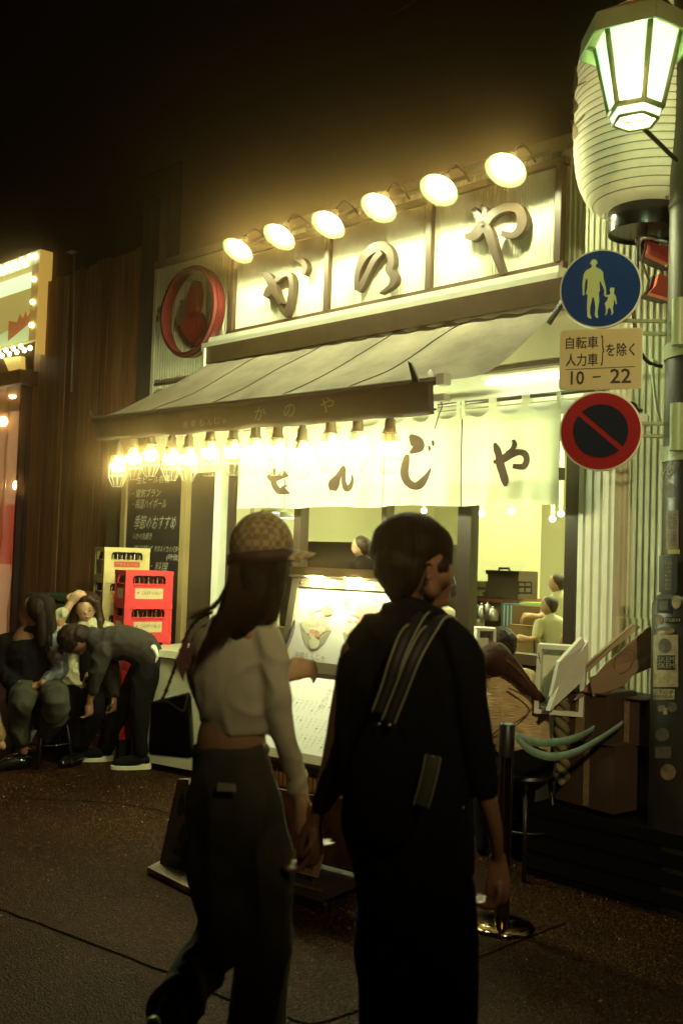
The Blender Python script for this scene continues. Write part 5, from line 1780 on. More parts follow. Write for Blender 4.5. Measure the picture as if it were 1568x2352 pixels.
# ================================================================== people
class Body:
    """a volume of lofted limbs and ellipsoids, fused into one continuous skin"""

    def __init__(self):
        self.mb = MB()

    def limb(self, pts, depth=None, squash=1.0, seg=16, cap=1.0):
        """pts: (x, y, dist, radius_px[, squash]) traced at their distances; radii in the picture's pixels there"""
        P, R, Q = [], [], []
        for p in pts:
            P.append(N(p[0], p[1], p[2]))
            R.append(p[3] * p[2] / FPX)
            Q.append(p[4] if len(p) > 4 else squash)
        return self.limbw(P, R, Q, seg, 4, cap)

    def limbw(self, P, R, Q=1.0, seg=16, k=4, capf=1.0):
        if not isinstance(Q, list):
            Q = [Q] * len(P)
        if len(P) > 2:
            S4 = spline([Vector((*p, 0)) for p in [q.to_4d() for q in P]] if False else P, k)
            R4 = [v.x for v in spline([Vector((r, q, 0)) for r, q in zip(R, Q)], k)]
            Q4 = [v.y for v in spline([Vector((r, q, 0)) for r, q in zip(R, Q)], k)]
        else:
            S4, R4, Q4 = P, R, Q
        # rounded ends
        def cap(p, d, r, q):
            return [(p + d * r * math.sin(a) * capf, r * math.cos(a), q) for a in (1.45, 1.15, .8, .4)]
        d0 = (S4[0] - S4[1]).normalized()
        d1 = (S4[-1] - S4[-2]).normalized()
        rings = cap(S4[0], d0, R4[0], Q4[0]) + list(zip(S4, R4, Q4)) + cap(S4[-1], d1, R4[-1], Q4[-1])[::-1]
        g = self.mb
        o = len(g.v)
        n = len(rings)
        for i, (p, r, q) in enumerate(rings):
            a, b = rings[max(i - 1, 0)][0], rings[min(i + 1, n - 1)][0]
            t = (b - a).normalized()
            view = (p - CAM).normalized()
            side = t.cross(view)
            side = side.normalized() if side.length > .05 else RGT
            dep = t.cross(side).normalized()
            for k in range(seg):
                an = 2 * math.pi * k / seg
                g.v.append(p + side * (r * math.cos(an)) + dep * (r * q * math.sin(an)))
        for i in range(n - 1):
            for k in range(seg):
                k2 = (k + 1) % seg
                g.f.append((o + i * seg + k, o + i * seg + k2, o + (i + 1) * seg + k2, o + (i + 1) * seg + k))
        g.f.append(tuple(o + k for k in range(seg))[::-1])
        g.f.append(tuple(o + (n - 1) * seg + k for k in range(seg)))
        return self

    def ball(self, x, y, d, rx, ry, rd=None, tilt=0.0):
        """ellipsoid: radii across, up and in depth, in pixels at its distance; tilt clockwise in degrees"""
        s = d / FPX
        M = Matrix((RGT, -FWD.copy() * -1, UPV)).transposed()
        M = M @ Matrix.Rotation(math.radians(tilt), 3, 'Y')
        self.mb.ell(N(x, y, d), (rx * s, (rd or rx) * s, ry * s), M, 22, 14)
        return self

    def skin(self, name, m, parent, voxel=.008, smooth=5, folds=None):
        tmp = self.mb.build('tmp', None, None)
        r = tmp.modifiers.new('r', 'REMESH')
        r.mode = 'VOXEL'
        r.voxel_size = voxel
        if smooth:
            sm = tmp.modifiers.new('s', 'SMOOTH')
            sm.factor = .5
            sm.iterations = smooth
        dg = bpy.context.evaluated_depsgraph_get()
        me = bpy.data.meshes.new_from_object(tmp.evaluated_get(dg))
        old = tmp.data
        bpy.data.objects.remove(tmp)
        bpy.data.meshes.remove(old)
        me.name = name
        off = Vector((0, 0, 0))
        q = parent
        while q is not None:
            off += q.location
            q = q.parent
        if folds:
            for v, nn in zip(me.vertices, [v.normal.copy() for v in me.vertices]):
                v.co = v.co + nn * folds(v.co)
        me.transform(Matrix.Translation(-off))
        me.materials.clear()
        me.materials.append(m)
        me.polygons.foreach_set('use_smooth', [True] * len(me.polygons))
        o = bpy.data.objects.new(name, me)
        COL.objects.link(o)
        o.parent = parent
        return o


def wrinkle(amp, sc=(9, 9, 3), seed=0.0, amp2=0.0):
    def f(co):
        p = Vector((co.x * sc[0] + seed, co.y * sc[1], co.z * sc[2]))
        a = 1 - abs(mnoise.noise(p)) * 2.2
        b = mnoise.noise(p * 2.7 + Vector((5, 5, 5)))
        return amp * (a * a * (1 if a > 0 else -1) - .4) + amp2 * b
    return f


def hand(B, wrist, palm_dir, spread, curl, scale=1.0, thumb=1):
    """palm and five fingers grown from world points; palm_dir and spread are unit vectors, curl bends the fingers"""
    pd, sd = palm_dir.normalized(), spread.normalized()
    cd_ = curl.normalized()
    s = scale
    B.limbw([wrist, wrist + pd * .045 * s, wrist + pd * .085 * s], [.024 * s, .034 * s, .036 * s], .5)
    for i, (off, L) in enumerate(((-.028, .066), (-.010, .076), (.009, .072), (.027, .058))):
        a = wrist + pd * .088 * s + sd * off * s
        b = a + (pd * .75 + cd_ * .45 + sd * off * 2).normalized() * L * .45 * s
        c = b + (pd * .3 + cd_ * .9).normalized() * L * .38 * s
        e = c + (cd_ - pd * .35).normalized() * L * .28 * s
        B.limbw([a - pd * .02 * s, a, b, c, e], [.0095 * s, .0095 * s, .0088 * s, .0082 * s, .007 * s], 1.0, 10, 2)
    a = wrist + pd * .03 * s + sd * .026 * thumb * s
    B.limbw([a, a + (pd * .5 + sd * thumb * .8).normalized() * .03 * s, a + (pd * .9 + sd * thumb * .5 + cd_ * .4).normalized() * .058 * s], [.013 * s, .011 * s, .008 * s], 1.0, 10, 2)


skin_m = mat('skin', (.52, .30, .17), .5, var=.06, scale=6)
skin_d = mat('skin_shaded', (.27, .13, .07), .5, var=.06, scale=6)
hair_m = mat('hair_dark', (.022, .011, .006), .62, spec=.18, var=.4, scale=40, stretch=(8, 8, 1))
hair_r = mat('hair_auburn', (.10, .028, .012), .55, spec=.25, var=.4, scale=40, stretch=(8, 8, 1))
black = mat('black_cloth', (.0055, .005, .006), .9, spec=.12, var=.3, scale=6, bump=.2, bscale=40)
eye_w = mat('eye_white', (.6, .55, .45), .3)
eye_b = mat('eye_dark', (.01, .006, .004), .2)
lip = mat('lips', (.36, .10, .07), .45)


def strands(name, paths, m, parent, r0=.0016):
    g = MB()
    for P in paths:
        n = len(P)
        g.tube(P, [r0 * (1 - .75 * i / (n - 1)) for i in range(n)], 3, False)
    o = g.build(name, m, parent, True, recalc=False)
    tag(o, kind='stuff')
    return o


rnd = random.Random(21)

# ------------------------------------------------------------------ man in black, foreground
D = 2.50
mfoot = atZ(950, 2352, .45)
man = thing('person', 'man in black with short bowl-cut hair and striped bag straps, walking with his back turned', 'person', (N(950, 1500, D).x, N(950, 1500, D).y, 0))
b = Body()
b.ball(956, 1288, D, 76, 80, 80)                                   # skull
b.limb([(985, 1300, D + .02, 60), (1000, 1345, D + .02, 40), (998, 1378, D + .02, 24)], squash=1.0)  # face and jaw
b.ball(1006, 1316, D - .0, 32, 40, 62)
b.ball(985, 1345, D - .012, 26, 36, 52)
b.ball(1026, 1336, D + .015, 13, 26, 22)                          # cheek
b.ball(1034, 1345, D + .055, 12, 9, 12, 10)                        # nose showing past the cheek
b.ball(1020, 1382, D + .025, 16, 13, 18)                           # chin
b.limb([(950, 1340, D + .0, 44), (953, 1400, D + .015, 38), (948, 1450, D + .03, 38)])
b.limb([(915, 1500, D, 80, .5), (920, 1600, D, 120, .55), (930, 1750, D, 120, .66), (945, 1880, D, 118, .7), (950, 1960, D, 115, .75)])
b.limb([(1046, 1494, D - .03, 32), (1082, 1640, D - .06, 29), (1110, 1800, D - .06, 24), (1134, 1900, D - .03, 19), (1142, 1975, D + .02, 13)])
b.limb([(820, 1500, D, 40), (790, 1650, D + .03, 36), (760, 1780, D + .06, 28), (735, 1850, D + .08, 20), (724, 1895, D + .08, 15)])
b.limb([(900, 1990, D, 62), (890, 2200, D + .05, 52), (885, 2440, D + .06, 40), (885, 2800, D + .05, 24)])
b.limb([(1010, 1990, D, 62), (1020, 2200, D - .02, 52), (1022, 2440, D - .03, 40), (1020, 2800, D - .1, 24)])
hw_ = N(1142, 1972, D + .02)
hand(b, hw_, Vector((0, 0, -1)) + RH * .03, FH, -RH * .6 + FH * .4, .98, 1)
hand(b, N(722, 1890, D + .08), Vector((0, 0, -1)) - RH * .15, FH, -RH, .98, -1)
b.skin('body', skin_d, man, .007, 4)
# ear
e = Body()
e.ball(984, 1310, D - .084, 8, 17, 7, 8)
e.ball(982, 1327, D - .086, 6, 7, 7)
e.limb([(977, 1297, D - .096, 3), (986, 1290, D - .096, 3.5), (994, 1300, D - .094, 3), (993, 1316, D - .092, 2.8), (986, 1329, D - .090, 2.8)])
e.skin('ear', skin_d, man, .004, 3)
MB().lathe([(.0045, -.0015), (.006, 0), (.0045, .0015), (.003, 0), (.0045, -.0015)], N(983, 1338, D - .092), 14, Matrix.Rotation(1.2, 3, 'X')).build('earring', steel, man, True)
h = Body()
h.ball(938, 1258, D - .0, 90, 82, 92, 0)
h.ball(998, 1256, D + .01, 43, 52, 66)
h.limb([(915, 1290, D - .04, 58), (915, 1335, D - .035, 42), (912, 1364, D - .03, 24)])
h.limb([(950, 1300, D - .075, 26), (946, 1325, D - .075, 24), (938, 1352, D - .065, 16)])
h.limb([(900, 1310, D - .02, 44), (912, 1350, D - .02, 30)])
h.ball(1016, 1284, D + .01, 24, 26, 46)
h.ball(1012, 1302, D - .040, 20, 22, 28)
h.limb([(1004, 1300, D - .064, 9), (1007, 1322, D - .062, 5), (1006, 1334, D - .06, 2.5)])
h.limb([(968, 1262, D - .085, 16), (976, 1286, D - .088, 9), (978, 1300, D - .085, 5)])
h.skin('hair', hair_m, man, .006, 5, lambda co: .0025 * mnoise.noise(Vector((co.x * 60, co.y * 60, co.z * 14))))
pp = []
for i in range(900):
    a = rnd.uniform(0, 2 * math.pi)
    c0 = N(940, 1200, D)
    ln_ = rnd.uniform(.5, 1.0)
    P = []
    for k in range(6):
        t = k / 5 * 1.75 * ln_
        R = Vector((.101 * math.sin(t), .105 * math.sin(t), .095 * math.cos(t)))
        P.append(N(942, 1263, D) + RH * R.x * math.cos(a) + FH * R.y * math.sin(a) + ZU * (R.z + .0))
    pp.append(P)
strands('hair_strand', pp, hair_m, man, .0011)
s = Body()
s.limb([(935, 1400, D, 50, 1), (930, 1440, D, 78, .75), (925, 1500, D, 118, .66), (925, 1600, D, 142, .66), (930, 1750, D, 150, .68), (935, 1860, D, 152, .72), (945, 1960, D, 138, .8), (950, 2010, D, 134, .82)], cap=.15)
s.limb([(1010, 1450, D - .01, 38), (1054, 1488, D - .03, 44), (1078, 1600, D - .05, 43), (1096, 1720, D - .06, 41), (1110, 1808, D - .05, 33)])
s.limb([(870, 1450, D, 45), (822, 1500, D, 46), (800, 1590, D + .02, 42), (790, 1690, D + .04, 42), (762, 1790, D + .06, 38), (742, 1845, D + .07, 28)])
s.limb([(898, 1398, D - .01, 30), (935, 1384, D - .035, 26), (975, 1402, D - .03, 26), (998, 1420, D + .0, 28)])
s.skin('shirt', black, man, .008, 4, wrinkle(.014, (7, 7, 3.5), 1.0, .005))
t_ = Body()
t_.limb([(945, 1950, D, 132, .8), (950, 2050, D, 136, .8)])
t_.limb([(898, 2040, D, 84, .95), (893, 2200, D + .04, 76), (890, 2352, D + .05, 72), (888, 2500, D + .06, 66), (888, 2780, D + .05, 56)])
t_.limb([(1010, 2040, D, 84, .95), (1020, 2200, D - .02, 76), (1022, 2352, D - .02, 74), (1022, 2500, D - .04, 68), (1020, 2780, D - .1, 56)])
t_.skin('trousers', black, man, .010, 5, wrinkle(.012, (7, 7, 2.5), 4.0, .004))
for x, dd in ((888, D + .05), (1020, D - .1)):
    q = Body()
    p = N(x, 2840, dd)
    q.limbw([Vector((p.x, p.y, .05)), Vector((p.x, p.y, .045)) + (RH * .35 + FH * .6).normalized() * .10, Vector((p.x, p.y, .035)) + (RH * .35 + FH * .6).normalized() * .19], [.045, .042, .034])
    q.skin('shoe', black, man, .008, 4)
# his shoulder bag: straps with pale piping, bag on the back, webbing tail
bag = thing('shoulder_bag', 'black shoulder bag with pale edged straps slung over the man in black', 'bag', N(900, 1750, D - .12))
pipm = mat('strap_piping', (.34, .32, .20), .4)
strapm = mat('strap_black', (.012, .011, .012), .6)


def sweep(pts, w, t, nm, m, par, wdir=None):
    P = spline([N(*p) for p in pts], 6)
    g = MB()
    n = len(P)
    for i, p in enumerate(P):
        T = (P[min(i + 1, n - 1)] - P[max(i - 1, 0)]).normalized()
        vw = (p - CAM).normalized()
        sd = T.cross(vw).normalized() * w / 2
        dp = vw * t
        g.v += [p - sd, p + sd, p + sd + dp, p - sd + dp]
    for i in range(n - 1):
        for k in range(4):
            g.f.append((i * 4 + k, i * 4 + (k + 1) % 4, i * 4 + 4 + (k + 1) % 4, i * 4 + 4 + k))
    g.f += [(0, 1, 2, 3), (4 * n - 1, 4 * n - 2, 4 * n - 3, 4 * n - 4)]
    return g.build(nm, m, par, True)


k1 = [(1040, 1432, D + .02), (1016, 1426, D - .06), (985, 1448, D - .13), (950, 1510, D - .175), (918, 1590, D - .185), (890, 1660, D - .19)]
k2 = [(1000, 1420, D + .02), (975, 1416, D - .05), (940, 1448, D - .125), (912, 1510, D - .165), (890, 1580, D - .175), (868, 1640, D - .18)]
sweep(k1, .034, .006, 'strap', strapm, bag)
sweep(k2, .034, .006, 'strap', strapm, bag)
for kk in (k1, k2):
    for o_x in (-15, 15):
        pts = [(x + o_x * (.96 if y > 1440 else .55), y + o_x * (.28 if y > 1440 else -.6), d - .006) for x, y, d in kk]
        MB().tube(spline([N(*p) for p in pts], 6), .0022, 6).build('piping', pipm, bag, True)
q = Body()
q.limb([(880, 1690, D - .14, 50, .5), (880, 1740, D - .14, 72, .5), (885, 1830, D - .14, 78, .5), (890, 1880, D - .14, 66, .5)])
q.skin('bag_body', black, bag, .009, 6, wrinkle(.006, (8, 8, 8), 9))
sweep([(994, 1735, D - .19), (988, 1770, D - .195), (978, 1810, D - .195), (966, 1852, D - .19)], .040, .003, 'webbing_tail', mat('webbing_sheen', (.08, .085, .05), .22), bag)
for o_x in (-17, 17):
    MB().tube([N(994 + o_x, 1737 + o_x * .2, D - .198), N(988 + o_x, 1770 + o_x * .2, D - .203), N(978 + o_x, 1810 + o_x * .2, D - .203), N(966 + o_x, 1852 + o_x * .2, D - .198)], .0016, 5).build('piping', pipm, bag)
MB().ell(N(870, 1664, D - .20), (.006,) * 3, seg=8, rings=6).build('buckle', steel, bag, True)
MB().ell(N(894, 1666, D - .20), (.007,) * 3, seg=8, rings=6).build('buckle', steel, bag, True)
MB().ell(N(1063, 1855, D - .12), (.004,) * 3, seg=8, rings=6).build('rivet', steel, bag, True)

# ------------------------------------------------------------------ woman in cap and cropped top, foreground
W = 2.62
wom = thing('person', 'long-haired woman in checked cap and cream cropped top, holding the hand of the man', 'person', (N(550, 1700, W).x, N(550, 1700, W).y, 0))
b = Body()
b.ball(598, 1280, W, 60, 78, 72)
b.limb([(625, 1310, W + .03, 40), (630, 1350, W + .04, 26)])
b.limb([(585, 1340, W, 38), (572, 1410, W, 36), (560, 1450, W, 50)])
b.limb([(545, 1470, W, 78, .6), (548, 1560, W, 92, .62), (540, 1650, W, 76, .68), (532, 1700, W, 80, .75), (535, 1780, W, 84, .68), (540, 1860, W, 88, .68)])
b.limb([(612, 1466, W - .02, 34), (632, 1560, W - .04, 27), (645, 1660, W - .03, 22), (672, 1770, W - .0, 18), (694, 1850, W + .02, 14)])
b.limb([(470, 1480, W + .02, 34), (460, 1560, W + .08, 27), (500, 1610, W + .18, 22), (590, 1575, W + .24, 17), (655, 1552, W + .26, 13)])
b.limb([(502, 1900, W, 44), (505, 2050, W + .0, 40), (500, 2130, W - .05, 34), (440, 2262, W - .19, 26), (380, 2356, W - .30, 18)])
b.limb([(590, 1900, W, 44), (598, 2080, W + .04, 40), (598, 2350, W + .06, 34), (600, 2760, W + .08, 20)])
hand(b, N(694, 1846, W + .0), Vector((0, 0, -1)) + RH * .28, -FH, RH * .9, .92, -1)
hand(b, N(646, 1554, W + .26), RH * .9 + ZU * .35, -ZU, FH * .5 + RH * .1 - ZU * .5, .80, -1)
b.skin('body', skin_m, wom, .007, 4)
hc = Body()
hc.ball(598, 1290, W - .0, 70, 90, 84)
hc.limb([(582, 1310, W - .04, 56, .9), (574, 1370, W - .05, 56, .8), (562, 1408, W - .07, 44, .55), (556, 1425, W - .08, 30, .5)])
hc.limb([(545, 1370, W - .06, 34, .6), (518, 1420, W - .08, 26, .5), (490, 1462, W - .10, 17, .5), (468, 1500, W - .10, 7, .6)])
hc.limb([(622, 1300, W + .01, 38), (618, 1370, W + .01, 36, .9), (602, 1425, W - .02, 30, .8), (606, 1440, W - .02, 18)])
hc.limb([(636, 1310, W + .05, 20), (634, 1370, W + .06, 14), (630, 1430, W + .05, 8)])
hc.skin('hair', hair_m, wom, .007, 4, lambda co: .004 * mnoise.noise(Vector((co.x * 50, co.y * 50, co.z * 6))))
pp = []
for i in range(520):
    u = rnd.uniform(-1, 1)
    x0, y0 = 582 + u * 56, 1300 + rnd.uniform(-10, 20)
    e_ = rnd.uniform(0, 1)
    if u < .35:
        x1 = 456 + (u + 1) * 92 + rnd.gauss(0, 5)
        y1 = 1520 - (u + 1) * 84 + rnd.uniform(-30, 14)
        xm_, ym_ = (x0 * .62 + x1 * .38) + 14, (y0 + y1) / 2
        dd = W - .10
    else:
        x1, y1 = 585 + u * 36 + rnd.gauss(0, 5), 1425 + rnd.uniform(-20, 16)
        xm_, ym_ = x0 + 4, (y0 + y1) / 2
        dd = W - .04
    pp.append(spline([N(x0, y0, W - .085), N(xm_, ym_, dd), N(x1, y1, dd - .012)], 4))
for i in range(46):     # loose wisps lit from behind at her left shoulder
    x1, y1 = 432 + rnd.gauss(6, 9), 1420 + rnd.gauss(0, 7)
    pp.append(spline([N(525 + rnd.uniform(-6, 4), 1345 + rnd.uniform(-10, 10), W - .03), N(492 + rnd.uniform(-5, 5), 1392 + rnd.uniform(-5, 6), W - .03), N(x1, y1, W - .02)], 4))
for i in range(60):     # strands in front of the ear
    x0 = 645 + rnd.uniform(-10, 12)
    pp.append(spline([N(x0, 1285, W + .03), N(x0 + rnd.uniform(-6, 6), 1340, W + .05), N(x0 - 14 + rnd.uniform(-6, 10), 1420 + rnd.uniform(-30, 10), W + .05)], 4))
strands('hair_strand', pp, mat('hair_strand_brown', (.06, .026, .010), .5, spec=.25), wom, .0012)
sh = Body()
sh.limb([(565, 1440, W, 66, .6), (548, 1475, W, 100, .58), (546, 1550, W, 108, .62), (545, 1610, W, 100, .66), (547, 1655, W, 82, .74), (546, 1676, W, 78, .76)], cap=.12)
sh.limb([(592, 1452, W - .0, 42), (617, 1482, W - .02, 42), (630, 1560, W - .04, 35), (640, 1640, W - .04, 31), (662, 1730, W - .01, 28), (688, 1812, W + .02, 24), (704, 1862, W + .03, 21)])
sh.limb([(490, 1462, W, 42), (470, 1490, W + .02, 38), (458, 1560, W + .08, 33), (500, 1612, W + .18, 28), (590, 1578, W + .24, 22), (640, 1556, W + .26, 19)])
knit = mat('cream_knit', (.78, .72, .52), .9, var=.08, scale=10, bump=.35, bscale=260)
sh.skin('cropped_top', knit, wom, .0065, 3, wrinkle(.009, (9, 9, 8), 2.0, .003))
denim = mat('dark_denim', (.10, .088, .056), .85, var=.3, scale=9, bump=.3, bscale=300)
tr = Body()
tr.limb([(532, 1716, W, 85, .76), (534, 1780, W, 102, .8), (542, 1850, W, 113, .82), (548, 1920, W, 108, .72), (552, 1985, W, 94, .52)], cap=.12)
tr.limb([(496, 1890, W, 58), (500, 1980, W, 66), (505, 2050, W - .0, 58), (505, 2120, W - .04, 56), (478, 2190, W - .10, 58), (430, 2270, W - .20, 56), (392, 2330, W - .28, 52), (380, 2356, W - .30, 50)])
tr.limb([(598, 1890, W, 60), (602, 1980, W, 68), (602, 2060, W + .02, 64), (600, 2180, W + .04, 66), (594, 2300, W + .05, 66), (590, 2480, W + .06, 66), (592, 2740, W + .07, 66)])
tr.skin('wide_jeans', denim, wom, .008, 3, wrinkle(.019, (10, 10, 2.4), 7.0, .004))
wb = Body()
wb.limb([(532, 1712, W, 86, .78), (532, 1730, W, 90, .78)], cap=.1)
wb.skin('waistband', denim, wom, .007, 2)
for x, y, d_ in ((596, 2830, W + .08),):
    q = Body()
    p = N(x, y, d_)
    q.limbw([Vector((p.x, p.y, .05)), Vector((p.x, p.y, .045)) + RH * .05 + FH * .09, Vector((p.x, p.y, .035)) + RH * .08 + FH * .16], [.04, .038, .03])
    q.skin('shoe', whitey, wom, .008, 4)
q = Body()
q.limb([(352, 2352, W - .36, 20), (340, 2400, W - .34, 24), (352, 2440, W - .3, 18)])
q.skin('shoe', whitey, wom, .008, 4)
# glossy tab on the back pocket
o = MB().slab([N(498, 1816, W - .125), N(543, 1818, W - .125), N(541, 1801, W - .125), N(501, 1798, W - .125)], .008).build('pocket_clip', mat('clip_gloss', (.75, .75, .5), .15, .2, bump=.6, bscale=90), wom)
# cap
cap_m = mat('checked_cap', (.24, .18, .09), .9, bump=.25, bscale=150)
nt2 = cap_m.node_tree
ck = nt2.nodes.new('ShaderNodeTexChecker')
ck.inputs['Scale'].default_value = 62
ck.inputs['Color1'].default_value = (.50, .39, .20, 1)
ck.inputs['Color2'].default_value = (.30, .21, .10, 1)
tc2 = nt2.nodes.new('ShaderNodeTexCoord')
nt2.links.new(tc2.outputs['Object'], ck.inputs['Vector'])
nt2.links.new(ck.outputs['Color'], nt2.nodes['Principled BSDF'].inputs['Base Color'])
cp = Body()
cp.ball(600, 1252, W, 74, 78, 84, 6)
cpo = cp.skin('cap_crown', cap_m, wom, .006, 3)
# cut the crown off below its band
bm = bmesh.new()
bm.from_mesh(cpo.data)
pl = N(598, 1286, W) - wom.location
nrm = (ZU + RH * .10).normalized()
bmesh.ops.bisect_plane(bm, geom=bm.verts[:] + bm.edges[:] + bm.faces[:], plane_co=pl, plane_no=-nrm, clear_outer=True)
bm.to_mesh(cpo.data)
bm.free()
band = Body()
hM = Matrix((RGT, FWD, UPV)).transposed()
g = MB()
prof = []
c0 = N(598, 1279, W)
for k in range(48):
    a = k * math.pi / 24
    p = c0 + RH * .0835 * math.cos(a) + FH * .095 * math.sin(a) - ZU * .010 * math.cos(a) * -1
    g.v += [p - ZU * .016 * 1, p + ZU * .016, p * 1.0 + (p - c0).normalized() * .004 + ZU * .016, p + (p - c0).normalized() * .004 - ZU * .016]
for k in range(48):
    k2 = (k + 1) % 48
    for j in range(4):
        g.f.append((k * 4 + j, k * 4 + (j + 1) % 4, k2 * 4 + (j + 1) % 4, k2 * 4 + j))
g.build('cap_band', mat('cap_band_brown', (.07, .025, .018), .6), wom, True)
MB().ell(N(604, 1174, W), (.007, .007, .005), seg=10, rings=6).build('cap_button', cap_m, wom, True)
# brim: curved plate reaching forward to the right
g = MB()
bd = (RH * .88 + FH * .47).normalized()
bs = Vector((-bd.y, bd.x, 0))
c1_ = N(645, 1262, W + .02)
for j in range(9):
    t = j / 8
    for i in range(13):
        u = (i - 6) / 6
        reach = .098 * t * math.sqrt(max(0, 1 - (u * .80) ** 2))
        p = c1_ + bd * (reach - .045 * u * u) + bs * u * .070 + ZU * (-.012 * t - .020 * u * u + .0)
        g.v.append(p)
for j in range(8):
    for i in range(12):
        k = j * 13 + i
        g.f.append((k, k + 1, k + 14, k + 13))
br_ = g.build('cap_brim', cap_m, wom, True, recalc=False)
so_ = br_.modifiers.new('t', 'SOLIDIFY')
so_.thickness = .006
MB().tube([N(620, 1330, W - .0), N(630, 1352, W + .03)], .002, 5).build('glasses_arm', steel, wom)
# handbag on her left hip with chain strap and pink scarf
hb2 = thing('handbag', 'black handbag with chain strap hanging at the woman\'s left hip', 'bag', N(385, 1660, W - .02))
dB = W - .02
q = MB().hexa([N(338, 1735, dB + .05), N(440, 1745, dB - .05), N(450, 1740, dB + .05), N(350, 1730, dB + .14), N(345, 1612, dB + .05), N(432, 1590, dB - .05), N(440, 1588, dB + .05), N(352, 1606, dB + .14)])
bo = q.build('bag_body', strapm, hb2)
bv = bo.modifiers.new('b', 'BEVEL')
bv.width = .012
bv.segments = 3
MB().tube(spline([N(346, 1612, dB + .04), N(385, 1612, dB - .0), N(415, 1632, dB - .055), N(424, 1628, dB - .06), N(432, 1592, dB - .055)], 5), .0022, 5).build('flap_piping', mat('bag_piping', (.30, .27, .14), .4), hb2, True)
P = spline([N(374, 1606, dB + .03), N(392, 1560, dB + .03), N(412, 1505, dB + .03), N(428, 1460, dB + .02), N(452, 1425, dB), N(490, 1405, dB - .06)], 8)
g = MB()
chm = mat('chain_brown', (.10, .045, .02), .3, .6)
L = sum((P[i + 1] - P[i]).length for i in range(len(P) - 1))
acc, nxt, idx = 0, 0, 0
for i in range(len(P) - 1):
    seg_ = (P[i + 1] - P[i])
    while nxt < acc + seg_.length:
        p = P[i] + seg_ * ((nxt - acc) / seg_.length)
        M = seg_.to_track_quat('Z', 'Y').to_matrix() @ Matrix.Rotation(idx * 1.5, 3, 'Z')
        MB().ell(p, (.0035, .0062, .0085), M, 8, 6).build('chain_link', chm, hb2, True)
        nxt += .0125
        idx += 1
    acc += seg_.length
sc_ = thing('scarf', 'dusty pink scarf tied to the strap of the black handbag', 'scarf', N(415, 1510, dB - .02))
MB().slab([N(432, 1455, dB - .02), N(402, 1518, dB - .03), N(420, 1565, dB - .02), N(432, 1510, dB - .02)], .006).build('scarf_tail', mat('scarf_pink', (.26, .10, .09), .85, var=.2, scale=20), sc_)
MB().slab([N(440, 1470, dB - .01), N(428, 1500, dB - .01), N(432, 1540, dB - .01), N(442, 1500, dB - .01)], .006).build('scarf_tail', mat('scarf_pink', (.26, .10, .09), .85), sc_)
# ------------------------------------------------------------------ people further off
def Wd(cx, cy, d):
    """helper: metres to picture pixels at distance d"""
    return FPX / d


def face_bits(par, x, y, d, s, yaw=0.0, tilt=0.0, eyes=True, lipm=None):
    """eyes, brows and mouth set into a head whose centre is (x, y) and half width s pixels"""
    ca, sa = math.cos(math.radians(tilt)), math.sin(math.radians(tilt))

    def pt(u, v, k):
        return N(x + (u * ca - v * sa) * s, y + (u * sa + v * ca) * s, d - k * s * d / FPX)
    r = s * d / FPX
    for q in (-1, 1):
        p = pt(.38 * q + yaw, -.02, .90)
        MB().ell(p, (r * .13, r * .07, r * .055), Matrix((RGT, FWD, UPV)).transposed(), 10, 6).build('eye', eye_b, par, True)
        a, b_, c = pt(.20 * q + yaw, -.25, .93), pt(.40 * q + yaw, -.32, .92), pt(.58 * q + yaw, -.22, .80)
        MB().tube([a, b_, c], r * .035, 5).build('eyebrow', hair_m, par, True)
    MB().ell(pt(yaw, .68, .93), (r * .20, r * .06, r * .07), Matrix((RGT, FWD, UPV)).transposed(), 10, 6).build('mouth', lipm or lip, par, True)


def head(B, x, y, d, s, yaw=0.0, tilt=0.0):
    r = s
    B.ball(x, y - .25 * r, d, r, r * 1.05, r * 1.1, tilt)
    ta_ = math.radians(tilt)
    ox, oy = -math.sin(ta_), math.cos(ta_)
    B.ball(x + ox * .35 * r + yaw * r * .4, y + oy * .40 * r, d - .22 * r * d / FPX, r * .80, r * .80, r * .72, tilt)
    B.ball(x + ox * .98 * r + yaw * r * .6, y + oy * .98 * r, d - .50 * r * d / FPX, r * .30, r * .24, r * .3)
    B.ball(x + ox * .25 * r + yaw * r * 1.0, y + oy * .27 * r, d - .98 * r * d / FPX, r * .13, r * .22, r * .16)
    B.ball(x + ox * .65 * r + yaw * r * .8, y + oy * .68 * r, d - .80 * r * d / FPX, r * .24, r * .14, r * .16)
    for q in (-1, 1):
        B.ball(x + q * r * .95, y + .12 * r, d + .05 * r * d / FPX, r * .12, r * .24, r * .18)


def stool(x, y, z, lab, grp='stools'):
    o = thing('stool', lab, 'stool', (x, y, 0), grp)
    MB().lathe([(0, z - .03), (.15, z - .03), (.16, z - .015), (.155, z), (0, z)], (x, y, 0), 24).build('seat', rubber, o, 40)
    for k in range(4):
        a = k * math.pi / 2 + .6
        MB().tube([(x + .12 * math.cos(a), y + .12 * math.sin(a), z - .03), (x + .18 * math.cos(a), y + .18 * math.sin(a), .0)], .012, 8).build('leg', rubber, o, True)
    MB().tube([(x + .15 * math.cos(a_ * math.pi / 12), y + .15 * math.sin(a_ * math.pi / 12), z * .45) for a_ in range(25)], .007, 6, False).build('footring', rubber, o, True)
    return o


G0 = lambda x, y, d: Vector((N(x, y, d).x, N(x, y, d).y, 0))

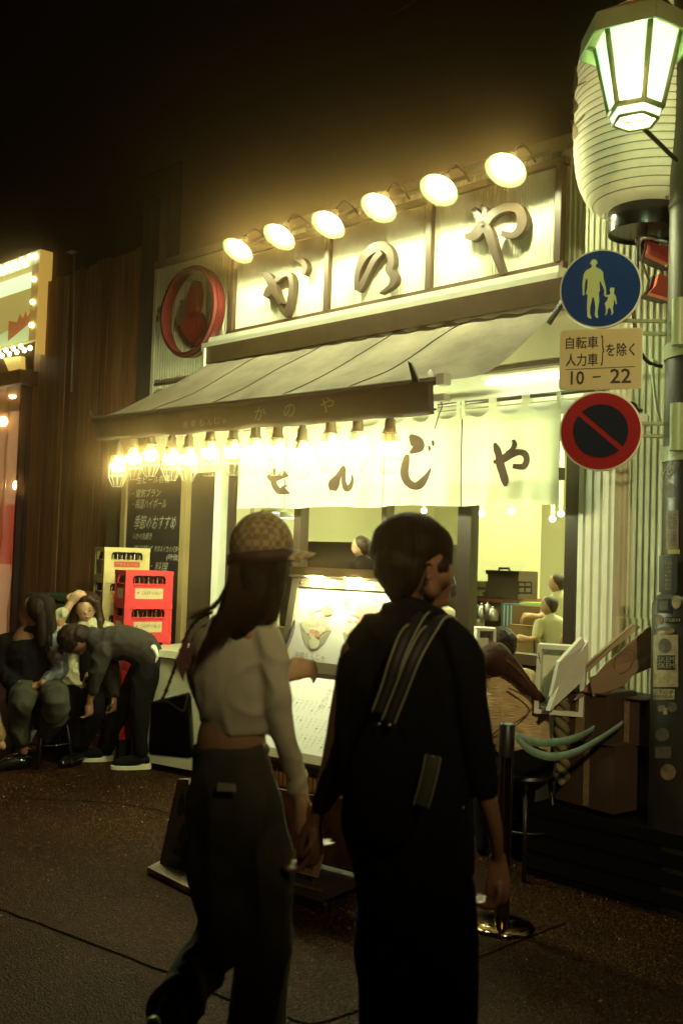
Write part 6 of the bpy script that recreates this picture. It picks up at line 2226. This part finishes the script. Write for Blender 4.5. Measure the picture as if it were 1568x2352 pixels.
# ---- seated woman in dark jacket, head in profile, at the left edge
d1 = 7.35
w1 = thing('person', 'seated woman with long dark hair and silver-grey jacket sleeve, face turned left, at the left edge', 'person', G0(70, 1600, d1))
w1['label'] = 'seated long-haired woman in silver-grey sleeved jacket looking left, at the left edge'
b = Body()
b.ball(78, 1402, d1, 27, 34, 30)
b.ball(62, 1415, d1, 20, 26, 22)
b.ball(47, 1408, d1, 6, 6, 6)          # nose in profile
b.ball(52, 1422, d1, 6, 4, 7)
b.ball(54, 1436, d1, 8, 7, 9)
b.limb([(82, 1430, d1, 15), (80, 1462, d1, 17)])
b.limb([(76, 1480, d1, 50, .6), (78, 1530, d1, 48, .65), (85, 1590, d1 + .05, 46, .75)])
b.limb([(122, 1480, d1, 17), (132, 1535, d1 - .08, 14), (100, 1570, d1 - .25, 11)])
b.limb([(30, 1480, d1, 17), (18, 1540, d1 - .05, 14), (50, 1580, d1 - .25, 11)])
b.limb([(110, 1588, d1 - .02, 28), (124, 1606, d1 - .35, 22), (115, 1660, d1 - .28, 16), (78, 1706, d1 - .16, 11)])
b.limb([(60, 1592, d1, 28), (50, 1600, d1 - .35, 22), (48, 1660, d1 - .3, 16), (55, 1725, d1 - .3, 11)])
hand(b, N(100, 1570, d1 - .25), (-RH * .8 - ZU * .3), FH, -ZU, .9, 1)
hand(b, N(50, 1580, d1 - .25), (RH * .8 - ZU * .3), FH, -ZU, .9, -1)
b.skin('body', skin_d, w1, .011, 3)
MB().ell(N(53, 1403, d1 - .055), (.005, .006, .006), seg=8, rings=6).build('eye', eye_b, w1, True)
MB().ell(N(47, 1424, d1 - .02), (.012, .012, .006), seg=8, rings=6).build('mouth', lip, w1, True)
h = Body()
h.ball(94, 1396, d1 + .005, 34, 36, 42)
h.limb([(104, 1400, d1, 22), (112, 1440, d1 - .02, 19), (112, 1475, d1 - .05, 13), (106, 1496, d1 - .06, 6)])
h.limb([(98, 1410, d1 - .09, 13), (98, 1450, d1 - .10, 14), (96, 1480, d1 - .11, 8)])
h.skin('hair', hair_m, w1, .009, 3, lambda co: .004 * mnoise.noise(Vector((co.x * 40, co.y * 40, co.z * 6))))
j = Body()
j.limb([(78, 1458, d1, 30, .8), (76, 1485, d1, 60, .62), (78, 1530, d1, 58, .7), (82, 1580, d1 - .02, 56, .8)])
j.limb([(20, 1478, d1, 26), (8, 1540, d1 - .05, 22), (40, 1578, d1 - .22, 17)])
j.skin('jacket', black, w1, .011, 3, wrinkle(.012, (8, 8, 6), 3, .004))
j2 = Body()
j2.limb([(118, 1470, d1 - .02, 24), (133, 1500, d1 - .05, 24), (136, 1540, d1 - .09, 20), (108, 1566, d1 - .22, 16)])
j2.skin('jacket_sleeve', mat('silver_sleeve', (.13, .13, .145), .35, var=.2, scale=8), w1, .009, 3, wrinkle(.014, (10, 10, 9), 1, .004))
t_ = Body()
t_.limb([(110, 1584, d1 - .02, 34), (128, 1602, d1 - .34, 32), (124, 1650, d1 - .30, 29), (104, 1686, d1 - .22, 20)])
t_.limb([(60, 1592, d1, 34), (52, 1604, d1 - .34, 30), (44, 1660, d1 - .3, 26), (50, 1700, d1 - .3, 22)])
t_.skin('olive_trousers', mat('olive_twill', (.035, .030, .017), .9, var=.2), w1, .011, 3, wrinkle(.016, (8, 8, 5), 6, .004))
q = Body()
q.limb([(80, 1688, d1 - .18, 12), (74, 1712, d1 - .15, 11)])
q.skin('sock', whitey, w1, .008, 2)
for x, y, dd in ((66, 1722, d1 - .17), (50, 1738, d1 - .32)):
    q = Body()
    p = N(x, y, dd)
    q.limbw([Vector((p.x, p.y, .05)), Vector((p.x, p.y, .045)) - RH * .08 - FH * .05, Vector((p.x, p.y, .03)) - RH * .14 - FH * .10], [.045, .042, .032])
    q.skin('shoe', mat('black_patent', (.01, .009, .008), .15), w1, .009, 3)
p = G0(85, 1600, d1 + .02)
stool(p.x, p.y, .50, 'black metal stool under the woman at the left edge', 'stools by the crates')

pp = []
for i in range(90):
    a = rnd.uniform(-1, 1)
    pp.append(spline([N(90 + a * 20, 1364 + abs(a) * 8, d1 - .08), N(104 + a * 18, 1410, d1 - .12), N(108 + a * 14, 1470, d1 - .12), N(106 + a * 16, 1494 + rnd.uniform(-8, 8), d1 - .11)], 3))
strands('hair_strand', pp, hair_m, w1, .0018)

# ---- seated woman facing the camera with a hand to her forehead
d2 = 7.62
w2 = thing('person', 'seated woman in cream jacket, facing the camera with a hand on her forehead', 'person', G0(190, 1600, d2))
b = Body()
head(b, 197, 1402, d2, 22, .0, -10)
b.limb([(203, 1424, d2 + .02, 10), (206, 1450, d2 + .03, 11)])
b.limb([(200, 1475, d2, 42, .6), (195, 1520, d2, 36, .65), (190, 1590, d2, 40, .75)])
b.limb([(160, 1458, d2, 14), (138, 1436, d2 - .15, 12), (148, 1410, d2 - .16, 10), (162, 1388, d2 - .14, 8)])
b.limb([(245, 1460, d2, 14), (256, 1510, d2 - .05, 12), (226, 1545, d2 - .2, 9)])
b.limb([(175, 1596, d2, 26), (160, 1612, d2 - .38, 20), (163, 1660, d2 - .36, 14), (170, 1712, d2 - .35, 9)])
b.limb([(215, 1596, d2, 26), (215, 1612, d2 - .38, 20), (214, 1660, d2 - .36, 14), (180 + 4, 1712, d2 - .30, 9)])
hand(b, N(160, 1390, d2 - .14), (ZU * .8 + RH * .55), (RH * .8 - ZU * .5), FH * .6 + RH * .5, .98, -1)
hand(b, N(226, 1545, d2 - .2), (-RH * .8 - ZU * .3), FH, -ZU, .9, 1)
b.skin('body', skin_m, w2, .0065, 3)
face_bits(w2, 199, 1404, d2, 21, .02, -10)
h = Body()
h.ball(201, 1388, d2 + .075, 32, 31, 28)
h.ball(198, 1376, d2 + .02, 24, 13, 26)
h.limb([(180, 1380, d2 - .01, 6), (176, 1392, d2 - .01, 5)])
h.limb([(224, 1384, d2 + .02, 9), (231, 1425, d2 + .02, 10), (238, 1455, d2 - .05, 13), (234, 1474, d2 - .07, 7)])
h.limb([(172, 1398, d2 + .05, 10), (178, 1430, d2 + .04, 17), (184, 1456, d2 + .01, 13)])
h.limb([(205, 1374, d2 - .04, 8), (217, 1382, d2 - .045, 6), (221, 1394, d2 - .04, 4)])
h.skin('hair', mat('hair_brown', (.05, .022, .012), .5, spec=.3, var=.3, scale=30), w2, .007, 3, lambda co: .003 * mnoise.noise(Vector((co.x * 50, co.y * 50, co.z * 8))))
crm = mat('cream_jacket', (.58, .52, .30), .7, var=.1, scale=8)
j = Body()
j.limb([(204, 1444, d2, 30, .7), (202, 1466, d2, 50, .62), (198, 1520, d2, 48, .66), (188, 1556, d2 - .06, 46, .8), (186, 1572, d2 - .1, 44, .8)])
j.limb([(162, 1462, d2, 21), (137, 1444, d2 - .12, 19), (134, 1424, d2 - .15, 17), (146, 1406, d2 - .16, 13)])
j.limb([(244, 1450, d2, 22), (256, 1506, d2 - .05, 19), (236, 1540, d2 - .16, 15)])
j.skin('jacket', crm, w2, .009, 3, wrinkle(.016, (9, 9, 9), 2, .005))
q = Body()
q.limb([(206, 1452, d2 - .10, 12), (202, 1500, d2 - .12, 17), (196, 1560, d2 - .17, 13)])
q.skin('dark_shirt', black, w2, .009, 3)
t_ = Body()
t_.limb([(175, 1592, d2, 32), (160, 1610, d2 - .36, 27), (163, 1650, d2 - .36, 24), (168, 1702, d2 - .36, 19)])
t_.limb([(215, 1592, d2, 32), (215, 1610, d2 - .36, 27), (212, 1650, d2 - .36, 24), (192, 1702, d2 - .32, 19)])
t_.skin('black_skirt', black, w2, .011, 3)
for x, y, dd in ((168, 1722, d2 - .36), (186, 1724, d2 - .32)):
    q = Body()
    p = N(x, y, dd)
    q.limbw([Vector((p.x, p.y, .045)), Vector((p.x, p.y, .04)) - FH * .08 - RH * .02, Vector((p.x, p.y, .03)) - FH * .15 - RH * .03], [.040, .038, .03])
    q.skin('shoe', mat('black_patent', (.01, .009, .008), .15), w2, .009, 3)
p = G0(195, 1600, d2 + .02)
stool(p.x, p.y, .47, 'black stool under the woman in the cream jacket', 'stools by the crates')

# ---- man bending over
d3 = 7.20
m3 = thing('person', 'man in dark sweater and black trousers bending far forward beside the crates', 'person', G0(300, 1650, d3))
b = Body()
b.ball(172, 1470, d3 - .02, 31, 33, 32, 60)
b.ball(182, 1492, d3 - .0, 15, 13, 15)
b.limb([(195, 1472, d3, 18), (222, 1470, d3, 20)])
b.limb([(235, 1478, d3, 34, .8), (290, 1478, d3, 34, .9), (332, 1500, d3, 30, .9), (342, 1522, d3, 24)])
b.limb([(235, 1498, d3 - .1, 14), (222, 1545, d3 - .12, 12), (212, 1590, d3 - .12, 9), (206, 1610, d3 - .12, 8)])
b.limb([(250, 1500, d3 + .1, 14), (256, 1560, d3 + .1, 12), (262, 1600, d3 + .08, 9)])
b.limb([(345, 1550, d3 - .03, 20), (322, 1612, d3 - .07, 17), (322, 1690, d3 - .06, 13), (328, 1726, d3 - .05, 10)])
b.limb([(328, 1550, d3 + .1, 20), (287, 1612, d3 + .13, 17), (252, 1680, d3 + .16, 13), (240, 1722, d3 + .18, 10)])
hand(b, N(206, 1610, d3 - .12), -ZU, FH, -RH, .95, 1)
hand(b, N(262, 1600, d3 + .08), -ZU, FH, -RH, .95, -1)
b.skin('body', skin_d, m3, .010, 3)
h = Body()
h.ball(166, 1466, d3 - .02, 35, 34, 36, 50)
h.ball(186, 1458, d3 - .02, 24, 24, 34)
h.skin('hair', hair_m, m3, .009, 3, lambda co: .006 * mnoise.noise(co * 40))
s = Body()
s.limb([(214, 1466, d3, 26), (240, 1478, d3, 40, .9), (292, 1478, d3, 41, .95), (334, 1496, d3, 38, .95), (350, 1520, d3, 32, .95)])
s.limb([(238, 1496, d3 - .1, 22), (224, 1540, d3 - .12, 19), (214, 1584, d3 - .12, 14)])
s.limb([(250, 1500, d3 + .1, 22), (257, 1555, d3 + .1, 19), (262, 1592, d3 + .08, 14)])
s.skin('sweater', mat('dark_sweater', (.022, .016, .011), .9, var=.15), m3, .010, 3, wrinkle(.010, (8, 8, 8), 5, .003))
u = Body()
u.limb([(352, 1488, d3, 11, 3.0), (360, 1505, d3, 9, 3.2), (354, 1526, d3, 9, 3.0)])
u.skin('white_undershirt', whitey, m3, .008, 2)
t_ = Body()
t_.limb([(346, 1512, d3, 27), (340, 1550, d3 - .03, 32), (322, 1612, d3 - .07, 26), (322, 1690, d3 - .06, 19), (325, 1722, d3 - .05, 17)])
t_.limb([(340, 1518, d3 + .06, 30), (326, 1550, d3 + .1, 32), (288, 1612, d3 + .13, 25), (256, 1682, d3 + .16, 19), (246, 1718, d3 + .17, 17)])
t_.skin('trousers', black, m3, .010, 3, wrinkle(.010, (8, 8, 4), 8, .003))
solem = mat('sole_cream', (.70, .66, .42), .6)
for x, dd in ((326, d3 - .05), (238, d3 + .17)):
    p = N(x, 1730, dd)
    q = Body()
    fd = (-RH * .95 - FH * .2).normalized()
    base = Vector((p.x, p.y, 0))
    q.limbw([base + ZU * .065 - fd * .02, base + ZU * .06 + fd * .08, base + ZU * .048 + fd * .17], [.042, .042, .030], .9)
    q.skin('shoe', black, m3, .008, 3)
    g = MB()
    sidev = Vector((-fd.y, fd.x, 0))
    P = []
    for k in range(24):
        a = k * math.pi / 12
        P.append(base + fd * (.070 + .145 * math.cos(a)) + sidev * (.045 + .004 * math.cos(a)) * math.sin(a))
    g.v = [p_ + ZU * .004 for p_ in P] + [p_ + ZU * (.030 + (.016 if (p_ - base).dot(fd) < 0 else 0)) for p_ in P]
    g.f = [tuple(range(24))[::-1], tuple(range(24, 48))] + [(k, (k + 1) % 24, (k + 1) % 24 + 24, k + 24) for k in range(24)]
    g.build('sole', solem, m3)
p = G0(262, 1650, d3 + .45)
stool(p.x, p.y, .47, 'empty black stool behind the bending man, orange cartons beyond', 'stools by the crates')
p = G0(118, 1650, 7.22)
stool(p.x, p.y, .36, 'dark stool in front of the seated women, its feet on bare asphalt', 'stools by the crates')
# foot and pale trouser hem entering at the far left
p4 = thing('person', 'barely visible sitter cut off by the left edge, tan trouser leg and sandal', 'person', G0(-10, 1700, 7.0))
q = Body()
q.limb([(-60, 1560, 7.1, 30), (-45, 1620, 7.0, 24), (-10, 1690, 6.95, 14), (6, 1715, 6.95, 9)])
q.limb([(-80, 1480, 7.3, 50, .6), (-80, 1560, 7.3, 50, .7)])
q.ball(-85, 1400, 7.3, 26, 32, 28)
q.skin('body', skin_m, p4, .011, 3)
q = Body()
q.limb([(-60, 1560, 7.1, 36), (-40, 1620, 7.0, 34), (-8, 1688, 6.95, 22)])
q.skin('tan_trousers', mat('tan_cloth', (.30, .18, .08), .8), p4, .011, 3)
q = Body()
q.limb([(-80, 1470, 7.3, 58, .6), (-80, 1570, 7.3, 58, .7)])
q.skin('jacket', black, p4, .011, 3)

# ---- crouching pair at the window on the right
d5 = 5.12
w5 = thing('person', 'seated woman in tan textured top seen from behind, long auburn hair tied over her shoulder', 'person', G0(1180, 1600, d5))
b = Body()
b.ball(1128, 1520, d5, 33, 38, 38, 30)
b.ball(1108, 1535, d5 + .04, 22, 24, 22)
b.limb([(1142, 1540, d5, 18), (1160, 1562, d5, 22)])
b.limb([(1182, 1590, d5, 58, .55), (1190, 1640, d5, 60, .6), (1205, 1700, d5, 58, .7), (1205, 1740, d5, 62, .8)])
b.limb([(1140, 1590, d5 - .02, 22), (1122, 1660, d5 - .02, 18), (1120, 1710, d5 + .1, 14), (1095, 1700, d5 + .25, 11)])
b.limb([(1218, 1590, d5 + .12, 22), (1226, 1660, d5 + .18, 18), (1180, 1700, d5 + .3, 14)])
b.limb([(1180, 1752, d5, 34), (1110, 1758, d5 + .30, 26), (1112, 1860, d5 + .28, 19), (1115, 1950, d5 + .25, 14)])
b.limb([(1230, 1752, d5, 34), (1190, 1762, d5 + .34, 26), (1190, 1860, d5 + .30, 19), (1190, 1950, d5 + .28, 14)])
hand(b, N(1095, 1700, d5 + .25), (-RH * .6 + FH * .5), ZU, FH, .95, 1)
hand(b, N(1180, 1700, d5 + .3), (-RH * .6 + FH * .5), ZU, FH, .95, -1)
b.skin('body', skin_m, w5, .009, 3)
h = Body()
h.ball(1136, 1514, d5 - .03, 38, 40, 44, 35)
h.limb([(1140, 1506, d5 - .05, 27), (1162, 1526, d5 - .08, 26), (1190, 1552, d5 - .11, 19), (1216, 1580, d5 - .13, 15), (1240, 1606, d5 - .13, 11)], squash=.5)
h.limb([(1104, 1530, d5 - .0, 20), (1098, 1556, d5 - .0, 14)])
h.skin('hair', mat('hair_auburn_dark', (.045, .015, .008), .75, spec=.2, var=.4, scale=30), w5, .008, 3, lambda co: .004 * mnoise.noise(Vector((co.x * 50, co.y * 50, co.z * 10))))  # hair mass in a darker auburn than its strands
pp = []
for i in range(140):
    a, c = rnd.uniform(-14, 14), rnd.uniform(-8, 8)
    pp.append(spline([N(1130 + a, 1490 + abs(a) * .4, d5 - .09), N(1178 + a * .8, 1528 + a * .5, d5 - .12), N(1214 + c, 1568 + c, d5 - .145), N(1248 + c, 1612 + rnd.uniform(-8, 6), d5 - .14)], 3))
strands('hair_strand', pp, hair_r, w5, .0014)
tanm = mat('tan_quilted_knit', (.66, .48, .24), .9, var=.15, scale=8, bump=1.0, bscale=22, stretch=(1, 1, 7))
s = Body()
s.limb([(1160, 1560, d5, 36, .8), (1180, 1585, d5, 68, .56), (1190, 1640, d5, 70, .62), (1200, 1690, d5, 66, .7), (1205, 1708, d5, 66, .7)])
s.limb([(1138, 1582, d5 - .02, 30), (1126, 1640, d5 - .03, 26), (1122, 1690, d5 + .02, 20)])
s.limb([(1216, 1584, d5 + .1, 30), (1232, 1650, d5 + .14, 26), (1200, 1692, d5 + .26, 20)])
s.skin('knit_top', tanm, w5, .008, 3, wrinkle(.009, (9, 9, 7), 3, .004))
strap5 = [N(1168, 1580, d5 - .12), N(1205, 1600, d5 - .16), N(1222, 1625, d5 - .165), N(1190, 1655, d5 - .18), N(1150, 1672, d5 - .16), N(1128, 1690, d5 - .12)]
MB().tube(spline(strap5, 5), .004, 6).build('bag_strap', mat('leather_strap', (.10, .05, .03), .5), w5, True)
t_ = Body()
t_.limb([(1205, 1730, d5, 66, .75), (1205, 1755, d5, 64, .8)])
t_.limb([(1180, 1756, d5, 42), (1112, 1764, d5 + .30, 34), (1112, 1860, d5 + .28, 26), (1114, 1945, d5 + .25, 22)])
t_.limb([(1230, 1756, d5, 42), (1192, 1766, d5 + .34, 34), (1190, 1860, d5 + .30, 26), (1190, 1945, d5 + .28, 22)])
t_.skin('trousers', black, w5, .010, 3)
for x, dd in ((1114, d5 + .25), (1190, d5 + .28)):
    q = Body()
    p = N(x, 1960, dd)
    q.limbw([Vector((p.x, p.y, .05)), Vector((p.x, p.y, .045)) + FH * .08, Vector((p.x, p.y, .03)) + FH * .15], [.042, .04, .03])
    q.skin('shoe', black, w5, .009, 3)
p = G0(1208, 1750, d5)
stool(p.x, p.y, N(1208, 1772, d5).z, 'black stool under the woman in the tan top', 'stools at the window')
d6 = 5.42
w6 = thing('person', 'person with short black hair seated just beyond the woman in the tan top', 'person', G0(1150, 1600, d6))
b = Body()
b.ball(1150, 1480, d6, 32, 36, 36)
b.limb([(1150, 1500, d6, 20), (1152, 1545, d6, 22)])
b.limb([(1155, 1570, d6, 60, .5), (1160, 1640, d6, 55, .6), (1160, 1730, d6, 55, .7)])
b.limb([(1110, 1575, d6, 22), (1095, 1640, d6, 17), (1090, 1700, d6 + .1, 13)])
b.limb([(1205, 1575, d6, 22), (1220, 1640, d6, 17), (1200, 1700, d6 + .1, 13)])
b.limb([(1140, 1735, d6, 34), (1100, 1740, d6 + .1, 26), (1100, 1900, d6 + .05, 16)])
b.limb([(1180, 1735, d6, 34), (1200, 1740, d6 + .1, 26), (1200, 1900, d6 + .05, 16)])
b.ball(1176, 1487, d6 - .02, 6, 11, 8)
hand(b, N(1090, 1700, d6 + .1), -ZU, FH, RH, .95, 1)
hand(b, N(1200, 1700, d6 + .1), -ZU, FH, -RH, .95, 1)
b.skin('body', skin_m, w6, .009, 3)
h = Body()
h.ball(1148, 1473, d6 - .0, 39, 34, 42)
h.ball(1160, 1492, d6 - .02, 24, 20, 30)
h.ball(1128, 1480, d6 - .02, 22, 18, 30)
h.skin('hair', hair_m, w6, .009, 2, lambda co: .008 * mnoise.noise(co * 45))
s = Body()
s.limb([(1152, 1535, d6, 30), (1155, 1565, d6, 70, .5), (1160, 1640, d6, 66, .62), (1160, 1735, d6, 66, .72)])
s.limb([(1108, 1572, d6, 28), (1094, 1640, d6, 23), (1090, 1692, d6 + .1, 17)])
s.limb([(1207, 1572, d6, 28), (1221, 1640, d6, 23), (1202, 1692, d6 + .1, 17)])
s.skin('dark_top', black, w6, .010, 3)
t_ = Body()
t_.limb([(1140, 1740, d6, 42), (1100, 1745, d6 + .1, 33), (1100, 1900, d6 + .05, 22)])
t_.limb([(1180, 1740, d6, 42), (1200, 1745, d6 + .1, 33), (1200, 1900, d6 + .05, 22)])
t_.skin('trousers', black, w6, .011, 3)

# ---- diners inside
def diner(x, y, d, s, lab, top, yaw=0, elbow=True):
    o = thing('person', lab, 'person', G0(x, y, d))
    b = Body()
    b.ball(x, y, d, s, s * 1.15, s * 1.1)
    b.ball(x - s * .25, y + s * .45, d - .01, s * .7, s * .75, s * .8)
    b.ball(x - s * 1.0, y + s * .35, d - .01, s * .14, s * .18, s * .2)
    b.limb([(x, y + s * .9, d, s * .45), (x + 3, y + s * 1.8, d, s * .6)])
    b.limb([(x + 8, y + s * 2.6, d, s * 1.5, .6), (x + 10, y + s * 5, d, s * 1.5, .7), (x + 12, y + s * 7, d, s * 1.5, .8)])
    b.limb([(x - s * 1.2, y + s * 2.6, d - .02, s * .55), (x - s * 1.6, y + s * 4.2, d - .05, s * .45), (x - s * 2.6, y + s * 4.6, d - .12, s * .35)])
    hand(b, N(x - s * 2.6, y + s * 4.6, d - .12), -RH, FH, -ZU, .85, 1)
    b.skin('body', skin_m, o, .012, 3)
    h = Body()
    h.ball(x + s * .28, y - s * .20, d - .0, s * 1.12, s * 1.12, s * 1.25)
    h.ball(x + s * .45, y + s * .3, d, s * .8, s * .8, s * 1.1)
    h.skin('hair', mat('hair_indoor', (.045, .027, .011), .6), o, .010, 3)
    c = Body()
    c.limb([(x + 4, y + s * 1.7, d, s * .9), (x + 8, y + s * 2.5, d, s * 1.8, .6), (x + 10, y + s * 5, d, s * 1.8, .75), (x + 12, y + s * 7, d, s * 1.8, .8)])
    c.limb([(x - s * 1.2, y + s * 2.5, d - .02, s * .75), (x - s * 1.6, y + s * 4.1, d - .05, s * .65)])
    c.skin('top', top, o, .012, 3)
    return o


whs = mat('white_shirt', (.72, .66, .42), .8, var=.06)
diner(1276, 1338, 6.75, 17, 'diner in white shirt with dark hair, higher of the two inside the right window', whs)
diner(1258, 1390, 6.3, 17, 'diner in white shirt bending lower in front, inside the right window', whs)
diner(826, 1254, 6.6, 19, 'diner whose dark hair just shows over the dark cabinet', black)
diner(1012, 1372, 6.15, 16, 'diner in pale shirt mostly hidden behind the man in black', whs)
o = diner(1300, 1470, 5.9, 16, 'diner in dark clothes low in the right corner of the window', black)
# ================================================================== thin volume added to spread a glow round the lamps
hz = MB().box2((-34, -6, -1.0), (10, 26, 9.0)).build('glow_haze', None)
hm = bpy.data.materials.new('glow_haze')
hm.use_nodes = True
nt = hm.node_tree
nt.nodes.clear()
o_ = nt.nodes.new('ShaderNodeOutputMaterial')
v_ = nt.nodes.new('ShaderNodeVolumePrincipled')
v_.inputs['Color'].default_value = (1.0, .58, .24, 1)
v_.inputs['Density'].default_value = 0.018
v_.inputs['Anisotropy'].default_value = 0.991
nt.links.new(v_.outputs[0], o_.inputs['Volume'])
hz.data.materials.append(hm)
tag(hz, kind='stuff')
